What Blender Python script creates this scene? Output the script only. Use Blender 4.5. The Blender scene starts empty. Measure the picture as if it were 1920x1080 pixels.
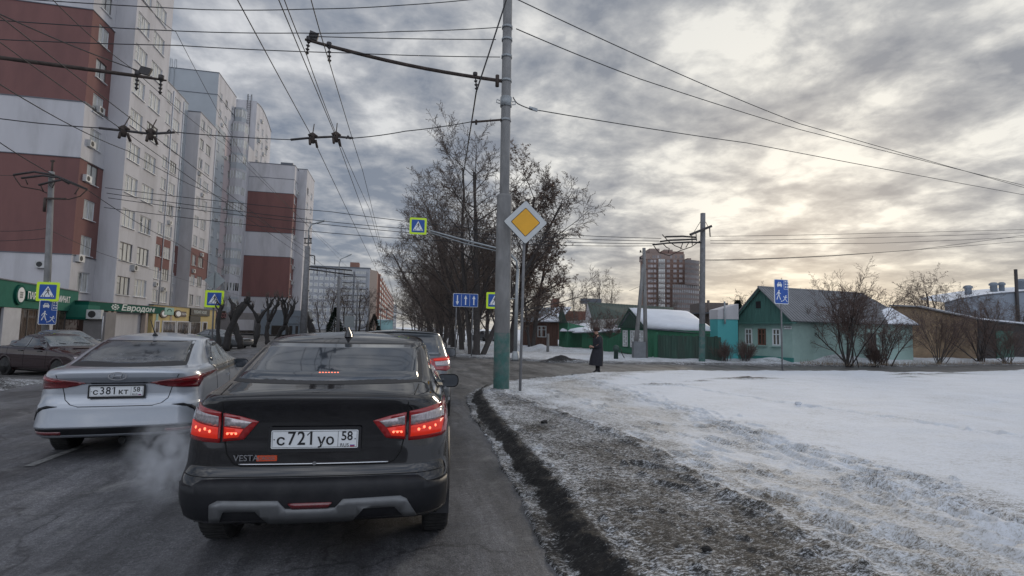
import bpy, bmesh, math, random
from mathutils import Vector, Matrix, noise
from math import sin, cos, pi, radians as R
S = bpy.context.scene
COL = S.collection
# ------------------------------------------------------------------ camera
PITCH, ROLL, YAW, EYE, FPX = R(4.55), R(1.15), R(12.0), 1.58, 980.0
cam_d = bpy.data.cameras.new('camera'); cam = bpy.data.objects.new('camera', cam_d); COL.objects.link(cam)
cam_d.sensor_width = 36; cam_d.lens = 36*FPX/1920; cam_d.clip_start = .05; cam_d.clip_end = 6000
_f = Vector((sin(YAW)*cos(PITCH), cos(YAW)*cos(PITCH), sin(PITCH)))
_r0 = Vector((cos(YAW), -sin(YAW), 0)); _u0 = _r0.cross(_f)
_r = _r0*cos(ROLL)+_u0*sin(ROLL); _u = -_r0*sin(ROLL)+_u0*cos(ROLL)
m = Matrix((_r, _u, -_f)).transposed().to_4x4(); m.translation = (0, 0, EYE); cam.matrix_world = m
S.camera = cam
# ------------------------------------------------------------------ sky: low sun behind broken cloud, ahead and to the side of the road
SUN_AZ, SUN_EL = R(41), R(13)          # azimuth measured from +Y towards +X
sun_dir = Vector((sin(SUN_AZ)*cos(SUN_EL), cos(SUN_AZ)*cos(SUN_EL), sin(SUN_EL)))
W = bpy.data.worlds.new('World'); S.world = W; W.use_nodes = True
nt = W.node_tree; nt.nodes.clear()
def N(t, typ, **kw):
    n = t.nodes.new(typ)
    for k, v in kw.items():
        if k in n.inputs.keys() if isinstance(k, str) else False: n.inputs[k].default_value = v
        else: setattr(n, k, v)
    return n
def math_(t, op, a, b=None, c=None, clamp=False):
    n = t.nodes.new('ShaderNodeMath'); n.operation = op; n.use_clamp = clamp
    for i, v in enumerate((a, b, c)):
        if v is None: continue
        if isinstance(v, (int, float)): n.inputs[i].default_value = v
        else: t.links.new(v, n.inputs[i])
    return n.outputs[0]
def ramp(t, fac, stops, interp='LINEAR'):
    n = t.nodes.new('ShaderNodeValToRGB'); n.color_ramp.interpolation = interp
    el = n.color_ramp.elements
    while len(el) < len(stops): el.new(.5)
    for e, (p, c) in zip(el, stops):
        e.position = p; e.color = (*c, 1) if len(c) == 3 else c
    if fac is not None: t.links.new(fac, n.inputs[0])
    return n.outputs[0]
def g3(v): return (v, v, v)
def mixc(t, fac, a, b, mode='MIX'):
    n = t.nodes.new('ShaderNodeMix'); n.data_type = 'RGBA'; n.blend_type = mode
    for i, v in ((0, fac), (6, a), (7, b)):
        if isinstance(v, (int, float)): n.inputs[i].default_value = v
        elif isinstance(v, tuple): n.inputs[i].default_value = (*v, 1) if len(v) == 3 else v
        else: t.links.new(v, n.inputs[i])
    return n.outputs[2]
def noise_(t, vec, scale, detail=4, rough=.5, dist=0, dim='3D'):
    n = t.nodes.new('ShaderNodeTexNoise'); n.noise_dimensions = dim
    n.inputs['Scale'].default_value = scale; n.inputs['Detail'].default_value = detail
    n.inputs['Roughness'].default_value = rough; n.inputs['Distortion'].default_value = dist
    if vec is not None: t.links.new(vec, n.inputs['Vector'])
    return n.outputs['Fac']
def build_sky():
    t = nt; L = t.links.new
    out = t.nodes.new('ShaderNodeOutputWorld'); bg = t.nodes.new('ShaderNodeBackground'); bg.inputs[1].default_value = .094
    L(bg.outputs[0], out.inputs[0])
    sky = t.nodes.new('ShaderNodeTexSky'); sky.sky_type = 'NISHITA'; sky.sun_disc = False
    sky.sun_elevation = SUN_EL; sky.sun_rotation = SUN_AZ; sky.dust_density = 2.0
    tc = t.nodes.new('ShaderNodeTexCoord')
    sep = t.nodes.new('ShaderNodeSeparateXYZ'); L(tc.outputs['Generated'], sep.inputs[0])
    x, y, z = sep.outputs
    zz = math_(t, 'ADD', math_(t, 'MAXIMUM', z, 0.0), .17)
    cmb = t.nodes.new('ShaderNodeCombineXYZ')
    L(math_(t, 'DIVIDE', x, zz), cmb.inputs[0]); L(math_(t, 'DIVIDE', y, zz), cmb.inputs[1])
    P = cmb.outputs[0]
    big = noise_(t, P, .75, 3, .5, .3)
    mid = noise_(t, P, 3.1, 6, .55, .25)
    fine = noise_(t, P, 9.5, 5, .6, .2)
    dens = math_(t, 'ADD', math_(t, 'MULTIPLY', big, .30), math_(t, 'MULTIPLY', mid, .52))
    dens = math_(t, 'ADD', dens, math_(t, 'MULTIPLY', fine, .18))
    nv = t.nodes.new('ShaderNodeVectorMath'); nv.operation = 'DOT_PRODUCT'
    L(tc.outputs['Generated'], nv.inputs[0]); nv.inputs[1].default_value = sun_dir
    dot = math_(t, 'MAXIMUM', nv.outputs['Value'], 0.0)
    glow = math_(t, 'POWER', dot, 10.0); g2 = math_(t, 'POWER', dot, 3.5)
    bank = ramp(t, z, [(.06, g3(0)), (.13, g3(1)), (.22, g3(1)), (.36, g3(0))])
    k = math_(t, 'ADD', dens, math_(t, 'MULTIPLY', bank, math_(t, 'SUBTRACT', .045, math_(t, 'MULTIPLY', g2, .03))))
    k = math_(t, 'ADD', k, math_(t, 'MULTIPLY', glow, -.015))
    thick = ramp(t, k, [(.41, g3(0)), (.465, g3(.36)), (.51, g3(.66)), (.575, g3(1))], 'LINEAR')
    bright = mixc(t, g2, (5.6, 5.75, 6.1), (7.6, 7.45, 6.9)); midc = mixc(t, g2, (3.5, 3.7, 4.15), (4.35, 4.4, 4.4))
    dark = mixc(t, g2, (1.75, 2.1, 2.75), (2.3, 2.45, 2.75))
    c = mixc(t, ramp(t, thick, [(0, g3(0)), (.5, g3(1))]), bright, midc); c = mixc(t, ramp(t, thick, [(.5, g3(0)), (1, g3(1))]), c, dark)
    # paler warm strip along the horizon on the sun side
    low = ramp(t, z, [(.0, g3(1)), (.05, g3(.8)), (.14, g3(0))])
    hz = mixc(t, g2, (3.9, 4.0, 4.2), (6.9, 6.3, 5.1))
    lf = math_(t, 'MULTIPLY', low, math_(t, 'SUBTRACT', 1.0, math_(t, 'MULTIPLY', thick, .6)))
    c = mixc(t, lf, c, hz)
    # unseen sky behind the viewer is raised to fill the walls facing us
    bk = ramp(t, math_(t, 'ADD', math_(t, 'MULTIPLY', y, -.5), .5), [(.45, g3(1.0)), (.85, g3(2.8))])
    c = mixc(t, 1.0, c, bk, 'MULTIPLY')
    lowb = math_(t, 'MULTIPLY', ramp(t, z, [(.10, g3(.62)), (.38, g3(0))]), ramp(t, math_(t, 'MULTIPLY', y, -1.0), [(.2, g3(0)), (.6, g3(1))]))   # unseen low sky behind, darkened to dull the black car's reflections
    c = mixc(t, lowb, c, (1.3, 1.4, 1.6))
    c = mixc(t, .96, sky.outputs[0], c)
    below = ramp(t, z, [(.46, g3(0)), (.5, g3(1))])
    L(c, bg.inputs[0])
build_sky()
sl = bpy.data.lights.new('sun', 'SUN'); sl.energy = .9; sl.angle = R(14); sl.color = (1, .86, .68)
so = bpy.data.objects.new('sun', sl); COL.objects.link(so)
so.rotation_euler = sun_dir.to_track_quat('Z', 'Y').to_euler(); so.location = sun_dir*50+Vector((0, 0, 20))
S.view_settings.view_transform = 'Standard'; S.view_settings.look = 'None'
S.view_settings.exposure = .3; S.view_settings.gamma = 1
S.cycles.max_bounces = 6; S.cycles.volume_bounces = 1; S.cycles.use_denoising = True
# ------------------------------------------------------------------ helpers
def ray(px, py):
    return _f + _r*((px-960)/FPX) - _u*((py-540)/FPX)
def at(px, py, Y):            # point of the street plane Y = const seen at a pixel of the photograph
    d = ray(px, py); return Vector((0, 0, EYE)) + d*(Y/d.y)
def atx(px, py, X):
    d = ray(px, py); return Vector((0, 0, EYE)) + d*(X/d.x)
def gnd(px, py, z=0.0):
    d = ray(px, py); return Vector((0, 0, EYE)) + d*((z-EYE)/d.z)

def tag(o, label=None, cat=None, group=None, kind=None):
    if label: o['label'] = label
    if cat: o['category'] = cat
    if group: o['group'] = group
    if kind: o['kind'] = kind
    return o
def thing(name, label, cat, loc=(0, 0, 0), rz=0, group=None):
    o = bpy.data.objects.new(name, None); COL.objects.link(o)
    o.location = loc; o.rotation_euler = (0, 0, rz); o.empty_display_size = .3
    return tag(o, label, cat, group)
def dup(o, parent=None):
    c = o.copy(); COL.objects.link(c)
    if parent is not None: c.parent = parent
    for ch in list(o.children): dup(ch, c)
    return c
class MB:
    def __init__(s): s.v, s.f, s.m, s.sm = [], [], [], []
    def face(s, pts, mi=0, sm=False):
        b = len(s.v); s.v += [tuple(p) for p in pts]; s.f.append(tuple(range(b, b+len(pts)))); s.m.append(mi); s.sm.append(sm)
    def add(s, vs, fs, mi=0, sm=False):
        b = len(s.v); s.v += [tuple(p) for p in vs]
        for f in fs: s.f.append(tuple(b+i for i in f)); s.m.append(mi); s.sm.append(sm)
    def box(s, x0, x1, y0, y1, z0, z1, mi=0, M=None, bottom=True):
        vs = [(x0,y0,z0),(x1,y0,z0),(x1,y1,z0),(x0,y1,z0),(x0,y0,z1),(x1,y0,z1),(x1,y1,z1),(x0,y1,z1)]
        if M is not None: vs = [M @ Vector(v) for v in vs]
        fs = [(4,5,6,7),(0,1,5,4),(1,2,6,5),(2,3,7,6),(3,0,4,7)] + ([(3,2,1,0)] if bottom else [])
        s.add(vs, fs, mi)
    def obox(s, c, ax, ay, az, mi=0):      # oriented box: centre and three half-axis vectors
        c, ax, ay, az = map(Vector, (c, ax, ay, az))
        vs = [c+ax*i+ay*j+az*k for k in (-1, 1) for j, i in ((-1, -1), (-1, 1), (1, 1), (1, -1))]
        s.add(vs, [(4,5,6,7),(0,1,5,4),(1,2,6,5),(2,3,7,6),(3,0,4,7),(3,2,1,0)], mi)
    def bar(s, a, b, w, h=None, mi=0, up=(0, 0, 1)):
        a, b = Vector(a), Vector(b); h = h or w; d = (b-a); l = d.length; d.normalize()
        u = Vector(up)
        if abs(d.dot(u)) > .95: u = Vector((1, 0, 0))
        sd = d.cross(u).normalized(); u = sd.cross(d)
        s.obox((a+b)/2, sd*w/2, d*l/2, u*h/2, mi)
    def tube(s, pts, r, n=8, mi=0, cap=True, sm=True, closed=False):
        pts = [Vector(p) for p in pts]; rs = r if isinstance(r, (list, tuple)) else [r]*len(pts)
        b = len(s.v); k = len(pts); pr = None
        for i, p in enumerate(pts):
            d = (pts[(i+1) % k] - pts[i-1]) if closed else (pts[min(i+1, k-1)] - pts[max(i-1, 0)])
            d.normalize()
            if pr is None:
                u = Vector((0, 0, 1)) if abs(d.z) < .9 else Vector((1, 0, 0)); pr = d.cross(u).normalized()
            else:
                pr = (pr - d*pr.dot(d)); pr = pr.normalized() if pr.length > 1e-6 else d.orthogonal().normalized()
            q = d.cross(pr)
            for j in range(n):
                a = 2*pi*j/n; s.v.append(tuple(p + (pr*cos(a)+q*sin(a))*rs[i]))
        m_ = k if closed else k-1
        for i in range(m_):
            i2 = (i+1) % k
            for j in range(n):
                s.f.append((b+i*n+j, b+i*n+(j+1) % n, b+i2*n+(j+1) % n, b+i2*n+j)); s.m.append(mi); s.sm.append(sm)
        if cap and not closed:
            s.f.append(tuple(b+j for j in reversed(range(n)))); s.m.append(mi); s.sm.append(False)
            s.f.append(tuple(b+(k-1)*n+j for j in range(n))); s.m.append(mi); s.sm.append(False)
    def lathe(s, prof, n=16, mi=0, c=(0, 0, 0), sm=True):   # prof: (r, z)
        s.tube([(c[0], c[1], c[2]+z) for r, z in prof], [max(r, 1e-4) for r, z in prof], n, mi, True, sm)
    def prism(s, poly, O, U, V, d, mi=0, sm=False, side=None):      # 2D polygon -> slab of thickness d along U x V (front at +)
        O, U, V = map(Vector, (O, U, V)); Nn = U.cross(V).normalized()
        a = [O+U*p[0]+V*p[1]+Nn*d for p in poly]; bk = [O+U*p[0]+V*p[1] for p in poly]; k = len(poly)
        area = sum(poly[i][0]*poly[(i+1) % k][1]-poly[(i+1) % k][0]*poly[i][1] for i in range(k))
        if area < 0: a.reverse(); bk.reverse()
        s.face(a, mi, sm); s.face(list(reversed(bk)), mi if side is None else side)
        for i in range(k):
            j = (i+1) % k; s.face([bk[i], bk[j], a[j], a[i]], mi if side is None else side)
    def grid(s, rows, mi=0, sm=True, cu=False):
        b = len(s.v); nr, nc = len(rows), len(rows[0])
        for r_ in rows: s.v += [tuple(p) for p in r_]
        for i in range(nr-1):
            for j in range(nc if cu else nc-1):
                j2 = (j+1) % nc
                s.f.append((b+i*nc+j, b+i*nc+j2, b+(i+1)*nc+j2, b+(i+1)*nc+j)); s.m.append(mi); s.sm.append(sm)
    def mesh(s, name, mats):
        me = bpy.data.meshes.new(name); me.from_pydata(s.v, [], s.f)
        for m_ in (mats if isinstance(mats, (list, tuple)) else [mats]): me.materials.append(m_)
        me.polygons.foreach_set('material_index', s.m); me.polygons.foreach_set('use_smooth', s.sm)
        me.update(); return me
    def build(s, name, mats, parent=None, loc=None, rz=0, label=None):
        o = bpy.data.objects.new(name, s.mesh(name, mats)); COL.objects.link(o)
        if parent is not None: o.parent = parent
        if loc is not None: o.location = loc
        if rz: o.rotation_euler = (0, 0, rz)
        if label: o['label'] = label
        return o
def inst(name, me, parent, loc=(0, 0, 0), rz=0, label=None):
    o = bpy.data.objects.new(name, me); COL.objects.link(o); o.parent = parent; o.location = loc; o.rotation_euler = (0, 0, rz)
    if label: o['label'] = label
    return o
def circ(cx, cy, rx, ry=None, n=24, a0=0, a1=2*pi):
    ry = rx if ry is None else ry
    k = n if abs(a1-a0-2*pi) < 1e-6 else n+1
    return [(cx+rx*cos(a0+(a1-a0)*i/n), cy+ry*sin(a0+(a1-a0)*i/n)) for i in range(k)]
def rrect(x0, x1, y0, y1, r, n=5):
    p = []
    for cx, cy, a in ((x1-r, y1-r, 0), (x0+r, y1-r, pi/2), (x0+r, y0+r, pi), (x1-r, y0+r, 1.5*pi)):
        p += [(cx+r*cos(a+pi/2*i/n), cy+r*sin(a+pi/2*i/n)) for i in range(n+1)]
    return p
_tx = {}
def text_mesh(txt, size=1.0, ext=.004, bold=0.0, align='CENTER', shear=0.0, space=1.0):
    key = (txt, size, ext, bold, align, shear, space)
    if key in _tx: return _tx[key]
    c = bpy.data.curves.new('lettering', 'FONT'); c.body = txt; c.size = size; c.extrude = ext; c.offset = bold
    c.align_x = align; c.align_y = 'CENTER'; c.shear = shear; c.space_character = space; c.resolution_u = 3
    o = bpy.data.objects.new('lettering', c); COL.objects.link(o)
    bpy.context.view_layer.update()
    me = bpy.data.meshes.new_from_object(o.evaluated_get(bpy.context.evaluated_depsgraph_get()))
    me.name = 'lettering'; bpy.data.objects.remove(o); bpy.data.curves.remove(c); me.materials.clear(); _tx[key] = me
    return me
def text(txt, size, O, U, V, material, parent, sx=1.0, sy=1.0, name='lettering', ext=.004, **kw):
    me = text_mesh(txt, size, ext, **kw).copy(); me.materials.append(material)
    o = bpy.data.objects.new(name, me); COL.objects.link(o); o.parent = parent
    U, V = Vector(U).normalized(), Vector(V).normalized(); Z = U.cross(V)
    M = Matrix((U*sx, V*sy, Z)).transposed().to_4x4(); M.translation = Vector(O); o.matrix_local = M
    return o
# ------------------------------------------------------------------ materials
MATS = {}
def mat(name, col, rough=.7, metal=0, var=.12, scale=3.0, bump=0.0, bscale=None, spec=.5, coat=0, dirt=None, dirt_amt=.5, dscale=.8, emit=None, es=0, objvar=0, stretch=None, alpha=None):
    if name in MATS: return MATS[name]
    m_ = bpy.data.materials.new(name); m_.use_nodes = True; t = m_.node_tree; L = t.links.new
    b = t.nodes['Principled BSDF']; b.inputs['Roughness'].default_value = rough; b.inputs['Metallic'].default_value = metal
    b.inputs['Specular IOR Level'].default_value = spec; b.inputs['Coat Weight'].default_value = coat; b.inputs['Coat Roughness'].default_value = .05
    tc = t.nodes.new('ShaderNodeTexCoord'); vec = tc.outputs['Object']
    if stretch:
        mp = t.nodes.new('ShaderNodeMapping'); mp.inputs['Scale'].default_value = stretch; L(vec, mp.inputs[0]); vec = mp.outputs[0]
    c = None
    if var > 0:
        nz = noise_(t, vec, scale, 6, .6)
        f = ramp(t, nz, [(.3, g3(1-var)), (.7, g3(1+var))])
        c = mixc(t, 1.0, tuple(col), f, 'MULTIPLY')
    if dirt is not None:
        dn = noise_(t, vec, dscale, 8, .65, .3)
        df = ramp(t, dn, [(.45, g3(0)), (.68, g3(dirt_amt))])
        c = mixc(t, df, c if c is not None else tuple(col), tuple(dirt))
    if objvar:
        oi = t.nodes.new('ShaderNodeObjectInfo')
        f = ramp(t, oi.outputs['Random'], [(0, g3(1-objvar)), (1, g3(1+objvar))])
        c = mixc(t, 1.0, c if c is not None else tuple(col), f, 'MULTIPLY')
    if c is not None: L(c, b.inputs['Base Color'])
    else: b.inputs['Base Color'].default_value = (*col, 1)
    if bump:
        bn = noise_(t, vec, bscale or scale*8, 5, .6)
        bp = t.nodes.new('ShaderNodeBump'); bp.inputs['Strength'].default_value = bump; bp.inputs['Distance'].default_value = .02
        L(bn, bp.inputs['Height']); L(bp.outputs[0], b.inputs['Normal'])
    if emit: b.inputs['Emission Color'].default_value = (*emit, 1); b.inputs['Emission Strength'].default_value = es
    MATS[name] = m_; return m_
CONC = mat('concrete', (.215, .212, .208), .85, var=.25, scale=4, bump=.5, dirt=(.12, .12, .12), dirt_amt=.6, dscale=3, stretch=(1, 1, .35))
CONC_D = mat('concrete dark', (.17, .17, .175), .85, var=.25, scale=5, bump=.4)
STEEL = mat('galvanised steel', (.30, .32, .33), .5, .4, var=.15, scale=6)
STEEL_D = mat('dark steel', (.055, .05, .05), .6, .4, var=.3, scale=10)
RUST = mat('rusty iron', (.06, .045, .038), .85, .2, var=.4, scale=9, bump=.4)
CABLE = mat('cable', (.02, .02, .022), .6, var=0)
WIRE = mat('copper wire', (.035, .033, .035), .5, .3, var=0)
SIGNBACK = mat('sign back', (.25, .27, .27), .5, .5, var=.1)
S_WHITE = mat('sign white', (.72, .74, .75), .4, var=.05); S_BLUE = mat('sign blue', (.012, .075, .33), .4, var=.08)
S_YEL = mat('sign lime', (.62, .85, .03), .45, var=.05); S_BLK = mat('sign black', (.012, .012, .014), .5, var=0)
S_AMB = mat('sign amber', (.72, .36, .015), .45, var=.06); S_GREY = mat('sign grey', (.5, .52, .52), .5, var=.06)
import numpy as np
# ------------------------------------------------------------------ ground, road, snow
def vnoise(x, y, seed=0):
    xi, yi = np.floor(x).astype(np.int64), np.floor(y).astype(np.int64); xf, yf = x-xi, y-yi
    u, v = xf*xf*(3-2*xf), yf*yf*(3-2*yf)
    def h(a, b):
        n = (a*374761393 + b*668265263 + seed*974634777) & 0x7fffffff
        n = ((n ^ (n >> 13))*1274126177) & 0x7fffffff
        return ((n ^ (n >> 16)) & 0xffff)/65535.0
    return (h(xi, yi)*(1-u)+h(xi+1, yi)*u)*(1-v)+(h(xi, yi+1)*(1-u)+h(xi+1, yi+1)*u)*v
def fbm(x, y, s, octv=4, seed=0, gain=.5):
    a, t, w = 1.0, 0, 0
    for i in range(octv):
        t = t+a*(vnoise(x*s+i*17.3, y*s+i*9.1, seed+i)-.5); w += a; a *= gain; s *= 2.03
    return t/w*2
def sst(a, b, x): t = np.clip((x-a)/(b-a), 0, 1); return t*t*(3-2*t)
def sheet(name, poly, z, m_, kind='structure'):
    b = MB(); b.face([(x, y, z) for x, y in poly]); o = b.build(name, m_); tag(o, kind=kind); return o
def snow_mat(name, fine=14.0):
    m_ = bpy.data.materials.new(name); m_.use_nodes = True; t = m_.node_tree; L = t.links.new; b = t.nodes['Principled BSDF']
    tc = t.nodes.new('ShaderNodeTexCoord'); v = tc.outputs['Object']
    at_ = t.nodes.new('ShaderNodeAttribute'); at_.attribute_name = 'dirt'; dirt = at_.outputs['Fac']
    ab = t.nodes.new('ShaderNodeAttribute'); ab.attribute_name = 'brown'; brown = ab.outputs['Fac']
    mp = t.nodes.new('ShaderNodeMapping'); mp.inputs['Scale'].default_value = (1, 2.2, 1); mp.inputs['Rotation'].default_value = (0, 0, R(-14)); L(v, mp.inputs[0])
    n1 = noise_(t, mp.outputs[0], fine, 8, .72, .2); n2 = noise_(t, v, 1.7, 6, .6); n3 = noise_(t, mp.outputs[0], 42, 5, .85)
    k = math_(t, 'ADD', math_(t, 'MULTIPLY', math_(t, 'SUBTRACT', n1, .5), 2.0), math_(t, 'MULTIPLY', math_(t, 'SUBTRACT', n2, .5), .8))
    k = math_(t, 'ADD', k, math_(t, 'MULTIPLY', math_(t, 'SUBTRACT', n3, .5), 3.2))
    k = math_(t, 'ADD', math_(t, 'MULTIPLY', dirt, 1.12), math_(t, 'MULTIPLY', k, math_(t, 'ADD', .05, math_(t, 'MULTIPLY', math_(t, 'MULTIPLY', dirt, math_(t, 'SUBTRACT', 1.25, dirt)), 4.2))))
    c = ramp(t, k, [(0, (.70, .73, .78)), (.16, (.60, .62, .64)), (.36, (.36, .36, .355)), (.56, (.14, .136, .13)), (.8, (.05, .048, .046)), (1, (.022, .021, .021))])
    bf = math_(t, 'MULTIPLY', brown, math_(t, 'ADD', .35, math_(t, 'MULTIPLY', n1, 1.1)), clamp=True)
    c = mixc(t, bf, c, (.42, .36, .27)); L(c, b.inputs['Base Color'])
    b.inputs['Roughness'].default_value = .75; b.inputs['Specular IOR Level'].default_value = .3
    bp = t.nodes.new('ShaderNodeBump'); bp.inputs['Distance'].default_value = .03
    L(math_(t, 'ADD', .26, math_(t, 'MULTIPLY', dirt, .8)), bp.inputs['Strength']); L(math_(t, 'ADD', n1, math_(t, 'MULTIPLY', n3, .8)), bp.inputs['Height']); L(bp.outputs[0], b.inputs['Normal'])
    return m_
SNOW = snow_mat('snow and slush')
SNOW_C = mat('clean snow', (.72, .75, .80), .75, var=.05, scale=1.5, bump=.25, bscale=9)
def asphalt(name, base, wet=.4):
    m_ = bpy.data.materials.new(name); m_.use_nodes = True; t = m_.node_tree; L = t.links.new; b = t.nodes['Principled BSDF']
    tc = t.nodes.new('ShaderNodeTexCoord'); v = tc.outputs['Object']
    grain = noise_(t, v, 75, 3, .8)
    mp = t.nodes.new('ShaderNodeMapping'); mp.inputs['Scale'].default_value = (1.3, .16, 1); L(v, mp.inputs[0])
    tracks = noise_(t, mp.outputs[0], 1.1, 5, .55, .3); patch = noise_(t, v, .55, 6, .6, .6); sm = noise_(t, v, 6, 6, .7)
    f = ramp(t, tracks, [(.33, g3(.52)), (.5, g3(1.0)), (.66, g3(1.38))])
    c = mixc(t, 1.0, base, f, 'MULTIPLY')
    c = mixc(t, 1.0, c, ramp(t, patch, [(.35, g3(.72)), (.62, g3(1.15))]), 'MULTIPLY')
    c = mixc(t, 1.0, c, ramp(t, sm, [(.3, g3(.8)), (.7, g3(1.18))]), 'MULTIPLY')
    c = mixc(t, 1.0, c, ramp(t, grain, [(.3, g3(.45)), (.55, g3(1.0)), (.75, g3(2.2))]), 'MULTIPLY')
    peb = noise_(t, v, 26, 4, .75); mp2 = t.nodes.new('ShaderNodeMapping'); mp2.inputs['Scale'].default_value = (5, .7, 1); L(v, mp2.inputs[0]); streak = noise_(t, mp2.outputs[0], 1.6, 7, .7, .4)
    c = mixc(t, 1.0, c, ramp(t, peb, [(.35, g3(.72)), (.5, g3(1.0)), (.68, g3(1.5))]), 'MULTIPLY'); c = mixc(t, 1.0, c, ramp(t, streak, [(.36, g3(.70)), (.52, g3(1.0)), (.66, g3(1.22))]), 'MULTIPLY')
    salt = ramp(t, math_(t, 'ADD', noise_(t, v, 2.2, 8, .72, .6), math_(t, 'MULTIPLY', grain, .12)), [(.60, g3(0)), (.74, g3(.55))]); c = mixc(t, salt, c, (.24, .24, .235))
    # cracks
    vo = t.nodes.new('ShaderNodeTexVoronoi'); vo.feature = 'DISTANCE_TO_EDGE'; vo.inputs['Scale'].default_value = .42
    wv = t.nodes.new('ShaderNodeVectorMath'); wv.operation = 'ADD'; L(v, wv.inputs[0])
    nn = t.nodes.new('ShaderNodeTexNoise'); nn.inputs['Scale'].default_value = 1.7; nn.inputs['Detail'].default_value = 5; L(v, nn.inputs['Vector']); L(nn.outputs['Color'], wv.inputs[1]); L(wv.outputs[0], vo.inputs['Vector'])
    c = mixc(t, ramp(t, vo.outputs['Distance'], [(.0, g3(.6)), (.012, g3(0))]), c, (.02, .02, .02))
    L(c, b.inputs['Base Color'])
    L(ramp(t, patch, [(.35, g3(.30)), (.6, g3(.68))]), b.inputs['Roughness']); b.inputs['Specular IOR Level'].default_value = wet
    bp = t.nodes.new('ShaderNodeBump'); bp.inputs['Strength'].default_value = .55; bp.inputs['Distance'].default_value = .012
    L(math_(t, 'ADD', grain, sm), bp.inputs['Height']); L(bp.outputs[0], b.inputs['Normal'])
    return m_
ASPH = asphalt('worn asphalt', (.115, .115, .122)); ASPH2 = asphalt('gritty asphalt', (.14, .135, .13), .25)
g = MB(); g.face([(-3000, -200, -.45), (3000, -200, -.45), (3000, 5000, -.45), (-3000, 5000, -.45)])
o = g.build('ground', SNOW_C); tag(o, kind='structure')
sheet('road', [(-9.4, -30), (1.35, -30), (1.35, 12), (1.7, 29), (2.2, 90), (6, 400), (-9, 900), (-30, 900), (-11, 300), (-9.4, 90)], 0, ASPH)
sheet('side_street', [(1.0, 1.0), (90, 1.0), (90, 30), (20, 24.6), (2.0, 31.0), (1.0, 31)], -.012, ASPH2)
b = MB(); b.grid([[(-9.2, y, -.004), (-10.2, y, -.10), (-11.6, y, -.2), (-70, y, -.2)] for y in (-20, 0, 20, 60, 130, 300)], 0, True); tag(b.build('forecourt', ASPH2), kind='structure')
sheet('snow_beyond', [(1.8, 60), (200, 60), (400, 900), (5, 900)], -.02, SNOW_C)
PAINT = mat('worn road paint', (.19, .19, .185), .7, var=.5, scale=14)
b = MB()
for y0, l in ((6.75, 1.1), (16, 2), (24, 2.6), (34, 2.6), (46, 3), (60, 3), (78, 3)): b.face([(-3.92, y0, .006), (-3.82, y0, .006), (-3.82, y0+l, .006), (-3.92, y0+l, .006)])
tag(b.build('lane_marking', PAINT), kind='structure')
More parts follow.
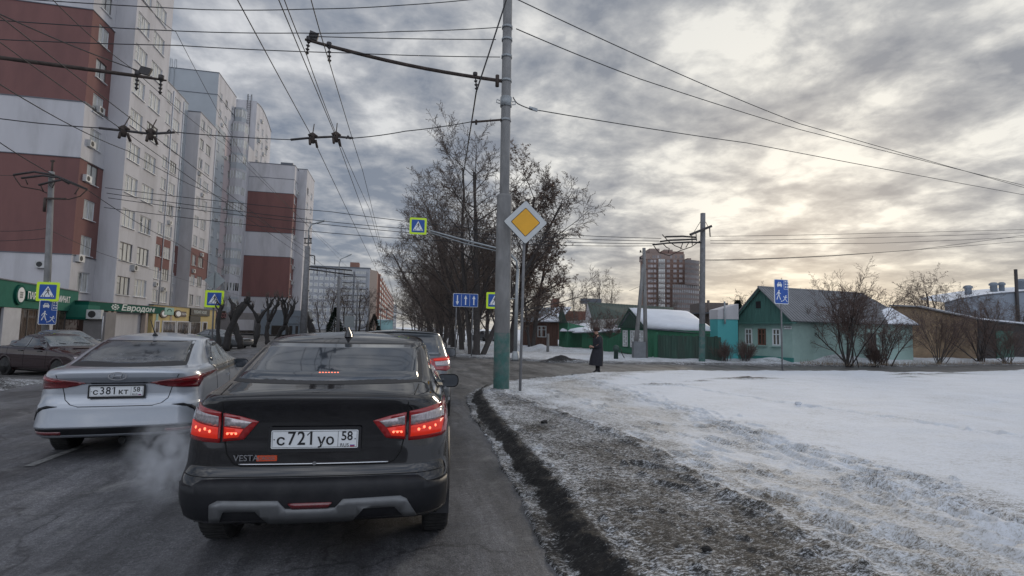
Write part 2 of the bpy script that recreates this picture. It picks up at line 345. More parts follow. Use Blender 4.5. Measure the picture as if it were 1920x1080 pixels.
# near snow verge with its slush bank, gritty strip, trodden path and footprints
EDGE = [(-30, 1.0), (2, 1.0), (3.36, 1.02), (6.2, 1.17), (9.6, 1.28), (11.5, 1.40), (12.7, 1.58), (13.8, 2.0), (15, 2.9), (16.4, 4.2), (17.6, 5.9), (18.4, 7.3), (18.9, 11), (19.2, 15), (19.2, 19), (18.8, 22), (19.3, 26), (20.6, 30), (22.5, 38), (24, 46), (24.2, 80)]
def verge():
    ys = [1.2]
    while ys[-1] < 25: ys.append(ys[-1]+max(.02, .0085*ys[-1]))
    xs = [.9]
    while xs[-1] < 60: xs.append(xs[-1]+(.024 if xs[-1] < 3.4 else .035 if xs[-1] < 6 else .035+(xs[-1]-6)*.018))
    X, Y = np.meshgrid(np.array(xs), np.array(ys))
    ey = np.array([p[0] for p in EDGE]); ex = np.array([p[1] for p in EDGE])
    # signed inside distance: along x for the straight kerb, along y beyond the corner
    o_ = np.argsort(ex[2:]); fy = np.interp(X, ex[2:][o_], ey[2:][o_])
    kx = np.interp(Y, ey[:12], ex[:12]); dx = X-kx; dy = fy-Y
    wob = fbm(X, Y, 2.2, 4, 3)*.09
    e = np.minimum(dx, np.where(X > 1.3, dy*.8, 9))+wob
    bank = sst(0, .42, e)
    h = -.07 + .09*sst(0, .06, e)+.11*sst(.16, .44, e) + .045*sst(1.2, 2.6, dx)
    lum = fbm(X, Y, .35, 4, 11)*.05*sst(2, 6, dx)+fbm(X, Y*1.6, 1.3, 4, 12)*.018*sst(4, 7, dx); h = h+lum
    h += .04*sst(9, 22, X)*(1+fbm(X, Y, .22, 3, 5))*sst(18.5, 14, Y)
    nearedge = np.exp(-((dy-1.2)/1.1)**2)*sst(7, 12, X); h += nearedge*(-.03+.07*fbm(X, Y, .45, 4, 8))
    rough = fbm(X, Y, 7, 5, 21, .62)
    slush = sst(.2, .5, dx)*(1-sst(1.5, 2.3, dx))
    crust = fbm(X, Y, 16, 3, 27, .6)
    h += rough*(.030*np.exp(-((e-.25)/.3)**2)+.016*slush+.007)+crust*(.010*np.exp(-((e-.3)/.35)**2)+.007*slush+.0035*sst(6.5, 5, X))
    # dark crumbly ridge between the gritty strip and the snow
    rx = np.interp(Y, [2, 3.5, 5.7, 8, 12, 13.5], [2.75, 2.85, 3.08, 2.9, 2.42, 2.2])+fbm(X, Y, 1.3, 3, 31)*.16
    rd = np.exp(-((X-rx)/.11)**2)*sst(0, 1, 13.2-Y)*(.6+.5*fbm(X, Y, 3, 3, 77)); h += rd*(.035+.05*rough)
    # trodden path (shallow trough) and prints
    px = np.interp(Y, [2, 3, 5, 9.6, 13.6, 17], [3.5, 3.75, 4.15, 4.5, 4.6, 5.0])
    pw = np.exp(-((X-px)/.62)**2); h -= .035*pw; h += pw*rough*.014
    rnd = random.Random(4); prints = []
    def trail(f, y0, y1, n, spread):
        for i in range(n):
            yy = y0*(y1/y0)**(i/n); prints.append((f(yy)+rnd.gauss(0, spread), yy+rnd.gauss(0, .08), rnd.uniform(.8, 1.25)))
    ft = lambda yy: float(np.interp(yy, [2, 3.5, 5.5, 9.3, 13, 17], [4.5, 4.6, 4.85, 5.15, 5.3, 5.5]))
    trail(ft, 2.4, 17.5, 170, .2)
    trail(lambda yy: float(np.interp(yy, [2, 5, 9, 14], [3.5, 3.5, 3.7, 3.9])), 2.4, 13, 70, .35)
    trail(lambda yy: float(np.interp(yy, [5, 7.3, 10.7, 15, 17], [8.9, 8.4, 7.8, 7.2, 6.6])), 4.2, 16.5, 60, .07)
    trail(lambda yy: 14-.35*(yy-8), 6, 16, 18, .25)
    for (cx, cy, s_) in prints:
        i0, i1 = np.searchsorted(ys, cy-.5), np.searchsorted(ys, cy+.5); j0, j1 = np.searchsorted(xs, cx-.4), np.searchsorted(xs, cx+.4)
        a = rnd.gauss(.15, .25); xx, yy = X[i0:i1, j0:j1]-cx, Y[i0:i1, j0:j1]-cy
        u_, v_ = xx*cos(a)+yy*sin(a), -xx*sin(a)+yy*cos(a)
        d = np.sqrt((u_/(.075*s_))**2+(v_/(.16*s_))**2)
        h[i0:i1, j0:j1] += (-.034*np.exp(-d**3)+.016*np.exp(-((d-1.35)/.3)**2))*(.5+.7*rnd.random())
    # thrown clods
    for _ in range(420):
        cy = 2.4*(17/2.4)**rnd.random(); cx = ft(cy)+rnd.gauss(0, .42) if rnd.random() < .7 else rnd.uniform(1.2, 4)
        r_ = rnd.uniform(.015, .05); i0, i1 = np.searchsorted(ys, cy-.15), np.searchsorted(ys, cy+.15); j0, j1 = np.searchsorted(xs, cx-.15), np.searchsorted(xs, cx+.15)
        d = ((X[i0:i1, j0:j1]-cx)**2+(Y[i0:i1, j0:j1]-cy)**2)/r_**2; h[i0:i1, j0:j1] += r_*.7*np.exp(-d*d)
    # dirt masks
    dirt = .98*(1-sst(.36, .52, e))                                  # road-side bank: black grit
    dirt = np.maximum(dirt, (1-sst(.40, .54, dx))*.9)
    dirt = np.where((e < .19+.10*fbm(X, Y, 3, 3, 66)) & (Y < 13), .52+.45*fbm(X, Y*.8, 2.4, 4, 67), dirt)
    stripw = rx-kx
    gr = sst(.3, .5, dx)*(1-sst(stripw-.15, stripw+.12, dx)); dirt = np.maximum(dirt, gr*(.56+.30*fbm(X, Y*1.7, 1.1, 4, 41)+.08*sst(9, 4, Y)))
    bright = np.exp(-(((e-.56)/.10)**2)); dirt -= bright*.18*(1+rough)
    dirt = np.maximum(dirt, rd*(.88+.3*rough))
    edge2 = np.exp(-((X-rx-.25)/.35)**2)*(.24+.3*np.maximum(0, fbm(X, Y, 2.2, 4, 55))); dirt = np.maximum(dirt, edge2*(Y < 13.5))
    trod = (1-sst(5.1, 6.0, X+.5*fbm(X, Y, .8, 3, 88)))*sst(-.1, .3, X-rx); dirt = np.maximum(dirt, trod*(.16+.24*fbm(X, Y, 1.6, 5, 93, .6)))
    # corner by the poles: thin icy grey snow
    ic = sst(9.5, 13, Y)*(1-sst(2.5, 4.6, dx)); dirt = np.maximum(dirt, ic*(.22+.22*fbm(X, Y, 1.5, 4, 61)))
    dirt = np.where((e < .3) & (Y > 13), .55+.3*rough, dirt)
    # melted-out litter patches further out
    for (cx, cy, rx_, ry_, a_) in ((10.9, 14.9, .9, .28, .9), (7.0, 13.1, .9, .12, .5), (8.8, 14.2, .5, .12, .45), (19.5, 16.6, 1.1, .3, .6), (22, 17.2, 1.6, .22, .5), (17.6, 15.3, .5, .12, .5)):
        d = ((X-cx)/rx_)**2+((Y-cy)/ry_)**2; w_ = np.exp(-d); dirt = np.maximum(dirt, a_*w_*(1+.5*rough)); h += .05*w_*(1+rough)
    dirt = np.maximum(dirt, .05+.07*np.maximum(0, fbm(X, Y*1.5, .8, 5, 101, .6)))
    brown = np.clip(pw*(.55+.6*fbm(X, Y, .9, 3, 71))*sst(17, 12, Y)*.5+ np.exp(-((X-px+1.0)/.7)**2)*.14, 0, 1)*sst(1.7, 2.2, dx)
    vs = np.stack([X, Y, h], -1).reshape(-1, 3); nr, nc = X.shape
    keep = (e > -.25)
    idx = np.arange(nr*nc).reshape(nr, nc); q = np.stack([idx[:-1, :-1], idx[:-1, 1:], idx[1:, 1:], idx[1:, :-1]], -1)
    kk = keep[:-1, :-1] & keep[1:, 1:]; q = q[kk]
    me = bpy.data.meshes.new('snow_verge'); me.from_pydata(vs.tolist(), [], q.tolist())
    for nm, arr in (('dirt', np.clip(dirt, 0, 1)), ('brown', brown)):
        a = me.attributes.new(nm, 'FLOAT', 'POINT'); a.data.foreach_set('value', arr.reshape(-1).astype(np.float32))
    me.polygons.foreach_set('use_smooth', [True]*len(me.polygons)); me.materials.append(SNOW)
    o = bpy.data.objects.new('snow_verge', me); COL.objects.link(o); tag(o, kind='structure')
    return lambda x, y: float(h[min(nr-1, np.searchsorted(ys, y)), min(nc-1, np.searchsorted(xs, x))])
VZ = verge()
FAR = [(1.6, 31.5), (3.2, 29.5), (5, 27.2), (8, 24.9), (10, 24.2), (14, 23.8), (19, 23.2), (23, 23.0), (28, 23.4), (36, 25.3), (60, 30), (90, 37)]
def far_snow():
    xs = np.concatenate([np.arange(1, 30, .14), np.arange(30, 130, .5)]); ys = np.concatenate([np.arange(21, 34, .12), np.arange(34, 75, .5)])
    X, Y = np.meshgrid(xs, ys); fx = np.array([p[0] for p in FAR]); fy = np.interp(X, fx, [p[1] for p in FAR])
    e = (Y-fy)+fbm(X, Y, .8, 4, 2)*.35
    h = -.09+.16*sst(0, .7, e)+.05*fbm(X, Y, .5, 4, 9)*sst(.3, 2, e)
    # shovelled banks before the houses
    h += .30*np.exp(-((Y-np.interp(X, [2, 14, 19, 24, 30, 45], [36, 27.8, 26.0, 25.6, 27, 31]))/.9)**2)*sst(15, 18, X)*(.7+.6*fbm(X, Y, .4, 3, 15))
    h += .42*np.exp(-(((X-10.2)/2.6)**2+((Y-37.0)/.9)**2))*(1+.5*fbm(X, Y, 1.1, 3, 19))+.35*np.exp(-(((X-24)/2.0)**2+((Y-25.7)/.8)**2))+.5*np.exp(-(((X-44)/3.0)**2+((Y-34.2)/1.)**2))
    pile = np.exp(-(((X-8.0)/.95)**2+((Y-25.4)/.35)**2)); h += .26*pile*(1+.6*fbm(X, Y, 2.2, 3, 23))
    rough = fbm(X, Y, 3, 5, 33, .6); h += rough*.02*sst(.2, .6, e)
    dirt = .62*(1-sst(.2, 1.5, e))+.22*np.exp(-((e-1.6)/1.2)**2)*(1+rough); dirt = np.maximum(dirt, .95*sst(.25, .6, pile+rough*.15))
    lft = (1-sst(4.2, 6.0, X))*sst(.2, 2, e); dirt = np.maximum(dirt, .42*lft*(1+.5*rough)*(Y < 60))
    dirt = np.maximum(dirt, .14+.10*fbm(X, Y, .6, 4, 91))
    vs = np.stack([X, Y, h], -1).reshape(-1, 3); nr, nc = X.shape; keep = e > -.3
    idx = np.arange(nr*nc).reshape(nr, nc); q = np.stack([idx[:-1, :-1], idx[:-1, 1:], idx[1:, 1:], idx[1:, :-1]], -1)[keep[:-1, :-1] & keep[1:, 1:]]
    me = bpy.data.meshes.new('snow_ground'); me.from_pydata(vs.tolist(), [], q.tolist())
    for nm, arr in (('dirt', np.clip(dirt, 0, 1)), ('brown', dirt*0)):
        a = me.attributes.new(nm, 'FLOAT', 'POINT'); a.data.foreach_set('value', arr.reshape(-1).astype(np.float32))
    me.polygons.foreach_set('use_smooth', [True]*len(me.polygons)); me.materials.append(SNOW)
    o = bpy.data.objects.new('snow_ground', me); COL.objects.link(o); tag(o, kind='structure')
far_snow()
# grey ploughed snow along the forecourt edge
def left_snow():
    xs = np.arange(-16, -7.2, .09); ys = np.arange(6, 20, .09); X, Y = np.meshgrid(xs, ys)
    c = np.exp(-(((X+10.6)/2.0)**4+((Y-14.2)/2.3)**4)); h = -.10+.26*c+.05*fbm(X, Y, 1.6, 5, 3)*c*2
    keep = h > -.06; dirt = .55+.35*fbm(X, Y, 1.2, 5, 13)
    vs = np.stack([X, Y, h-.12*sst(-10, -12.5, X)], -1).reshape(-1, 3); nr, nc = X.shape
    idx = np.arange(nr*nc).reshape(nr, nc); q = np.stack([idx[:-1, :-1], idx[:-1, 1:], idx[1:, 1:], idx[1:, :-1]], -1)[keep[:-1, :-1] | keep[1:, 1:]]
    me = bpy.data.meshes.new('slush'); me.from_pydata(vs.tolist(), [], q.tolist())
    for nm, arr in (('dirt', np.clip(dirt, 0, 1)), ('brown', dirt*0)):
        a = me.attributes.new(nm, 'FLOAT', 'POINT'); a.data.foreach_set('value', arr.reshape(-1).astype(np.float32))
    me.polygons.foreach_set('use_smooth', [True]*len(me.polygons)); me.materials.append(SNOW)
    o = bpy.data.objects.new('ploughed_snow', me); COL.objects.link(o); tag(o, kind='structure')
left_snow()
# ------------------------------------------------------------------ buildings
def atd(px, py, D): return Vector((0, 0, EYE)) + ray(px, py)*D
PLAST = mat('pale plaster', (.50, .49, .505), .9, var=.07, scale=.35, bump=.15, bscale=20, dirt=(.33, .32, .325), dirt_amt=.7, dscale=.5, stretch=(1, 1, .22))
RED = mat('red plaster', (.18, .086, .078), .9, var=.08, scale=.3, bump=.15, bscale=20, dirt=(.13, .065, .062), dirt_amt=.7, dscale=.5, stretch=(1, 1, .22))
PBLUE = mat('pale blue plaster', (.37, .395, .415), .9, var=.06, scale=.4)
PPINK = mat('pale pink plaster', (.44, .37, .37), .9, var=.06, scale=.4)
COPING = mat('coping metal', (.12, .13, .15), .6, .3, var=.1)
FRAME = mat('white window frame', (.62, .63, .65), .5, var=.06)
DFRAME = mat('dark window frame', (.10, .09, .085), .6, var=.1)
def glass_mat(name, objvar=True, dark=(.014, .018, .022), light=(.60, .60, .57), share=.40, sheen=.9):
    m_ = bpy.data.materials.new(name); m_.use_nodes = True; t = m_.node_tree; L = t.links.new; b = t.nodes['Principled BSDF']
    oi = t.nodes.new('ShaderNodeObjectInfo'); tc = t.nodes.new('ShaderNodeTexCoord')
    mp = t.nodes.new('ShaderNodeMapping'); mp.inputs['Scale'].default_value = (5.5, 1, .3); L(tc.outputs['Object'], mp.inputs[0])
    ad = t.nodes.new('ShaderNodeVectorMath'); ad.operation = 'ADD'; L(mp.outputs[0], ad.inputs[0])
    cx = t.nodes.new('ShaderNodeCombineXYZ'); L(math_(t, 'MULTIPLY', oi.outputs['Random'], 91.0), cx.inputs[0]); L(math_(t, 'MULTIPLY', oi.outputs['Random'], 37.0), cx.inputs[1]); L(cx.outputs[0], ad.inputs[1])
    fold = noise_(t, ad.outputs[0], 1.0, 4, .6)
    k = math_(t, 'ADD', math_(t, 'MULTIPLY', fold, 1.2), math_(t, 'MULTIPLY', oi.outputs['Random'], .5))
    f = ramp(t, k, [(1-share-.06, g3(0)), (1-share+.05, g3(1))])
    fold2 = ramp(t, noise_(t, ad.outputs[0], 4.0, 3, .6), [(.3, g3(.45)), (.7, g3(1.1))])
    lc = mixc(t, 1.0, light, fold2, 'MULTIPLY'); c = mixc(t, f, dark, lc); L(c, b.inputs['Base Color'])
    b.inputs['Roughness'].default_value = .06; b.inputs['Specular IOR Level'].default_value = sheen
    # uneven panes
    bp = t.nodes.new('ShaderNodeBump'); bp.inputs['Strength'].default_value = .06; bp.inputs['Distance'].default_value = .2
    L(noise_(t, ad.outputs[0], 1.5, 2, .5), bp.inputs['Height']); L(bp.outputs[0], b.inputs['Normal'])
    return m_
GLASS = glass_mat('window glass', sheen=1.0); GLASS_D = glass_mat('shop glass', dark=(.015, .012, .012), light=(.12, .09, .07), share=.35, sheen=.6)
AC_M = mat('air conditioner casing', (.5, .5, .49), .6, var=.15, objvar=.15); AC_D = mat('fan grille', (.03, .03, .03), .7, var=0)
_wm = {}
def win_meshes(w, h, n=3, fr=.055, split=None):
    k = (round(w, 2), round(h, 2), n, split)
    if k in _wm: return _wm[k]
    f = MB(); y0, y1 = -.03, .03
    f.box(-w/2, -w/2+fr, y0, y1, 0, h); f.box(w/2-fr, w/2, y0, y1, 0, h); f.box(-w/2+fr, w/2-fr, y0, y1, 0, fr); f.box(-w/2+fr, w/2-fr, y0, y1, h-fr, h)
    for i in range(1, n):
        x = -w/2+w*i/n; f.box(x-fr*.55, x+fr*.55, y0, y1, fr, h-fr)
    if split:
        f.box(-w/2+fr, -w/2+w/n-fr*.55, y0+.004, y1-.004, h*split-.02, h*split+.02)
    s = MB(); s.box(-w/2-.07, w/2+.07, -.24, .0, -.05, -.003)
    p = MB(); p.face([(-w/2+fr*.5, .012, fr*.5), (w/2-fr*.5, .012, fr*.5), (w/2-fr*.5, .012, h-fr*.5), (-w/2+fr*.5, .012, h-fr*.5)])
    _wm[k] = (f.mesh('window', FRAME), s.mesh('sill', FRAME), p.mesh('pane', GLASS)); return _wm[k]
def place_window(parent, pos, rz, w, h, n=3, split=None, sill=True, dark=False):
    fm, sm_, pm = win_meshes(w, h, n, split=split)
    if dark:
        k = ('d', w, h, n, split)
        if k not in _wm: q = fm.copy(); q.materials[0] = DFRAME; _wm[k] = q
        fm = _wm[k]
    o = inst('window', fm, parent, pos, rz); inst('pane', pm, o)
    if sill: inst('sill', sm_, o)
    return o
def facade(mb, O, U, length, z0, z1, openings, band, depth=.14, extra_u=(), extra_z=()):
    # wall plane from O along unit U; outward normal is U x Z; openings are (u0, u1, za, zb)
    O, U = Vector(O), Vector(U).normalized(); Nn = U.cross(Vector((0, 0, 1)))
    us = sorted({0, length, *extra_u, *[v for o in openings for v in o[:2]]}); zs = sorted({z0, z1, *extra_z, *[v for o in openings for v in o[2:]]})
    P = lambda u, z, d=0: O+U*u+Vector((0, 0, z))-Nn*d
    for i in range(len(us)-1):
        for j in range(len(zs)-1):
            uc, zc = (us[i]+us[i+1])/2, (zs[j]+zs[j+1])/2
            if any(a < uc < b and c < zc < d for a, b, c, d in openings): continue
            mb.face([P(us[i], zs[j]), P(us[i+1], zs[j]), P(us[i+1], zs[j+1]), P(us[i], zs[j+1])], band(uc, zc))
    for a, b, c, d in openings:
        mi = band((a+b)/2, (c+d)/2)
        mb.face([P(a, c), P(a, c, depth), P(a, d, depth), P(a, d)], mi); mb.face([P(b, c, depth), P(b, c), P(b, d), P(b, d, depth)], mi)
        mb.face([P(a, c), P(b, c), P(b, c, depth), P(a, c, depth)], mi); mb.face([P(a, d, depth), P(b, d, depth), P(b, d), P(a, d)], mi)
        mb.face([P(a-.01, c-.01, depth+.02), P(b+.01, c-.01, depth+.02), P(b+.01, d+.01, depth+.02), P(a-.01, d+.01, depth+.02)], mi)
def ac_unit(parent, pos, rz, s=1.0):
    if 'ac' not in _wm:
        b = MB(); b.box(-.4, .4, -.30, -.02, 0, .56); b.box(-.34, .34, -.02, .16, -.06, -.02); me = b.mesh('air_conditioner', AC_M)
        g_ = MB(); g_.prism(circ(-.1, .28, .21, n=16), (0, -.302, 0), (1, 0, 0), (0, 0, 1), .008); _wm['ac'] = (me, g_.mesh('fan_grille', AC_D))
    o = inst('air_conditioner', _wm['ac'][0], parent, pos, rz); inst('fan_grille', _wm['ac'][1], o); o.scale = (s, s, s); return o
EAST = pi/2      # windows of walls that face the street (+X)
RZ = random.Random(7)
def band_std(u, z): return 1 if (6.9 < z < 14.85 or 19.55 < z < 27.5) else 0
def white(u, z): return 0
def block(parent, name, x0, x1, y0, y1, z1, mats, east_rows=None, east_cols=None, south_band=white, east_band=white, coping=.07, z0=0, s_open=(), s_extra_z=(), wall_h=None, w_args=None):
    """one storeyed volume: east and south walls with openings, back walls, roof and coping"""
    mb = MB(); op = []
    for (u0, u1, n, sp) in (east_cols or []):
        for (za, zb) in east_rows: op.append((u0-y0, u1-y0, za, zb))
    ez = [6.9, 14.85, 19.55, 27.5] + ([] if not s_extra_z else list(s_extra_z)); ez = [q for q in ez if q < z1]
    facade(mb, (x1, y0, 0), (0, 1, 0), y1-y0, z0, z1, op, east_band, extra_z=ez+[8.6, 13.1])
    facade(mb, (x0, y0, 0), (1, 0, 0), x1-x0, z0, z1, list(s_open), south_band, extra_z=ez)
    facade(mb, (x1, y1, 0), (-1, 0, 0), x1-x0, z0, z1, [], white); facade(mb, (x0, y1, 0), (0, -1, 0), y1-y0, z0, z1, [], white)
    o = mb.build(name, mats, parent)
    r = MB(); r.box(x0-.06, x1+.06, y0-.06, y1+.06, z1, z1+coping+.05); r.build('roof', COPING, parent)
    for (u0, u1, n, sp) in (east_cols or []):
        for k, (za, zb) in enumerate(east_rows):
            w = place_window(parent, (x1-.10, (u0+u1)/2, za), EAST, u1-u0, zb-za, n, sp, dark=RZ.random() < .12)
    return o
WM = [PLAST, RED, PBLUE, PPINK]
FL = 3.05
# --- the near tower: end bay with red bands, then the tall pale face with pairs of wide windows
T1 = thing('apartment_building', 'tall pale apartment tower with broad red bands above the green parquet shop', 'apartment building', (-26, 48.2, 0))
T1.location = (0, 0, 0)
rows = [(3.98+FL*k, 5.62+FL*k) for k in range(10)]
block(T1, 'wall', -48, -26, 48.2, 51.6, 36, WM, rows, [(49.25, 50.85, 2, None)], band_std, band_std)
block(T1, 'wall', -48, -24.4, 51.6, 58.7, 36, WM, rows, [(51.95, 54.15, 3, .62), (55.05, 57.35, 3, .62)])
bm = MB()
for z in (6.9, 14.85, 19.55, 27.5): bm.box(-48, -25.94, 48.14, 51.62, z-.03, z+.03)
bm.build('string_course', COPING, T1)
for (px, y_, z_) in ((0, 49.15, 13.1), (0, 49.3, 16.1), (0, 49.1, 6.4), (0, 50.2, 19.4)): ac_unit(T1, (-26.02, y_, z_), EAST)
ac_unit(T1, (-27.9, 48.19, 5.7), 0); ac_unit(T1, (-24.42+.0, 54.6, 6.3), EAST); ac_unit(T1, (-30.5, 48.19, 3.7), 0)
# --- set-back wing of eleven storeys
T2 = thing('apartment_building', 'stepped white apartment wing with short red panels between its window rows', 'apartment building')
rows = [(4.35+FL*k, 5.95+FL*k) for k in range(10)]
red2 = lambda u, z: 1 if (8.6 < z < 13.1) else 0
red3 = lambda u, z: 1 if (8.6 < z < 13.1 and .5 < u) else (2 if z > 13.1 else 0)
block(T2, 'wall', -48, -32.2, 62, 83.3, 34.4, WM, rows, [(74.2, 76.2, 3, None), (77.5, 79.0, 2, None), (79.9, 82.0, 3, .6)], white, lambda u, z: 1 if (8.6 < z < 13.1 and 15.2 < u < 20.5) else 0)
block(T2, 'wall', -48, -33.2, 83.3, 87.2, 35.3, WM, rows, [(84.5, 86.4, 3, .6)], white, red3)
block(T2, 'wall', -48, -31.4, 87.2, 94.6, 34.2, WM, rows, [(87.75, 89.25, 2, None), (90.3, 92.3, 3, None)], white, red2)
for p_ in ((-32.12, 83.0), (-31.3, 94.3), (-32.12, 79.45)): b = MB(); b.tube([(*p_, .2), (*p_, 34)], .07, 6); b.build('downpipe', FRAME, T2)
pass
for (x_, y_, z_) in ((-31.42, 88.4, 9.3), (-31.42, 91.3, 12.2), (-33.22, 85.2, 6.2), (-32.22, 80.6, 5.9), (-32.22, 78.2, 6.4), (-31.42, 90, 21.6), (-33.22, 86, 18.5), (-32.22, 81, 15.3), (-31.42, 88.2, 24.5)): ac_unit(T2, (x_, y_, z_), EAST)
# --- taller pale blue section with a bowed balcony stack
T3 = thing('apartment_building', 'taller pale blue and pink apartment section with glazed balcony stack', 'apartment building')
rows = [(4.5+FL*k, 5.9+FL*k) for k in range(13)]
block(T3, 'wall', -48, -32.6, 97.4, 107.4, 45.4, WM, rows, [(98.6, 99.8, 2, None), (101.6, 102.8, 2, None), (105.2, 106.2, 1, None)],
      lambda u, z: 2 if z > 35.5 else 3, lambda u, z: (2 if u < 5.6 else 3) if z < 36 else 0, s_extra_z=(35.5, 41.5))
b = MB()
for z in (41.5, 35.5): b.box(-48, -32.54, 97.34, 107.5, z-.05, z+.05)
b.build('string_course', COPING, T3)
b = MB(); b.box(-40, -29.9, 107.5, 112, 0, 36.2, 0); b.build('wall', WM, T3)
for k in range(13):          # bowed loggias, one to a storey
    z = 3.6+FL*k; pts = [(-33.6, 107.5), (-33.3, 106.6), (-32.4, 106.0), (-31.4, 105.9), (-30.5, 106.3), (-30.1, 107.5)] if k < 12 else [(-32.9, 107.5), (-32.4, 106.7), (-31.2, 106.6), (-30.6, 107.5)]
    w = MB(); w.grid([[(x, y, z+.0) for x, y in pts], [(x, y, z+1.15) for x, y in pts]], 0, False); w.face([(x, y, z) for x, y in pts][::-1]); w.face([(x, y, z+1.15) for x, y in pts]); w.face([(x, y, z+2.62) for x, y in pts][::-1]); w.face([(x, y, z+3.05) for x, y in pts]); w.grid([[(x, y, z+2.62) for x, y in pts], [(x, y, z+3.05) for x, y in pts]], 0, False)
    o = w.build('balcony', WM if k % 3 else [PBLUE], T3)
    gl = MB(); ins = [(x*.995-.15, y+.05) for x, y in pts]; gl.grid([[(x, y+.05, z+1.15) for x, y in pts], [(x, y+.05, z+2.62) for x, y in pts]], 0, False); gl.build('pane', GLASS, o)
    fr = MB()
    for (x, y) in pts: fr.box(x-.05, x+.05, y-.02, y+.08, z+1.15, z+2.62)
    for a, c in zip(pts[1:-1], pts[2:-1]): x, y = (a[0]+c[0])/2, (a[1]+c[1])/2; fr.box(x-.04, x+.04, y-.03, y+.05, z+1.15, z+2.62)
    fr.build('frame', FRAME, o)
for (y_, z_) in ((100.3, 7.3), (103.2, 10.2), (100.4, 19.6), (103.4, 31.8), (100.4, 36.9), (104.2, 22.4), (103.4, 13.7)): ac_unit(T3, (-32.62, y_, z_), EAST)
b = MB()
for x_ in (-40.3, -39.6): b.tube([(x_, 97.3, 38), (x_, 97.3, 47.0), (x_, 97.9, 47.2), (x_, 98.2, 45.6)], .05, 6)
b.build('roof_ladder', STEEL, T3)
# --- rounded tower behind
T4 = thing('apartment_building', 'rounded apartment tower with arched roofline and ladder, rising behind the red banded block', 'apartment building')
rows = [(31.6+FL*k, 33.1+FL*k) for k in range(5)]
b = MB(); n = 14
op = [(c0, c1, a, c) for (a, c) in rows for (c0, c1) in ((1.2, 2.6), (5.0, 6.2), (8.6, 10.0))]
facade(b, (-31.7, 118, 0), (0, 1, 0), 13, 0, 47.4, op, white)
facade(b, (-46, 118, 0), (1, 0, 0), 14.3, 0, 49.4, [], lambda u, z: 0)
ys = [118+13*i/n for i in range(n+1)]; top = [47.4+2.1*sin(pi*(.28+.72*i/n))/1 for i in range(n+1)]
for i in range(n): b.face([(-31.7, ys[i], 47.4), (-31.7, ys[i+1], 47.4), (-31.7, ys[i+1], top[i+1]), (-31.7, ys[i], top[i])])
b.build('wall', WM, T4)
rf = MB()
for i in range(n): rf.face([(-31.6, ys[i], top[i]+.05), (-31.6, ys[i+1], top[i+1]+.05), (-46, ys[i+1], top[i+1]+.05), (-46, ys[i], top[i]+.05)]); rf.face([(-31.6, ys[i], top[i]-.08), (-31.6, ys[i+1], top[i+1]-.08), (-31.6, ys[i+1], top[i+1]+.05), (-31.6, ys[i], top[i]+.05)])
rf.build('roof', COPING, T4)
for (a, c) in rows:
    for (c0, c1) in ((1.2, 2.6), (5.0, 6.2), (8.6, 10.0)): place_window(T4, (-31.8, 118+(c0+c1)/2, a), EAST, c1-c0, c-a, 2)
b = MB()
for x_ in (-33.6, -32.9): b.tube([(x_, 117.85, 34), (x_, 117.85, 50.6), (x_, 118.3, 50.9), (x_, 118.6, 49.6)], .05, 6)
for i in range(34): b.bar((-33.6, 117.85, 34.3+.48*i), (-32.9, 117.85, 34.3+.48*i), .04)
b.build('roof_ladder', STEEL_D, T4)
for (y_, z_) in ((121.0, 41.3), (124.8, 39.6), (120.2, 36.4), (127.6, 42.1), (122, 46.1)): ac_unit(T4, (-31.72, y_, z_), EAST, 1.25)
# --- block farther on with the big red squares
T5 = thing('apartment_building', 'white apartment block with two large red squares on its windowless end wall', 'apartment building')
rows = [(4.4+FL*k, 5.8+FL*k) for k in range(9)]
block(T5, 'wall', -30.0, -21.5, 108.7, 112.2, 33.2, WM, rows, [(109.4, 110.6, 2, None)], band_std, band_std)
block(T5, 'wall', -30.0, -19.8, 112.2, 121.5, 33.6, WM, rows, [(113.2, 114.8, 2, None), (117.6, 119.4, 3, None)])
b = MB()
for z in (6.9, 14.85, 19.55, 27.5, 30.4): b.box(-30.03, -21.46, 108.66, 112.2, z-.04, z+.04)
b.build('string_course', COPING, T5)
for k in (0, 2, 3, 5, 8): ac_unit(T5, (-21.52, 111.3, 3.6+FL*k), EAST, 1.3)
b = MB(); b.box(-24.5, -22.2, 110.0, 111.6, 33.3, 34.1); b.build('roof_hatch', COPING, T5)
# --- shop row along the forecourt
GREEN = mat('shop green', (.03, .145, .105), .8, var=.10, scale=1.2, spec=.2); GREEN_D = mat('deep green fascia', (.004, .085, .06), .8, var=.08, spec=.2)
SHOPW = mat('shop white render', (.50, .50, .52), .8, var=.08); GREYW = mat('grey render', (.23, .215, .21), .85, var=.12, scale=1, dirt=(.14, .13, .13))
BEIGE = mat('beige panel', (.37, .30, .25), .8, var=.08); YELW = mat('yellow render', (.50, .39, .17), .8, var=.07); LET_W = mat('white lettering', (.75, .76, .76), .5, var=0)
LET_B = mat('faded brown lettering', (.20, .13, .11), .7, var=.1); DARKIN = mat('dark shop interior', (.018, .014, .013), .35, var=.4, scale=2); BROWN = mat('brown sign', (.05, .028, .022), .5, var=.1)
LETG = mat('pale lettering', (.55, .60, .58), .5, var=.1)
P1 = thing('shop', 'green fronted parquet shop with round white signs at the tower foot', 'shop')
A0 = Vector((-22.6, 34.0, 0)); A1 = Vector((-25.25, 47.6, 0)); U = (A1-A0).normalized(); Ln = (A1-A0).length; Nv = U.cross(Vector((0, 0, 1)))
b = MB(); b.obox(A0+U*Ln/2-Nv*3.05+Vector((0, 0, 1.9)), U*Ln/2, Nv*-3.0, (0, 0, 1.9)); b.build('wall', GREYW, P1)
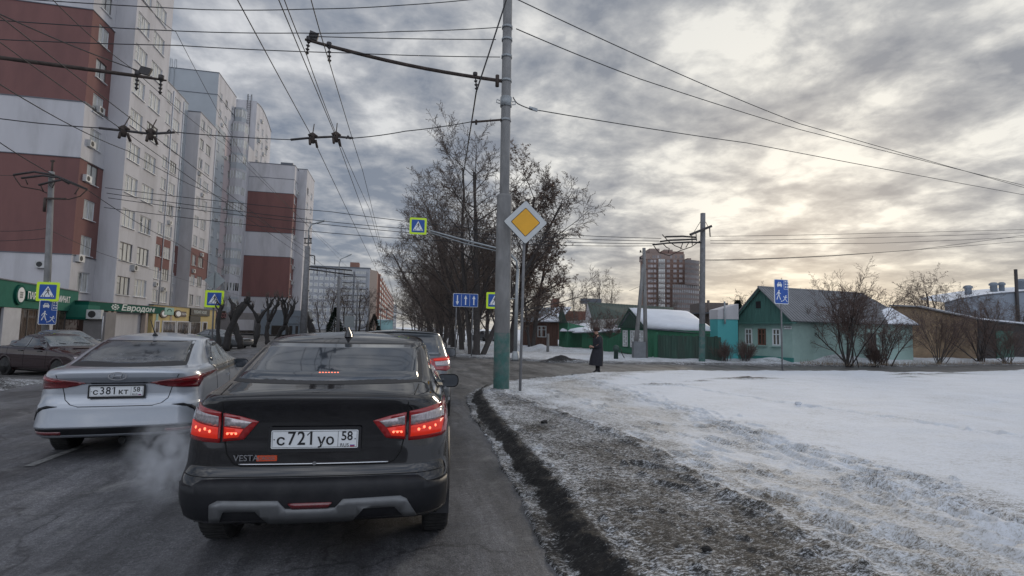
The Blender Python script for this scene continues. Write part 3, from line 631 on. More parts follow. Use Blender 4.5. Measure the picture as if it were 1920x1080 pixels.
b = MB(); b.obox(A0+U*Ln/2+Nv*.1+Vector((0, 0, 3.1)), U*Ln/2, Nv*.16, (0, 0, .78)); b.obox(A0+U*Ln/2+Nv*.1+Vector((0, 0, 3.92)), U*(Ln/2+.05), Nv*.22, (0, 0, .035), 1); b.build('fascia', [GREEN, COPING], P1)
def on(u, z, d): return A0+U*u+Nv*d+Vector((0, 0, z))
for u, kind in ((3.9, 0), (8.25, 1)):
    b = MB(); b.prism(circ(0, 0, .62, n=28), on(u, 3.12, .27), U, (0, 0, 1), .12, 0); b.prism(circ(0, 0, .46, n=28), on(u, 3.12, .395), U, (0, 0, 1), .02, 1)
    if kind: b.prism([(-.13, -.2), (.13, -.2), (.13, .2), (-.13, .2)], on(u, 3.12, .42), U, (0, 0, 1), .01, 2)
    else:
        for i in range(3):
            for j in range(3): b.prism(rrect(-.2+.14*i, -.09+.14*i, -.2+.14*j, -.09+.14*j, .02, 2), on(u, 3.12, .42), U, (0, 0, 1), .01, 3)
    b.build('round_sign', [GREEN_D, LET_W, GREEN, SIGNBACK], P1)
b = MB(); b.obox(on(6.05, 3.12, .33), U*1.25, Nv*.05, (0, 0, .3)); o = b.build('sign_board', GREEN_D, P1)
text('ПАРКЕТ', .62, on(6.05, 3.12, .385), U, (0, 0, 1), LET_W, P1, bold=.012)
text('ЛАМИНАТ', .62, on(10.6, 3.12, .28), U, (0, 0, 1), LET_W, P1, bold=.012)
for (u0, u1, mm) in ((0, 2.4, DARKIN), (4.6, 8.6, DARKIN), (9.6, 13.4, DARKIN)):
    b = MB(); b.obox(on((u0+u1)/2, 1.15, .03), U*((u1-u0)/2), Nv*.03, (0, 0, 1.15)); w = b.build('shop_window', GLASS_D, P1)
    f = MB(); k = max(2, int((u1-u0)/1.1))
    for i in range(k+1): f.obox(on(u0+(u1-u0)*i/k, 1.15, .07), U*.04, Nv*.03, (0, 0, 1.13))
    f.obox(on((u0+u1)/2, 2.27, .075), U*((u1-u0)/2), Nv*.028, (0, 0, .035)); f.build('frame', DFRAME, w)
for (u0, u1) in ((2.4, 4.6), (8.6, 9.6), (13.4, Ln)):
    b = MB(); b.obox(on((u0+u1)/2, 1.15, .1), U*((u1-u0)/2-.01), Nv*.12, (0, 0, 1.15)); b.build('pier', SHOPW, P1)
# single-storey annexe with the faded door and parquet lettering
P2 = thing('shop', 'low annexe with faded brown lettering under a green band, beside the entrance canopy', 'shop')
YA = 46.2
def pz(px, py, Y=YA): return at(px, py, Y)
xa, xb = pz(98, 600).x, pz(198, 600).x; xf = pz(166.5, 585).x
b = MB(); b.box(xa, xb, YA, YA+1.5, 0, 2.3); b.build('wall', GREYW, P2)
zt, zb = pz(130, 571).z, pz(130, 597).z
b = MB(); b.box(xa-.1, xf, YA-.12, YA+1.5, zb, zt); b.box(xa-.1, xf, YA-.16, YA-.1, zb-.06, zb+.1, 1); b.build('fascia', [GREEN, GREEN_D], P2)
x0, x1 = pz(97, 600).x, pz(145, 600).x; z1 = pz(120, 597).z-.05
b = MB(); b.box(x0, x1, YA-.05, YA, .1, z1); b.build('panel', BEIGE, P2)
zc = pz(122, 605).z; xm = (x0+x1)/2+.1
text('ДВЕРИ', .66, (xm, YA-.06, zc), (1, 0, 0), (0, 0, 1), LET_B, P2, sx=.82); text('ПАРКЕТ', .66, (xm-.05, YA-.06, zc-.66), (1, 0, 0), (0, 0, 1), LET_B, P2, sx=.72)
x0, x1 = pz(146, 600).x, pz(157, 600).x; b = MB(); b.box(x0, x1, YA-.04, YA+.02, 0, zb-.12); b.build('door', BROWN, P2)
ac_unit(P2, (pz(181, 590).x, YA-.02, pz(181, 598).z), 0, 1.25)
b = MB(); b.tube([(pz(195, 600).x, YA-.15, .1), (pz(195, 600).x, YA-.15, 2.0)], .05, 8); b.build('downpipe', SHOPW, P2)
# entrance canopy along the foot of the near tower
P3 = thing('entrance_canopy', 'deep green entrance canopy with white lettering over a dark doorway', 'canopy')
XC = -23.9; v = lambda px, py, X=XC: atx(px, py, X)
y0, y1 = v(167, 570).y, v(326, 580).y; z1, z0 = 3.13, 2.47
b = MB(); b.box(XC-1.2, XC, y0, y1, z0, z1); b.box(XC-1.25, XC+.04, y0-.05, y1+.05, z1, z1+.05, 1); b.build('fascia', [GREEN_D, COPING], P3)
text('Евродом', .72, (XC+.02, v(260, 579).y, 2.80), (0, 1, 0), (0, 0, 1), LETG, P3, shear=.2, bold=.018, sx=2.05)
b = MB(); cy, cz = v(216, 575).y, 2.82
for i in range(8): a = 2*pi*i/8; b.prism(circ(cy+.5*cos(a), cz+.2*sin(a), .16, .06, n=10), (XC+.0, 0, 0), (0, 1, 0), (0, 0, 1), .02)
b.prism(circ(cy, cz, .22, .08, n=14), (XC+.0, 0, 0), (0, 1, 0), (0, 0, 1), .02); b.build('emblem', LETG, P3)
PALEG = mat('pale green sign', (.20, .38, .33), .5, var=.05)
ya, yb = v(308, 579).y, v(325, 579).y
b = MB(); b.box(XC, XC+.07, ya, yb, 2.40, 3.16); b.build('sign_board', PALEG, P3)
b = MB(); cy, cz = (ya+yb)/2, 2.82
ring = circ(cy, cz, .55, .22, n=20, a0=R(-20), a1=R(200)); inn = circ(cy, cz, .36, .14, n=20, a0=R(-20), a1=R(200))
b.prism(ring+inn[::-1], (XC+.07, 0, 0), (0, 1, 0), (0, 0, 1), .01); b.build('emblem', GREEN_D, P3)
b = MB(); b.box(-30, XC-1.0, v(196, 600).y, y1, 0, 3.1); b.build('wall', GREYW, P3)
b = MB(); b.box(XC-1.0, XC-.92, v(222, 600).y-.6, v(274, 600).y+.2, 0, z0-.1); b.build('doorway', GLASS_D, P3)
for px in (206, 216, 276, 296, 322):
    b = MB(); y = v(px, 600).y; b.box(XC-.42, XC-.06, y-.22, y+.22, 0, z0-.01); b.build('column', BEIGE if px != 296 else PALEG, P3)
# yellow shop
P4 = thing('shop', 'yellow shop with white framed windows and a black fascia sign', 'shop')
XY = -24.0; v = lambda px, py, X=XY: atx(px, py, X)
y0, y1 = v(288, 575).y, v(405, 582).y; zt = 3.32
b = MB(); b.box(XY-7.8, XY, y0, y1, -.2, zt); b.box(XY-7.9, XY+.1, y0-.1, y1+.1, zt, zt+.08, 1); b.build('wall', [YELW, COPING], P4)
zw1, zw0 = v(340, 604).z, v(340, 630).z
for (a, c) in ((292, 297.5), (306, 328), (333, 353), (358, 375), (381, 387)):
    b = MB(); b.box(XY, XY+.06, v(a-1.8, 600).y, v(c+1.8, 600).y, -.1, zw1+.12); o = b.build('shop_window', SHOPW, P4)
    b = MB(); b.box(XY+.06, XY+.075, v(a, 600).y, v(c, 600).y, max(zw0, .0), zw1); b.build('pane', GLASS_D, o)
b = MB(); b.box(XY, XY+.16, v(355.5, 585).y, v(391, 585).y, v(370, 592).z, v(370, 579.5).z); b.build('sign_board', S_BLK, P4)
b = MB(); b.box(XY, XY+.14, v(354.5, 595).y, v(374, 595).y, v(365, 603.5).z, v(365, 592.6).z); b.build('sign_board', S_BLK, P4)
text('ELEGANT HOUSE', .52, (XY+.165, v(373.5, 585).y, v(373, 585.8).z), (0, 1, 0), (0, 0, 1), LETG, P4, sx=1.0)
for px, wide in ((306, 1), (332.5, 0)):
    b = MB(); c_ = v(px, 588.5); b.prism(circ(c_.y, c_.z, .95, .42, n=22), (XY, 0, 0), (0, 1, 0), (0, 0, 1), .12, 0); b.prism(circ(c_.y, c_.z, .62, .28, n=22), (XY+.12, 0, 0), (0, 1, 0), (0, 0, 1), .02, 1)
    b.build('round_sign', [BROWN, LET_W], P4)
b = MB(); b.box(XY, XY+.1, v(336.5, 589).y, v(347.5, 589).y, v(342, 594).z, v(342, 584).z); b.build('sign_board', BROWN, P4)
text('МЕБЕЛЬ', .3, (XY+.105, v(342.3, 589).y, v(342, 589).z), (0, 1, 0), (0, 0, 1), LET_W, P4, sx=1.4)
# darker shops behind the pollards
P5 = thing('shop', 'grey single storey shops with dark windows behind the pollarded trees', 'shop')
YD = 96; q = lambda px, py: at(px, py, YD)
b = MB(); b.box(q(404, 600).x, q(482, 600).x, YD, YD+8, 0, q(440, 586).z); b.box(q(440, 600).x, q(478, 600).x, YD-.6, YD, q(440, 619).z, q(440, 599).z, 1); b.build('wall', [GREYW, PLAST], P5)
b = MB(); b.box(q(409, 600).x, q(423, 600).x, YD-.3, YD-.1, q(415, 597).z, q(415, 583).z); b.build('sign_board', BROWN, P5)
text('МЯСО', 1.0, (q(416, 590).x, YD-.35, q(416, 592).z), (1, 0, 0), (0, 0, 1), mat('faded red lettering', (.45, .2, .2), .6, var=0), P5, sx=.55)
for (a, c) in ((408, 420), (440, 452), (455, 462), (466, 476)):
    b = MB(); b.box(q(a, 600).x, q(c, 600).x, YD-.1, YD+.02, .2, q(440, 622).z); b.build('shop_window', GLASS_D, P5)
P6 = thing('kiosk', 'long blue grey metal panelled pavilion beyond the pollarded trees', 'kiosk')
YK = 92; q = lambda px, py: at(px, py, YK)
BG = mat('blue grey panel', (.16, .19, .22), .6, .2, var=.08)
b = MB(); b.box(q(488, 600).x, q(566, 600).x, YK, YK+10, 0, q(520, 581).z); b.build('wall', BG, P6)
b = MB(); b.box(q(540, 600).x, q(566, 600).x, YK-.15, YK, q(550, 607).z, q(550, 582).z); b.box(q(540, 600).x, q(566, 600).x, YK-.18, YK-.15, q(550, 594.5).z, q(550, 593.5).z, 1); b.build('panel', [BG, COPING], P6)
b = MB()
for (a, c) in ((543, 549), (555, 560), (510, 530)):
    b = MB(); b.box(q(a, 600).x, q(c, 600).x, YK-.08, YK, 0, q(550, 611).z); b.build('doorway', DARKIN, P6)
# --- nine-storey blocks far down the street
FARW = mat('grey panel wall', (.33, .34, .36), .9, var=.06, scale=.2); FARB = mat('brown brick', (.24, .13, .10), .9, var=.12, scale=.3); FARBG = mat('beige brick end', (.27, .22, .19), .9, var=.08)
F1 = thing('apartment_building', 'nine storey block down the street with pale end wall and brown balconied side', 'apartment building')
YF = 240; q = lambda px, py: at(px, py, YF)
x0, xm, x1 = q(572, 600).x, q(636, 600).x, q(690, 600).x; zt = q(640, 502).z; zr = q(690, 505).z
b = MB(); b.box(x0-14, x1, YF, YF+60, 0, zt); b.box(x0-14, x1+.2, YF-.2, YF+60, zt, zt+.5, 1); b.box(q(655, 500).x, q(672, 500).x, YF+3, YF+8, zt+.5, zt+3, 2); b.build('wall', [FARW, COPING, FARB], F1)
wm = MB(); wm.box(-.8, .8, -.12, .0, 0, 1.5, 0); wm.face([(-.68, -.13, .12), (.68, -.13, .12), (.68, -.13, 1.38), (-.68, -.13, 1.38)], 1); wmesh = wm.mesh('window', [FRAME, GLASS])
dz = (zt-2.5)/9
for k in range(9):
    for i in range(6): inst('window', wmesh, F1, (x0+1.5+(xm-x0-3)*i/5, YF, 2.2+dz*k))
bal = MB(); W_ = (x1-xm-1.2)
for i in range(2):
    bx = xm+.4+i*W_/2; bal.box(bx, bx+W_/2-.7, -1.0, 0, 0, 1.1, 0); bal.box(bx+.05, bx+W_/2-.75, -.95, 0, 1.1, 2.4, 1)
    for j in range(7): u = bx+.1+(W_/2-.95)*j/6; bal.box(u, u+.12, -1.0, -.94, 1.1, 2.4, 0)
balm = bal.mesh('balcony', [FARW, GLASS])
for k in range(9): inst('balcony', balm, F1, (0, YF, 1.6+dz*k))
# brown side, running away from us
e0 = Vector((q(703, 600).x, YF+6, 0)); e1 = Vector((at(735, 600, 470).x, 470, 0)); U = (e1-e0).normalized(); Ln = (e1-e0).length
b = MB(); Nn = U.cross(Vector((0, 0, 1)))
b.obox(e0+U*Ln/2-Nn*6+Vector((0, 0, zr/2)), U*Ln/2, Nn*6, (0, 0, zr/2)); b.face([(x1, YF+.5, 0), (e0.x, e0.y, 0), (e0.x, e0.y, zr), (x1, YF+.5, zr)], 1); b.build('wall', [FARB, FARBG], F1)
st = MB(); st.obox((0, 0, zr/2), (0, 5.2, 0), (.7, 0, 0), (0, 0, zr/2-.6), 0)
for k in range(9):
    z = 1.6+(zr-2.5)/9*k; st.obox((.75, 0, z+1.75), (0, 4.6, 0), (.05, 0, 0), (0, 0, .7), 1); st.obox((.8, 0, z+.55), (0, 4.9, 0), (.1, 0, 0), (0, 0, .5), 2)
stm = st.mesh('balcony_stack', [FARB, GLASS, mat('weathered red balcony', (.30, .13, .10), .9, var=.2, objvar=.25)])
for i in range(12): o = inst('balcony_stack', stm, F1, tuple(e0+U*(12+i*(Ln-20)/11)+Nn*.3)); o.rotation_euler = (0, 0, math.atan2(-Nn.x*0+U.y, U.x)-pi/2)
F2 = thing('apartment_building', 'pale grey block showing past the long brown one, furthest along the street', 'apartment building')
YF = 560; q = lambda px, py: at(px, py, YF)
b = MB(); b.box(q(733, 600).x, q(742.5, 600).x, YF, YF+60, 0, q(738, 571).z); b.build('wall', [FARW], F2)
wm = MB(); wm.box(-.9, .9, -.2, .0, 0, 1.6, 0); wfm = wm.mesh('window', [GLASS])
for k in range(8):
    for i in range(3): inst('window', wfm, F2, (q(735+2.6*i, 600).x, YF, 3+2.9*k))
F3 = thing('hoarding', 'long pale teal hoarding low at the far end of the street', 'hoarding')
YH = 210; q = lambda px, py: at(px, py, YH)
b = MB(); b.box(q(706, 600).x, q(737, 600).x, YH, YH+.2, 0, q(720, 600).z); b.box(q(706, 600).x-.2, q(737, 600).x+.2, YH-.1, YH+.3, q(720, 600).z, q(720, 600).z+.25, 1); b.build('board', [mat('pale teal', (.20, .33, .33), .7, var=.25, scale=.3), FRAME], F3)
# ------------------------------------------------------------------ low houses and walls along the side street
TEAL_L = mat('pale turquoise plaster', (.33, .46, .42), .85, var=.10, scale=.9, bump=.2, bscale=15, dirt=(.19, .27, .25), dirt_amt=.5, dscale=.9)
TEAL_B = mat('bright turquoise paint', (.08, .36, .37), .6, var=.08, scale=.8)
TEAL_D = mat('teal plinth', (.035, .19, .17), .7, var=.1)
DKG = mat('dark green boards', (.06, .15, .13), .7, var=.18, scale=2.5, stretch=(3, 3, .4)); MIDG = mat('green boards', (.035, .15, .085), .7, var=.18, scale=2.5, stretch=(3, 3, .4))
GRN_D = mat('dull green boards', (.04, .085, .065), .75, var=.25, scale=2.5, stretch=(3, 3, .4), dirt=(.05, .05, .045), dirt_amt=.6)
SLATE = mat('corrugated grey sheet', (.22, .225, .235), .65, .15, var=.16, scale=1.3)
TIN = mat('old tin roof', (.16, .18, .20), .6, .3, var=.2, scale=1.5)
BRICKM = None
def brick_mat(name, c1, c2, mortar, sc=1.0):
    m_ = bpy.data.materials.new(name); m_.use_nodes = True; t = m_.node_tree; L = t.links.new; b = t.nodes['Principled BSDF']
    tc = t.nodes.new('ShaderNodeTexCoord'); br = t.nodes.new('ShaderNodeTexBrick'); mp = t.nodes.new('ShaderNodeMapping'); L(tc.outputs['UV'], mp.inputs[0]); L(mp.outputs[0], br.inputs[0])
    br.inputs['Color1'].default_value = (*c1, 1); br.inputs['Color2'].default_value = (*c2, 1); br.inputs['Mortar'].default_value = (*mortar, 1)
    br.inputs['Scale'].default_value = sc; br.inputs['Brick Width'].default_value = .27; br.inputs['Row Height'].default_value = .085; br.inputs['Mortar Size'].default_value = .012
    n = noise_(t, tc.outputs['Object'], 1.1, 6, .65); c = mixc(t, 1.0, br.outputs[0], ramp(t, n, [(.3, g3(.65)), (.7, g3(1.2))]), 'MULTIPLY')
    L(c, b.inputs['Base Color']); b.inputs['Roughness'].default_value = .9; return m_
BRICKM = brick_mat('tan brick', (.32, .22, .12), (.26, .17, .095), (.15, .13, .11))
def uvwall(name, mats, parent, A, B, za, zb, z0=0, mi=0):
    """a wall quad from A to B with UVs in metres (za, zb: heights at each end), 0.3 m thick"""
    A, B = Vector(A), Vector(B); d = (B-A); l = d.length; U = d.normalized(); Nn = U.cross(Vector((0, 0, 1)))
    f = [(A.x, A.y, z0), (B.x, B.y, z0), (B.x, B.y, zb), (A.x, A.y, za)]; k = [tuple(Vector(p)-Nn*.3) for p in f]
    b = MB(); b.face(f, mi); b.face(k[::-1], mi)
    for i in range(4): j = (i+1) % 4; b.face([f[j], f[i], k[i], k[j]], mi)
    me = b.mesh(name, mats); uv = me.uv_layers.new(name='UVMap')
    for lp in me.loops:
        v = Vector(me.vertices[lp.vertex_index].co); uv.data[lp.index].uv = ((v-A).dot(U), v.z)
    o = bpy.data.objects.new(name, me); COL.objects.link(o); o.parent = parent; return o
def dp(px, py, D): return Vector((0, 0, EYE)) + ray(px, py)*D
def flat(v, z=0): return Vector((v.x, v.y, z))
def roof_plane(mb, e0, e1, r0, r1, mi=0, t=.06, ribs=0, rib_mi=None):
    """sloping roof sheet between eave e0-e1 and ridge r0-r1, with thickness and standing ribs"""
    e0, e1, r0, r1 = map(Vector, (e0, e1, r0, r1)); n = (e1-e0).cross(r0-e0).normalized(); n = n if n.z > 0 else -n
    P = [e0, e1, r1, r0]; T = [p+n*t for p in P]; mb.face(T, mi); mb.face(P[::-1], mi)
    for i in range(4): j = (i+1) % 4; mb.face([P[i], P[j], T[j], T[i]], mi)
    for k in range(ribs):
        f = (k+.5)/ribs; a = e0.lerp(e1, f)+n*(t+.012); c = r0.lerp(r1, f)+n*(t+.012); mb.bar(a, c, .05, .035, rib_mi if rib_mi is not None else mi, up=n)
def snow_sheet(pts, name, parent, t=.14, seed=0, nu=30, nv=14, cut=None):
    """snow lying on a roof: pts = eave0, eave1, ridge1, ridge0; drops toward the edges, cut(u,v) trims it"""
    e0, e1, r1, r0 = map(Vector, pts); n = (e1-e0).cross(r0-e0).normalized(); n = n if n.z > 0 else -n; b = MB(); rows = []
    for j in range(nv+1):
        row = []
        for i in range(nu+1):
            u, v = i/nu, j/nv; p = e0.lerp(e1, u).lerp(r0.lerp(r1, u), v)
            w = noise.noise(Vector((p.x*.9+seed, p.y*.9, p.z*.9))); ed = min(1, min(u, 1-u)*14, v*12, (1-v)*12)
            row.append(p+n*(t*(.55+.6*ed+.35*w)+(.0))*(1 if ed > 0 else .45))
        rows.append(row)
    for j in range(nv):
        for i in range(nu):
            if cut and cut((i+.5)/nu, (j+.5)/nv): continue
            b.face([rows[j][i], rows[j][i+1], rows[j+1][i+1], rows[j+1][i]], 0, True)
    for i in range(nu):           # eave lip
        if not (cut and cut((i+.5)/nu, .02)): p, q_ = rows[0][i], rows[0][i+1]; b.face([p-n*t*.6, q_-n*t*.6, q_, p], 0, True)
    me = b.mesh(name, [SNOW_C]); bm = bmesh.new(); bm.from_mesh(me); bmesh.ops.remove_doubles(bm, verts=bm.verts, dist=.0005); bm.to_mesh(me); bm.free()
    o = bpy.data.objects.new(name, me); COL.objects.link(o); o.parent = parent; return o
def wall_window(parent, O, U, w, h, n=2, fr=S_WHITE, glass=None, sill=True, depth=.04):
    U = Vector(U).normalized(); Nn = U.cross(Vector((0, 0, 1))); O = Vector(O); Z = Vector((0, 0, 1)); b = MB()
    for (a, c, d, e) in ((-w/2, -w/2+.07, 0, h), (w/2-.07, w/2, 0, h), (-w/2, w/2, 0, .07), (-w/2, w/2, h-.07, h)) + tuple((-w/2+w*i/n-.03, -w/2+w*i/n+.03, 0, h) for i in range(1, n)) + ((-w/2, w/2, h*.66-.025, h*.66+.025),):
        b.obox(O+U*(a+c)/2+Z*(d+e)/2+Nn*depth, U*(c-a)/2, Nn*(.03 if e-d == h else .028), Z*(e-d)/2)
    o = b.build('window', fr, parent)
    p = MB(); p.obox(O+Z*h/2+Nn*.012, U*(w/2-.02), Nn*.01, Z*(h/2-.02)); p.build('pane', glass or GLASS_D, o)
    if sill: s = MB(); s.obox(O-Z*.04+Nn*.08, U*(w/2+.1), Nn*.1, Z*.03); s.build('sill', TEAL_L if fr is S_WHITE or True else fr, o)
    return o
# --- the turquoise corner house
H1 = thing('house', 'pale turquoise house with three small windows and a dark teal gable under grey roof sheets', 'house')
DR, DL = 28.5, 32.0
Rr, Ll = flat(dp(1486, 640, DR)), flat(dp(1385, 640, DL)); Uf = (Rr-Ll).normalized(); Wf = (Rr-Ll).length; Sd = Vector((-Uf.y, Uf.x, 0)); Sd = Sd if Sd.x > 0 else -Sd
ZE, ZR = 2.36, 4.28; LEN = 10.2
Rb, Lb = Rr+Sd*LEN, Ll+Sd*LEN; Z = Vector((0, 0, 1)); Nf = Uf.cross(Z)
b = MB(); P = lambda v, z: (v.x, v.y, z)
b.face([P(Ll, 0), P(Rr, 0), P(Rr, ZE), P(Ll, ZE)]); b.face([P(Rr, 0), P(Rb, 0), P(Rb, ZE), P(Rr, ZE)]); b.face([P(Rb, 0), P(Lb, 0), P(Lb, ZE), P(Rb, ZE)]); b.face([P(Lb, 0), P(Ll, 0), P(Ll, ZE), P(Lb, ZE)])
b.build('wall', TEAL_L, H1)
b = MB(); b.obox((Ll+Rr)/2+Nf*.06+Z*.13, Uf*(Wf/2+.06), Nf*.06, Z*.22); b.build('plinth', TEAL_D, H1)
mid = (Ll+Rr)/2; oh = .38
rF, rB = mid+Z*ZR-Sd*oh, mid+Z*ZR+Sd*(LEN-1.6)
eR0, eR1 = Rr+Z*(ZE-.05)-Sd*oh+Uf*.3, Rb+Z*(ZE-.05)+Uf*.3+Sd*.3; eL0, eL1 = Ll+Z*(ZE-.05)-Sd*oh-Uf*.3, Lb+Z*(ZE-.05)-Uf*.3+Sd*.3
b = MB(); roof_plane(b, eR0, eR1, rF, rB, 0, .05, 44); roof_plane(b, eL0, eL1, rF, rB, 0, .05, 10); roof_plane(b, eR1, eL1, rB, rB+Z*.001, 0, .05, 0)
b.tube([rF+Z*.06, rB+Z*.06], .07, 6); b.build('roof', SLATE, H1)
b = MB(); g0, g1, g2 = Ll-Uf*.28+Z*(ZE-.06), Rr+Uf*.28+Z*(ZE-.06), mid+Z*(ZR-.05); off = Nf*.10
b.face([g0+off, g1+off, g2+off]); b.face([g0-off, g2-off, g1-off]); b.obox((g0+g1)/2+Nf*.24-Z*.05, Uf*(Wf/2+.34), Nf*.16, Z*.045)
n = 26
for i in range(n):
    f = (i+.5)/n; x = g0.lerp(g1, f)+off; top = g0.lerp(g2, f*2) if f < .5 else g2.lerp(g1, f*2-1)
    if top.z-x.z > .1: b.bar(x+Nf*.004, Vector((x.x, x.y, top.z-.03))+Nf*.004, .025, .012)
b.bar(g0+off*2.6-Z*.02, g2+off*2.6+Z*.06, .04, .14); b.bar(g2+off*2.6+Z*.06, g1+off*2.6-Z*.02, .04, .14); b.build('gable', DKG, H1)
b = MB(); c_ = g0.lerp(g1, .44)+Z*1.02+off*1.1; b.obox(c_, Uf*.17, Nf*.02, Z*.2); b.build('attic_vent', S_BLK, H1)
for f in (.215, .47, .735): wall_window(H1, Ll.lerp(Rr, f)+Z*.98+Nf*.0, Uf, .52, .95, 2, S_WHITE if f < .3 or f > .6 else mat('brown sash', (.16, .07, .05), .6, var=.1))
wall_window(H1, Rr+Sd*6.4+Z*.9, Sd, .7, .9, 2, DFRAME); Ns = Sd.cross(Z)
b = MB(); b.obox(Ll.lerp(Rr, .93)+Z*2.0+Nf*.03, Uf*.24, Nf*.012, Z*.1); b.build('street_plate', S_WHITE, H1)
text('ул. ПУГАЧЁВА', .13, Ll.lerp(Rr, .93)+Z*2.0+Nf*.046, Uf, Z, S_BLK, H1, sx=.5, ext=.001)
snow_sheet((eR0.lerp(eR1, .72)+Z*.03, eR1+Z*.03, rB.lerp(eR1, .45)+Z*.05, rB.lerp(eR0, .02).lerp(eR0.lerp(eR1, .8), .55)+Z*.04), 'roof_snow', H1, .09, 3)
# bright turquoise porch at its side
H2 = thing('porch', 'bright turquoise flat fronted porch with a pale fascia beside the gabled house', 'porch')
a0, a1 = flat(dp(1346, 640, 30.0)), flat(dp(1384, 640, 30.6)); Up = (a1-a0).normalized(); Np = Up.cross(Z); wp = (a1-a0).length
b = MB(); b.obox((a0+a1)/2-Np*.3+Z*1.22, Up*wp/2, Np*.3, Z*1.22); b.build('wall', TEAL_B, H2)
b = MB(); top0, top1 = a0+Z*2.95-Up*.05, a1+Z*3.35; b.face([a0+Z*2.42-Up*.05+Np*.06, a1+Z*2.44+Np*.06, top1+Np*.06, top0+Np*.06]); b.face([top0+Np*.06, top1+Np*.06, top1-Np*.6, top0-Np*.6]); b.face([a0+Z*2.42-Up*.05+Np*.06, top0+Np*.06, top0-Np*.6, a0+Z*2.42-Up*.05-Np*.6]); b.build('fascia', PLAST, H2)
b = MB(); p = a0.lerp(a1, .27)+Np*.12; b.tube([p+Z*2.15, p+Z*2.35+Np*.02, p+Z*3.45], .05, 8); b.build('flue_pipe', STEEL, H2)
# --- green house with the snowy roof, and the dull green fence running on from it
H3 = thing('house', 'small green wooden house with carved windows and a thick white snow roof', 'house')
A_, B_, C_ = flat(dp(1164.5, 640, 37.5)), flat(dp(1214, 640, 33.5)), flat(dp(1343, 640, 30.3)); ZE3, ZR3 = 1.95, 3.15
ab = (B_-A_).normalized(); Ng = ab.cross(Z); back = (C_-B_); D_ = A_+back*.8
b = MB(); b.face([P(A_, 0), P(B_, 0), P(B_, ZE3), P(A_, ZE3)]); b.face([P(B_, 0), P(C_, 0), P(C_, ZE3-.15), P(B_, ZE3)]); b.face([P(A_, 0), P(A_, ZE3), P(D_, ZE3), P(D_, 0)]); b.build('wall', MIDG, H3)
gm = A_.lerp(B_, .42)+Z*ZR3; b = MB(); b.face([A_+Z*(ZE3-.1)+Ng*.12, B_+Z*(ZE3-.15)+Ng*.12, gm+Ng*.12]); b.bar(A_+Z*ZE3+Ng*.16, B_+Z*(ZE3-.05)+Ng*.16, .08, .1)
b.bar(A_+Z*(ZE3-.1)+Ng*.18-ab*.2, gm+Ng*.18, .04, .12); b.bar(gm+Ng*.18, B_+Z*(ZE3-.2)+Ng*.18+ab*.2, .04, .12); b.build('gable', GRN_D, H3)
gE = dp(1292, 586.5, 38.5)
b = MB(); roof_plane(b, B_+Z*(ZE3-.16)+Ng*.2, C_+Z*1.50, gm+Ng*.2-Z*.2, gE-Z*.45, 0, .03); roof_plane(b, A_+Z*(ZE3-.1)+Ng*.2, D_+Z*(ZE3-.1), gm+Ng*.2-Z*.2, gE-Z*.5, 0, .03); b.build('roof', TIN, H3)
snow_sheet((B_+Z*(ZE3-.06)+Ng*.15, C_+Z*1.72, gE+Z*.03, gm+Ng*.15+Z*.05), 'roof_snow', H3, .20, 9, nu=44)
for f in (.2, .5, .8):
    o = wall_window(H3, A_.lerp(B_, f)+Z*.55, ab, .75, 1.15, 2, S_WHITE, GLASS, sill=False, depth=.05)
    b = MB()
    for i in range(7): b.obox(A_.lerp(B_, f)+Z*(.6+.17*i)+Ng*.055+ab*(.12*(-1)**i), ab*.10, Ng*.008, Z*.045)
    b.build('lattice', S_WHITE, o)
b = MB(); b.obox(A_.lerp(B_, .5)+Z*.3+Ng*.1, ab*2.4, Ng*.1, Z*.18); b.build('plinth', MIDG, H3)
F4 = thing('fence', 'dull dark green board fence below the snowy roof', 'fence')
f0, f1 = flat(dp(1228, 640, 32.0)), flat(dp(1352, 640, 28.6)); uf = (f1-f0).normalized(); nf = uf.cross(Z); lf_ = (f1-f0).length; b = MB()
for i in range(22): z = 1.42+.03*sin(i*2.3); b.obox(f0+uf*(lf_*(i+.5)/22)+Z*z/2+nf*(.006*(i % 2)), uf*(lf_/44-.008), nf*.02, Z*z/2)
b.build('board_panel', GRN_D, F4)
b = MB(); b.obox(f0+uf*.1+Z*.8+nf*.05, uf*.12, nf*.05, Z*.8); b.build('post', MIDG, F4)
b = MB(); b.obox(f0-uf*.45+Z*.62+nf*.1, uf*.3, nf*.03, Z*.62); b.build('gate', MIDG, F4)
# lighter green fence and sheds to the side of it
F5 = thing('fence', 'bright green board fence sloping down beside the windows of the snowy green house', 'fence')
f0, f1 = flat(dp(1122, 640, 41)), flat(dp(1166, 640, 37.8)); uf = (f1-f0).normalized(); nf = uf.cross(Z); b = MB()
for i in range(14): z = .98+.55*max(0, (i-5)/9); b.obox(f0.lerp(f1, (i+.5)/14)+Z*z/2+nf*(.006*(i % 2)), uf*((f1-f0).length/28-.008), nf*.02, Z*z/2)
b.build('board_panel', MIDG, F5)
H6 = thing('shed', 'low green shed with a snow covered lean-to roof', 'shed')
s0, s1 = flat(dp(1091, 640, 46)), flat(dp(1128, 640, 43)); u6 = (s1-s0).normalized(); n6 = u6.cross(Z)
b = MB(); b.obox((s0+s1)/2-n6*1.5+Z*.75, u6*(s1-s0).length/2, n6*1.5, Z*.75); b.build('wall', MIDG, H6)
b = MB(); roof_plane(b, s0-u6*1.2+n6*.3+Z*1.38, s1+u6*.3+n6*.3+Z*1.48, s0-u6*1+Z*1.75-n6*3, s1+Z*1.85-n6*3, 0, .05); b.build('roof', TIN, H6)
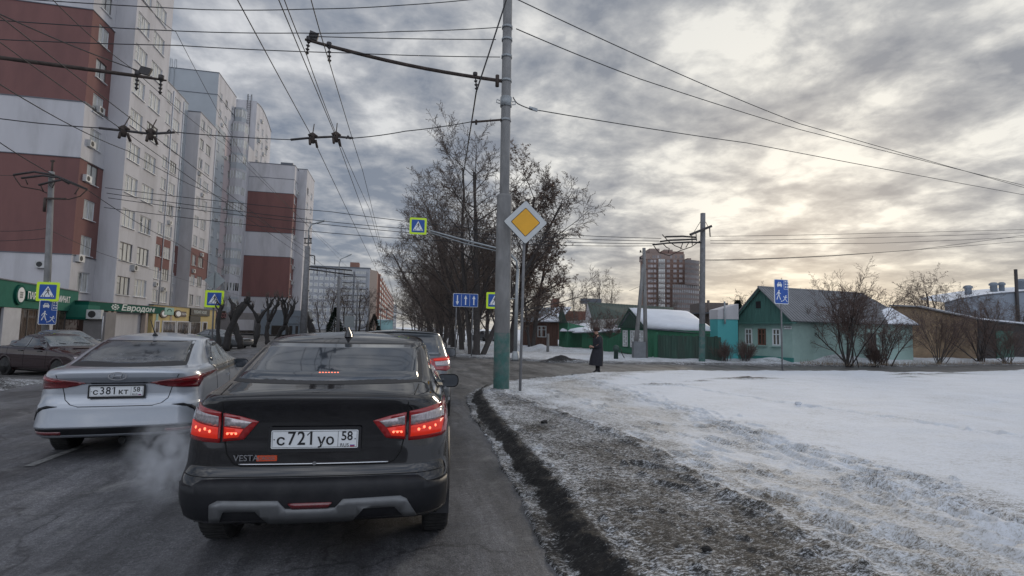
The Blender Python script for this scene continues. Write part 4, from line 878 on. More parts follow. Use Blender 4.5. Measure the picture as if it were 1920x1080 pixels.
snow_sheet((s0-u6*1.2+n6*.3+Z*1.42, s1+u6*.3+n6*.3+Z*1.52, s1+Z*1.9-n6*3, s0-u6*1+Z*1.8-n6*3), 'roof_snow', H6, .12, 4)
H7 = thing('house', 'green porch fronted cottage half under snow with a patchy tin roof behind', 'house')
s0, s1 = flat(dp(1048, 640, 50)), flat(dp(1064, 640, 47.5)); u7 = (s1-s0).normalized(); n7 = u7.cross(Z); e7 = flat(dp(1112, 640, 50))
b = MB(); b.face([P(s0, 0), P(s1, 0), P(s1, 2.35), P(s0, 2.35)]); b.face([P(s1, 0), P(e7, 0), P(e7, 1.9), P(s1, 2.3)]); b.build('wall', MIDG, H7)
gm7 = s0.lerp(s1, .35)+Z*4.1; b = MB(); b.face([s0+Z*2.3+n7*.1-u7*.3, s1+Z*2.25+n7*.1+u7*.2, gm7+n7*.1]); b.build('gable', GRN_D, H7)
for f in (.25, .5, .75): wall_window(H7, s0.lerp(s1, f)+Z*.7, u7, .45, 1.2, 2, MIDG, GLASS, False)
b = MB(); tl, tr = dp(1064, 603, 58), dp(1160, 598, 60); bl, br = dp(1050, 622, 48), dp(1128, 622, 46); roof_plane(b, bl, br, tl, tr, 0, .05, 18); b.build('roof', TIN, H7)
snow_sheet((bl+Z*.05, bl.lerp(br, .75)+Z*.05, tl.lerp(tr, .30).lerp(br, .45)+Z*.1, tl.lerp(bl, .55)+Z*.08), 'roof_snow', H7, .16, 5)
H8 = thing('house', 'brown boarded cottage with a grey window behind the big trees', 'house')
s0, s1 = flat(dp(980, 640, 52)), flat(dp(1046, 640, 50)); u8 = (s1-s0).normalized(); n8 = u8.cross(Z); l8 = (s1-s0).length; BRB = mat('brown boards', (.10, .055, .042), .8, var=.35, scale=3, stretch=(4, 4, .3))
b = MB()
for i in range(16): b.obox(s0.lerp(s1, (i+.5)/16)+Z*1.2+n8*(.012*(i % 2)), u8*(l8/32-.006), n8*.02, Z*1.2)
b.build('wall', BRB, H8); b = MB(); roof_plane(b, s0-u8*.3+n8*.4+Z*2.35, s1+u8*.3+n8*.4+Z*2.35, s0-n8*3+Z*3.9, s1-n8*3+Z*3.9, 0, .06); b.build('roof', TIN, H8)
snow_sheet((s0.lerp(s1, .5)-u8*.3+n8*.4+Z*2.42, s1+u8*.3+n8*.4+Z*2.42, s1-n8*3+Z*3.97, s0.lerp(s1, .6)-n8*3+Z*3.97), 'roof_snow', H8, .1, 6)
wall_window(H8, s0.lerp(s1, .56)+Z*.9, u8, .95, 1.1, 2, S_GREY, GLASS, False)
# long dark green metal roof behind
H9 = thing('barn', 'long dark green metal roofed barn with pale gable behind the cottages', 'barn')
b = MB(); a = dp(1098, 598, 66); t0 = dp(1101, 567, 70); t1 = dp(1262, 577, 74); e0 = dp(1112, 606, 62); e1 = dp(1275, 618, 62); roof_plane(b, e0, e1, t0, t1, 0, .06, 30); b.build('roof', mat('green metal roof', (.03, .055, .045), .6, .1, var=.12), H9)
b = MB(); g_ = [dp(1096, 612, 70), dp(1112, 612, 62), dp(1112, 606, 62), t0]; b.face(g_); b.face([flat(g_[0]), flat(g_[1]), g_[1], g_[0]]); b.face([flat(e0), flat(e1), e1, e0]); b.build('wall', PLAST, H9)
b = MB(); b.obox(dp(1108, 565, 72), (1.3, 0, 0), (0, .6, 0), (0, 0, .35)); b.build('ridge_vent', COPING, H9)
H10 = thing('building', 'reddish brick outbuildings glimpsed beyond the trees', 'building')
b = MB()
for (x0, x1, yt, D) in ((1036, 1048, 559, 92), (1048, 1068, 576, 90), (1068, 1100, 583, 95)):
    p0, p1 = flat(dp(x0, 640, D)), flat(dp(x1, 640, D)); zt = dp(x0, yt, D).z; u = (p1-p0).normalized(); n_ = u.cross(Z)
    b.obox((p0+p1)/2-n_*3+Z*zt/2, u*(p1-p0).length/2, n_*3, Z*zt/2)
b.build('wall', mat('dull red brick', (.16, .075, .055), .9, var=.2), H10)
# brown board store behind the snowy roof
H11 = thing('shed', 'brown board shed with a flat roof behind the snowy green house', 'shed')
p0, p1 = flat(dp(1272, 640, 43)), flat(dp(1330, 640, 40)); u = (p1-p0).normalized(); n_ = u.cross(Z); b = MB()
for i in range(18): b.obox(p0.lerp(p1, (i+.5)/18)+Z*1.55+n_*(.01*(i % 2)), u*((p1-p0).length/36-.006), n_*.02, Z*1.55)
b.build('wall', mat('weathered boards', (.09, .07, .06), .85, var=.3, scale=3, stretch=(4, 4, .3)), H11); b = MB(); b.obox((p0+p1)/2-n_*1.4+Z*3.15, u*((p1-p0).length/2+.4), n_*1.8, Z*.05); b.build('roof', COPING, H11)
H12 = thing('building', 'plain grey brown block with a thin flue behind the concrete line pole', 'building')
p0, p1 = flat(dp(1320, 640, 75)), flat(dp(1366, 640, 75)); zt = dp(1330, 567, 75).z; u = (p1-p0).normalized(); n_ = u.cross(Z)
b = MB(); b.obox((p0+p1)/2-n_*3+Z*zt/2, u*(p1-p0).length/2, n_*3, Z*zt/2); b.tube([dp(1328, 590, 74), dp(1328, 563, 74)], .18, 8); b.build('wall', mat('grey brown render', (.12, .10, .09), .9, var=.1), H12)
# --- long tan brick garage wall with sloping top, its lean-to roof and what lies behind
G1 = thing('brick_wall', 'tan brick wall with a sloping snow dusted coping beyond the bare bushes', 'wall')
w0, w1, w2 = flat(dp(1676, 640, 33.5)), flat(dp(1762, 640, 35.5)), flat(dp(1833, 640, 37))
z0, z1, z2 = dp(1676, 576, 33.5).z, dp(1720, 578, 34.5).z, dp(1833, 600, 37).z
wm_ = w0.lerp(w1, .52)
uvwall('wall', BRICKM, G1, w0, wm_, z0+.05, z0+.08); uvwall('wall', BRICKM, G1, wm_, w2, z0+.06, z2)
b = MB(); b.bar(P(w0, z0+.12), P(wm_, z0+.14), .5, .09); b.bar(P(wm_, z0+.12), P(w2, z2+.06), .5, .09); b.build('coping', SLATE, G1)
b = MB(); b.bar(P(wm_, z0+.18), P(w2, z2+.12), .42, .05); b.build('coping_snow', SNOW_C, G1)
G2 = thing('garage', 'dark low garage with a green metal door and snowy roof edge', 'garage')
w3 = flat(dp(1990, 640, 43)); z3 = dp(1990, 616, 43).z; u = (w3-w2).normalized(); n_ = u.cross(Z); DG = mat('dark boards', (.035, .03, .028), .9, var=.2)
b = MB(); b.face([P(w2, 0), P(w3, 0), P(w3, z3), P(w2, z2)]); b.face([P(w2, z2), P(w3, z3), P(w3-n_*6, z3+.5), P(w2-n_*6, z2+.5)]); b.build('wall', DG, G2)
b = MB(); b.obox(w2.lerp(w3, .28)+Z*1.1+n_*.05, u*1.3, n_*.03, Z*1.1); b.build('garage_door', mat('worn green door', (.03, .10, .075), .7, var=.2), G2)
b = MB(); b.obox(w2.lerp(w3, .8)+Z*.9+n_*.05, u*2.2, n_*.03, Z*.9); b.build('garage_door', mat('grey door', (.20, .21, .23), .7, var=.15), G2)
b = MB(); b.bar(P(w2, z2+.1), P(w3, z3+.1), .5, .09); b.build('roof_snow', SNOW_C, G2)
G3 = thing('factory', 'long low factory with row of roof ventilators and a thin chimney on the skyline', 'factory')
D = 95; b = MB(); FW = mat('pale factory wall', (.22, .25, .29), .85, var=.12, scale=.3)
top = [(1770, 556), (1800, 548), (1850, 540.5), (1935, 533), (2010, 529)]
for (p, q_) in zip(top[:-1], top[1:]):
    a, c = dp(*p, D), dp(*q_, D); lo = lambda v, dz: Vector((v.x, v.y, v.z-dz)); away = Vector((.4, 1, 0)).normalized()
    b.face([lo(a, 12), lo(c, 12), lo(c, 1.1), lo(a, 1.1)], 0); b.face([lo(a, 1.1), lo(c, 1.1), c+away*8, a+away*8], 1); b.face([lo(a, 1.35)-away*.1, lo(c, 1.35)-away*.1, lo(c, 1.05)-away*.1, lo(a, 1.05)-away*.1], 2)
b.build('wall', [FW, SNOW_C, COPING], G3)
for (px, py, w) in ((1815, 541, .75), (1863, 535.5, .75), (1878, 535, .6), (1915, 529, .75)):
    v = dp(px, py, D+3); b = MB(); b.lathe([(w*.7, -1.6), (w*.7, 0), (w*.95, .05), (w*.95, .35), (w*.5, .6)], 10, 0, v); b.build('roof_ventilator', FW, G3)
b = MB(); v = dp(1904, 505, D); b.tube([Vector((v.x, v.y, 2)), v], .26, 10); b.build('chimney', STEEL_D, G3)
# --- red brick high-rise on the skyline
T9 = thing('apartment_building', 'red brick high rise with rounded grey balconies on the skyline', 'apartment building')
RB_ = mat('red brick tower', (.21, .135, .11), .9, var=.10, scale=.15); RBT = mat('tan brick top', (.25, .19, .165), .9, var=.08, scale=.15); GB = mat('grey balcony band', (.15, .118, .108), .8, var=.08)
D = 290
def tw(pxa, pxb, pyt, dd=0, pyb=640, mi=0, mb=None, depth=14):
    a, c = dp(pxa, 620, D+dd), dp(pxb, 620, D+dd); zt = dp((pxa+pxb)/2, pyt, D+dd).z; zb = max(0, dp((pxa+pxb)/2, pyb, D+dd).z) if pyb < 630 else 0
    u = (flat(c)-flat(a)).normalized(); n_ = u.cross(Z); mb.obox((flat(a)+flat(c))/2-n_*depth/2+Z*(zt+zb)/2, u*(flat(c)-flat(a)).length/2, n_*depth/2, Z*(zt-zb)/2, mi); return u, n_
b = MB(); u9, n9 = tw(1212, 1284, 484, 0, mb=b); tw(1210, 1284.5, 474, -.3, 485, 1, b); tw(1218, 1237, 464, 1, 475, 1, b); tw(1241, 1283, 469.5, 2, 475, 0, b); tw(1246, 1262, 466, 3, 470, 1, b)
tw(1283, 1312, 487, 4, mb=b, mi=0, depth=12); tw(1290, 1297, 482.5, 5, 488, 1, b)
for py in (504, 523, 541): tw(1211.5, 1284, py-.6, -.25, py+.6, 1, b)
b.build('wall', [RB_, RBT], T9)
b = MB(); b.box(-.9, .9, -.2, 0, 0, 1.5, 0); wm9 = b.mesh('window', [mat('far window', (.22, .20, .20), .4, var=.0, objvar=.5)])
ang = math.atan2(u9.y, u9.x); rowpx = 9.35
def w9(px, py, dd, sc=1.0, me=None, nm='window'):
    v = dp(px, py, D+dd-1.2); o = inst(nm, me or wm9, T9, v, ang); o.scale = (sc, 1, 1); return o
for k in range(12):
    for px in (1217, 1222, 1228, 1253, 1265.5, 1276.5):
        if px > 1260 and k > 5: continue
        w9(px, 492+k*rowpx*(1.0), 0, .75 if px < 1230 else 1)
for px in (1225, 1229, 1234, 1238, 1258, 1267, 1276, 1279): w9(px, 484, -.5, .5)
b = MB(); b.box(-1.9, 1.9, -1.0, 0, 0, 1.1, 0); b.box(-1.8, 1.8, -.9, 0, 1.1, 2.5, 1)
for i in range(5): b.box(-1.9+.93*i, -1.75+.93*i, -.98, -.9, 1.1, 2.5, 0)
bal9 = b.mesh('balcony', [mat('tan balcony', (.26, .24, .23), .9, var=.1), GLASS])
for k in range(13): w9(1240, 494.5+k*rowpx, 0, .95, bal9, 'balcony')
for k in range(11):
    py = 496+k*rowpx; a0, a1 = (1284, 1311) if k < 5 else (1261, 1311); b = MB(); p_ = []
    for i in range(13):
        f = i/12; px = a0+(a1-a0)*f; bulge = 3.5*(1-(1-f)**0)*0+4.0*sin(pi*min(1, .25+.75*f)); v = dp(px, py+1.2*f*f*2, D-1.5-bulge+ (7*f**4)); p_.append(v)
    lo = [Vector((v.x, v.y, v.z)) for v in p_]; md = [v+Z*1.1 for v in lo]; hi = [v+Z*2.75 for v in lo]; b.grid([lo, md], 0, True); b.grid([md, [v+Z*1.62 for v in md]], 1, False)
    for i, v in enumerate(md): b.bar(v+Z*0-n9*0+n9*.1, v+Z*1.62+n9*.1, .22)
    b.build('balcony', [GB, mat('far pale glazing', (.20, .20, .205), .3, var=.0, objvar=.25)] , T9)
# ------------------------------------------------------------------ cars
from mathutils.bvhtree import BVHTree
def paint(name, col, metal=0, rough=.28, dirt=.35):   # gloss paint with road dust that thickens towards the sills
    m_ = bpy.data.materials.new(name); m_.use_nodes = True; t = m_.node_tree; L = t.links.new; b = t.nodes['Principled BSDF']
    if not metal: b.inputs['Specular IOR Level'].default_value = .0
    tc = t.nodes.new('ShaderNodeTexCoord'); sep = t.nodes.new('ShaderNodeSeparateXYZ'); L(tc.outputs['Object'], sep.inputs[0])
    n = noise_(t, tc.outputs['Object'], 5, 7, .65); n2 = noise_(t, tc.outputs['Object'], 40, 3, .7)
    hgt = ramp(t, math_(t, 'MULTIPLY', sep.outputs[2], .8), [(.12, g3(1)), (.42, g3(.45)), (.75, g3(.12))])
    f = math_(t, 'MULTIPLY', math_(t, 'MULTIPLY', hgt, dirt), math_(t, 'ADD', .35, math_(t, 'MULTIPLY', math_(t, 'ADD', n, math_(t, 'MULTIPLY', n2, .35)), .9)), clamp=True)
    L(mixc(t, f, tuple(col), (.115, .112, .11)), b.inputs['Base Color'])
    L(math_(t, 'ADD', rough, math_(t, 'MULTIPLY', f, .8), clamp=True), b.inputs['Roughness'])
    b.inputs['Metallic'].default_value = metal; L(math_(t, 'SUBTRACT', 1.0, math_(t, 'MULTIPLY', f, 1.6), clamp=True), b.inputs['Coat Weight']); b.inputs['Coat Roughness'].default_value = .05; b.inputs['Coat IOR'].default_value = 1.7
    return m_
BLACKP = paint('black paint', (.006, .006, .0075), 0, .12, .10); SILVP = paint('silver paint', (.40, .43, .475), .45, .26, .28)
DARKP = paint('dark aubergine paint', (.022, .008, .010), 0, .2, .06); GREYP = paint('dark graphite paint', (.09, .10, .11), .4, .25, .3)
PLAS = mat('black bumper plastic', (.013, .0135, .016), .5, var=.15, scale=6, spec=.28, dirt=(.04, .04, .042), dirt_amt=.5, dscale=4); SEAM = mat('panel gap', (.003, .003, .003), .9, var=0)
CHROME = mat('chrome', (.55, .56, .58), .18, 1, var=0); SKID = mat('silver skid trim', (.15, .155, .16), .45, .5, var=.15, scale=8)
def car_glass(name, tint, rough=.04, frost=0):
    m_ = bpy.data.materials.new(name); m_.use_nodes = True; t = m_.node_tree; L = t.links.new; b = t.nodes['Principled BSDF']
    b.inputs['Base Color'].default_value = (*tint, 1); b.inputs['Roughness'].default_value = rough; b.inputs['IOR'].default_value = 2.1
    if frost:
        tc = t.nodes.new('ShaderNodeTexCoord'); n = noise_(t, tc.outputs['Object'], 9, 8, .7, .4); sep = t.nodes.new('ShaderNodeSeparateXYZ'); L(tc.outputs['Object'], sep.inputs[0])
        k = math_(t, 'ADD', n, math_(t, 'MULTIPLY', math_(t, 'SUBTRACT', 1.22, sep.outputs[2]), .9)); f = ramp(t, k, [(.52, g3(0)), (.66, g3(frost))])
        L(mixc(t, f, tuple(tint), (.20, .21, .23)), b.inputs['Base Color']); L(math_(t, 'ADD', rough, math_(t, 'MULTIPLY', f, .7)), b.inputs['Roughness'])
    return m_
CGLASS = car_glass('car glass', (.034, .042, .052)); CGLASS_F = car_glass('dusty car glass', (.03, .033, .038), .08, .28); CGLASS_L = car_glass('clear car glass', (.07, .09, .095), .05, .5)
LRED = mat('red lamp lens', (.28, .008, .01), .12, var=0, coat=1); LREDD = mat('dark red lamp lens', (.12, .006, .01), .15, var=.2, scale=30, coat=1)
LCLR = mat('clear lamp lens', (.40, .36, .37), .2, .3, var=.35, scale=60, coat=1)
LGLOW = mat('lit brake lamp', (.5, .02, .01), .3, var=0, emit=(1, .045, .02), es=.22); LHOT = mat('lit brake bulb', (.8, .1, .05), .3, var=0, emit=(1, .22, .12), es=1.7)
TYRE = mat('tyre rubber', (.014, .014, .014), .85, var=.25, scale=12, dirt=(.08, .078, .075), dirt_amt=.4, dscale=5); RIM = mat('alloy rim', (.35, .36, .37), .4, .7, var=.1); RIMD = mat('dark rim', (.04, .04, .045), .5, .4, var=.1)
WELL = mat('wheel well', (.004, .004, .004), .95, var=0)
def interp_rows(rows, n):
    # resample slice rows by arc length of the front and rear profiles together
    d = [0]
    for a, b_ in zip(rows[:-1], rows[1:]): d.append(d[-1]+math.hypot(b_[0]-a[0], b_[1]-a[1])+math.hypot(b_[0]-a[0], b_[2]-a[2])*.5+abs(b_[3]-a[3])*.5)
    out = []
    T = sorted(set([d[-1]*i/(n-1) for i in range(n)]) | set(d))
    K = len(rows[0])
    for t in T:
        j = max(0, min(len(rows)-2, next((i for i in range(len(rows)-1) if d[i+1] >= t-1e-9), len(rows)-2))); f = (t-d[j])/max(1e-9, d[j+1]-d[j]); row = []
        for k in range(K):      # monotone cubic (Fritsch-Carlson style, finite difference tangents)
            p0, p1 = rows[j][k], rows[j+1][k]; h = d[j+1]-d[j]
            def tan(i):
                if i == 0 or i == len(rows)-1: return 0 if k else (rows[min(i+1, len(rows)-1)][k]-rows[max(i-1, 0)][k])/max(1e-9, d[min(i+1, len(rows)-1)]-d[max(i-1, 0)])
                s0 = (rows[i][k]-rows[i-1][k])/(d[i]-d[i-1]); s1 = (rows[i+1][k]-rows[i][k])/(d[i+1]-d[i])
                return 0 if s0*s1 <= 0 else 2*s0*s1/(s0+s1)
            m0, m1 = tan(j)*h, tan(j+1)*h
            row.append((2*f**3-3*f*f+1)*p0+(f**3-2*f*f+f)*m0+(-2*f**3+3*f*f)*p1+(f**3-f*f)*m1)
        out.append(row)
    return out
def outline(row, L_, bow=.05, tr=.05, tf=.07, nr=9, nc=9, ns=26, nf=9):
    z, yR, yF, W_, rR, rF, crown = row[:7]; P = []
    rR, rF = min(rR, W_*.9), min(rF, W_*.9)
    bw = bow*W_
    for i in range(nr): x = (W_-rR)*i/nr; P.append((x, yR+bw*(x/W_)**2))
    yb = yR+bw*((W_-rR)/W_)**2
    for i in range(nc): a = pi/2*i/nc; P.append((W_-rR+rR*sin(a), yb+rR*(1-cos(a))))
    yf = yF-bw*1.6*((W_-rF)/W_)**2; y0, y1 = yb+rR, yf-rF*1.1
    if y1 < y0+.01: y1 = y0+.01
    for i in range(ns): P.append((W_, y0+(y1-y0)*i/ns))
    for i in range(nc): a = pi/2*i/nc; P.append((W_-rF+rF*cos(a), y1+rF*1.1*sin(a)))
    for i in range(nf+1): x = (W_-rF)*(1-i/nf); P.append((x, yF-bw*1.6*(x/W_)**2))
    out = []
    for x, y in P:
        t = max(0, (L_*.38-y)/(L_*.38)); s = max(0, (y-L_*.62)/(L_*.38)); x2 = x*(1-tr*t*t-tf*s*s)
        out.append((x2, y, z+crown*(1-min(1, (x/max(W_, .01)))**2)))
    return out
def body_mesh(rows, L_, arches, n=64, skirt=True, **kw):
    rr = interp_rows(rows, n); b = MB(); sec = []
    for r_ in rr:
        h = outline(r_, L_, **kw); full = h + [(-x, y, z) for x, y, z in reversed(h[1:-1])]; sec.append(full)
    b.grid(sec, 0, True, True)
    top = sec[-1]; b.face(top[::-1] if False else top, 0, True)
    bot = sec[0]; b.face(bot[::-1], 1)
    full_v, full_f = list(b.v), [tuple(f) for f in b.f]
    bvh = BVHTree.FromPolygons([Vector(v) for v in full_v], full_f)
    kf, km, ks = [], [], []
    for f, mi, sm in zip(b.f, b.m, b.sm):
        c = Vector((0, 0, 0))
        for i in f: c += Vector(b.v[i])
        c /= len(f)
        if len(f) == 4 and abs(c.x) > .5 and any((c.y-y)**2+(c.z-z)**2 < r*r for (y, z, r) in arches): continue
        kf.append(f); km.append(mi); ks.append(sm)
    b.f, b.m, b.sm = kf, km, ks
    return b, bvh
class Car:
    """projects drawn outlines onto the shaped body so that every fitting follows its curve"""
    def __init__(s, root, bvh, L_): s.root, s.bvh, s.L = root, bvh, L_
    def hit(s, ax, a, b):
        if ax == 'rear': o, d = Vector((a, -3, b)), Vector((0, 1, 0))
        elif ax == 'front': o, d = Vector((a, s.L+3, b)), Vector((0, -1, 0))
        elif ax == 'right': o, d = Vector((3, a, b)), Vector((-1, 0, 0))
        elif ax == 'left': o, d = Vector((-3, a, b)), Vector((1, 0, 0))
        else: o, d = Vector((a, b, 4)), Vector((0, 0, -1))
        p, n, i, _ = s.bvh.ray_cast(o, d)
        if p is None: return None, None
        if n.dot(d) > 0: n = -n
        return p, n
    def patch(s, name, ax, poly, material, off=.004, res=.04, parent=None, label=None, rim=True):
        bm = bmesh.new(); vs = [bm.verts.new((p[0], p[1], 0)) for p in poly]; bm.faces.new(vs)
        x0, x1 = min(p[0] for p in poly), max(p[0] for p in poly); y0, y1 = min(p[1] for p in poly), max(p[1] for p in poly)
        for k in range(1, int((x1-x0)/res)+1): bmesh.ops.bisect_plane(bm, geom=bm.verts[:]+bm.edges[:]+bm.faces[:], plane_co=(x0+k*res, 0, 0), plane_no=(1, 0, 0))
        for k in range(1, int((y1-y0)/res)+1): bmesh.ops.bisect_plane(bm, geom=bm.verts[:]+bm.edges[:]+bm.faces[:], plane_co=(0, y0+k*res, 0), plane_no=(0, 1, 0))
        bmesh.ops.triangulate(bm, faces=[f for f in bm.faces if len(f.verts) > 4])
        low = {}
        for v in bm.verts:
            for f_ in (1, .985, .97, .95, .93, .9):
                p, n = s.hit(ax, v.co.x*f_ if ax in ('rear', 'front') else v.co.x, v.co.y)
                if p is not None: break
            if p is None: p, n = (low.get('p') or Vector((v.co.x, 0, v.co.y))), Vector((0, -1, 0))
            low['p'] = p.copy(); v.co = p+n*off; low[v] = n
        if rim:      # turn the edge down onto the body
            ed = [e for e in bm.edges if e.is_boundary]; ret = bmesh.ops.extrude_edge_only(bm, edges=ed)
            nv = [g_ for g_ in ret['geom'] if isinstance(g_, bmesh.types.BMVert)]
            for v in nv:
                o_ = min((w for w in (e.other_vert(v) for e in v.link_edges) if w in low), key=lambda w: (w.co-v.co).length, default=None)
                if o_ is not None: v.co = v.co-low[o_]*(off+.004)
        bmesh.ops.recalc_face_normals(bm, faces=bm.faces[:])
        me = bpy.data.meshes.new(name); bm.to_mesh(me); bm.free(); me.materials.append(material)
        c = me.polygons[0]
        me.polygons.foreach_set('use_smooth', [True]*len(me.polygons))
        o = bpy.data.objects.new(name, me); COL.objects.link(o); o.parent = parent or s.root
        if label: o['label'] = label
        return o
    def line(s, mb, ax, pts, r=.0035, step=.03, mi=0, off=0.0, n=5):
        out = []
        for a, b_ in zip(pts[:-1], pts[1:]):
            k = max(1, int(math.hypot(b_[0]-a[0], b_[1]-a[1])/step))
            for i in range(k): f = i/k; out.append((a[0]+(b_[0]-a[0])*f, a[1]+(b_[1]-a[1])*f))
        out.append(pts[-1]); P = []
        for p in out:
            q, nn = s.hit(ax, *p)
            if q is not None: P.append(q+nn*off)
        if len(P) > 1: mb.tube(P, r, n, mi)
def wheel_meshes(r=.33, w=.205, spokes=5, rim=RIM, rr=.215):
    t = MB(); pr = [(rr, -w/2+.02), (rr+.02, -w/2), (r-.02, -w/2+.005), (r, -w/2+.03), (r, w/2-.03), (r-.02, w/2-.005), (rr+.02, w/2), (rr, w/2-.02)]
    t.tube([(z, 0, 0) for _, z in pr], [q for q, _ in pr], 32, 0, False)
    for k in range(46):
        a = 2*pi*k/46; c = Vector((0, cos(a)*r, sin(a)*r)); t.obox(c, (w/2-.025, 0, 0), Vector((0, -sin(a), cos(a)))*.008, Vector((0, cos(a), sin(a)))*.005)
    m1 = t.mesh('tyre', TYRE); q = MB(); q.tube([(-w/2+.02, 0, 0), (-w/2+.035, 0, 0), (w/2-.035, 0, 0), (w/2-.02, 0, 0)], [rr+.004, rr-.012, rr-.012, rr+.004], 32, 0, False)
    q.prism(circ(0, 0, rr-.01, n=32), (w/2-.09, 0, 0), (0, 1, 0), (0, 0, 1), .004, 1); q.prism(circ(0, 0, rr-.01, n=32), (-w/2+.09, 0, 0), (0, 1, 0), (0, 0, 1), .004, 1)
    for k in range(spokes):
        a = 2*pi*k/spokes
        for s_ in (-1, 1): q.bar((s_*(w/2-.05), 0, 0), (s_*(w/2-.032), cos(a)*(rr-.01), sin(a)*(rr-.01)), .055, .02, 0, up=(1, 0, 0))
    for s_ in (-1, 1): q.tube([(s_*(w/2-.07), 0, 0), (s_*(w/2-.025), 0, 0)], .05, 14)
    return m1, q.mesh('rim', [rim, WELL])
def put_wheels(root, ys, tr, r=.33, rim=RIM, spokes=5, z=None):
    tm, rm = wheel_meshes(r, rim=rim, spokes=spokes)
    for y in ys:
        for s_ in (-1, 1): o = inst('wheel', tm, root, (s_*tr, y, z or r)); inst('rim', rm, o)
def arch_lips(car, arches, material, w=.055, thick=.012, a0=-25, a1=205, w2=None):
    for (y, z, r) in arches:
        for ax, s_ in (('right', 1), ('left', -1)):
            b = MB(); rows = [[], [], [], []]; last = None
            for i in range(29):
                a = R(a0+(a1-a0)*i/28); ci, si = cos(a), sin(a); pin = (y+ci*(r-.03), z+si*(r-.03)); pout = (y+ci*(r+w), z+si*(r+w)); z_ = max(.2, pin[1])
                p, n_ = car.hit(ax, pout[0], max(.22, pout[1]))
                if p is None: continue
                x = p.x
                if abs(x) < .66: continue
                q, _ = car.hit(ax, pin[0], max(.24, pin[1])); xi = q.x if q is not None and abs(q.x-x) < .15 else x
                rows[0].append((x+s_*.002, pout[0], pout[1])); rows[1].append((x+s_*thick, pout[0]-ci*.012, pout[1]-si*.012)); rows[2].append((xi+s_*thick, pin[0], pin[1])); rows[3].append((xi-s_*.10, pin[0], pin[1]))
            b.grid(rows, 0, True); b.build('wheel_arch_trim', material, car.root)
def wells(root, arches, W_=.8):
    for (y, z, r) in arches:
        for s_ in (-1, 1):
            b = MB(); q = [(y+(r+.03)*cos(R(a)), max(.2, z+(r+.03)*sin(R(a)))) for a in range(-15, 196, 10)]
            b.grid([[(s_*.45, *p) for p in q], [(s_*(W_-.02), *p) for p in q]], 0, False); b.face([(s_*.45, *p) for p in q]); b.build('wheel_well', WELL, root)
def plate(root, O, main, reg, w=.52, h=.112, tilt=0.0, frame=.018):
    O = Vector(O); U = Vector((1, 0, 0)); V = Vector((0, sin(tilt), cos(tilt))); Nn = U.cross(V)
    b = MB(); b.prism(rrect(-w/2-frame, w/2+frame, -h/2-frame*1.3, h/2+frame, .01, 3), O, U, V, .012); p = b.build('number_plate', S_BLK, root)
    b = MB(); b.prism(rrect(-w/2, w/2, -h/2, h/2, .008, 3), O+Nn*.012, U, V, .003); b.build('plate_face', S_WHITE, p)
    b = MB(); d = Nn*.0165; t = .0022
    for (x0, x1, y0, y1) in ((-w/2+.006, w/2-.006, h/2-.006-t, h/2-.006), (-w/2+.006, w/2-.006, -h/2+.006, -h/2+.006+t), (-w/2+.006, -w/2+.006+t, -h/2+.006, h/2-.006), (w/2-.006-t, w/2-.006, -h/2+.006, h/2-.006), (w*.265-t/2, w*.265+t/2, -h/2+.006, h/2-.006)):
        b.face([O+d+U*x0+V*y0, O+d+U*x1+V*y0, O+d+U*x1+V*y1, O+d+U*x0+V*y1])
    for sx in (-w/2+.018, w/2-.018): b.prism(circ(sx, 0, .004, n=8), O+Nn*.0155, U, V, .002)
    b.build('plate_border', S_BLK, p)
    c1, num, c2 = main
    def digit(ch, x, size, z, sx):
        text(ch, size, O+d+U*x+V*z, U, V, S_BLK, p, sx=sx, bold=.0014, ext=.0004, name='plate_lettering')
        if ch == '1': f = MB(); hh = size*.365; f.face([O+d+U*(x-.0)+V*(z+hh), O+d+U*(x-.006)+V*(z+hh), O+d+U*(x-.024)+V*(z+hh*.62), O+d+U*(x-.024)+V*(z+hh*.40)]); f.build('plate_lettering', S_BLK, p)
    digit(c1, -.203, .088, -.007, 1.1)
    for i, ch in enumerate(num): digit(ch, -.140+.058*i, .118, .003, .86)
    for i, ch in enumerate(c2): digit(ch, .038+.052*i, .088, -.007, 1.02)
    text(reg, .078, O+d+U*.192+V*.016, U, V, S_BLK, p, sx=.92, bold=.001, ext=.0004, name='plate_lettering'); text('RUS', .028, O+d+U*.178+V*(-.038), U, V, S_BLK, p, sx=1.1, ext=.0004, name='plate_lettering')
    fl = MB()
    for i, mi in enumerate((0, 1, 2)): y0 = -.030-.006*i; fl.face([O+d+U*.212+V*(y0-.006), O+d+U*.240+V*(y0-.006), O+d+U*.240+V*y0, O+d+U*.212+V*y0], mi)
    fl.build('flag', [LET_W, S_BLUE, mat('flag red', (.5, .03, .02), .5, var=0)], p)
    return p
def mirror(root, O, side, material, size=(.26, .16), z_tilt=0):
    O = Vector(O); s_ = side; b = MB(); w, h = size; rows = []
    for i in range(8):
        f = i/7; k = math.sqrt(max(0, 1-f**2.2)); sc = .25+.75*k if i < 7 else .12
        rows.append([(O.x+s_*(w/2)+x*sc, O.y+.03+.13*f, O.z+y*sc) for x, y in rrect(-w/2, w/2, -h/2, h/2, h*.42, 5)])
    b.grid(rows, 0, True, True); b.face(rows[-1]); b.bar((O.x-s_*.06, O.y+.08, O.z-.05), (O.x+s_*.06, O.y+.08, O.z-.04), .07, .05); o = b.build('wing_mirror', material, root)
    g_ = MB(); g_.face([(O.x+s_*(w/2)+x*.92, O.y+.03, O.z+y*.9) for x, y in rrect(-w/2, w/2, -h/2, h/2, h*.40, 5)]); g_.build('mirror_glass', CGLASS, o); return o
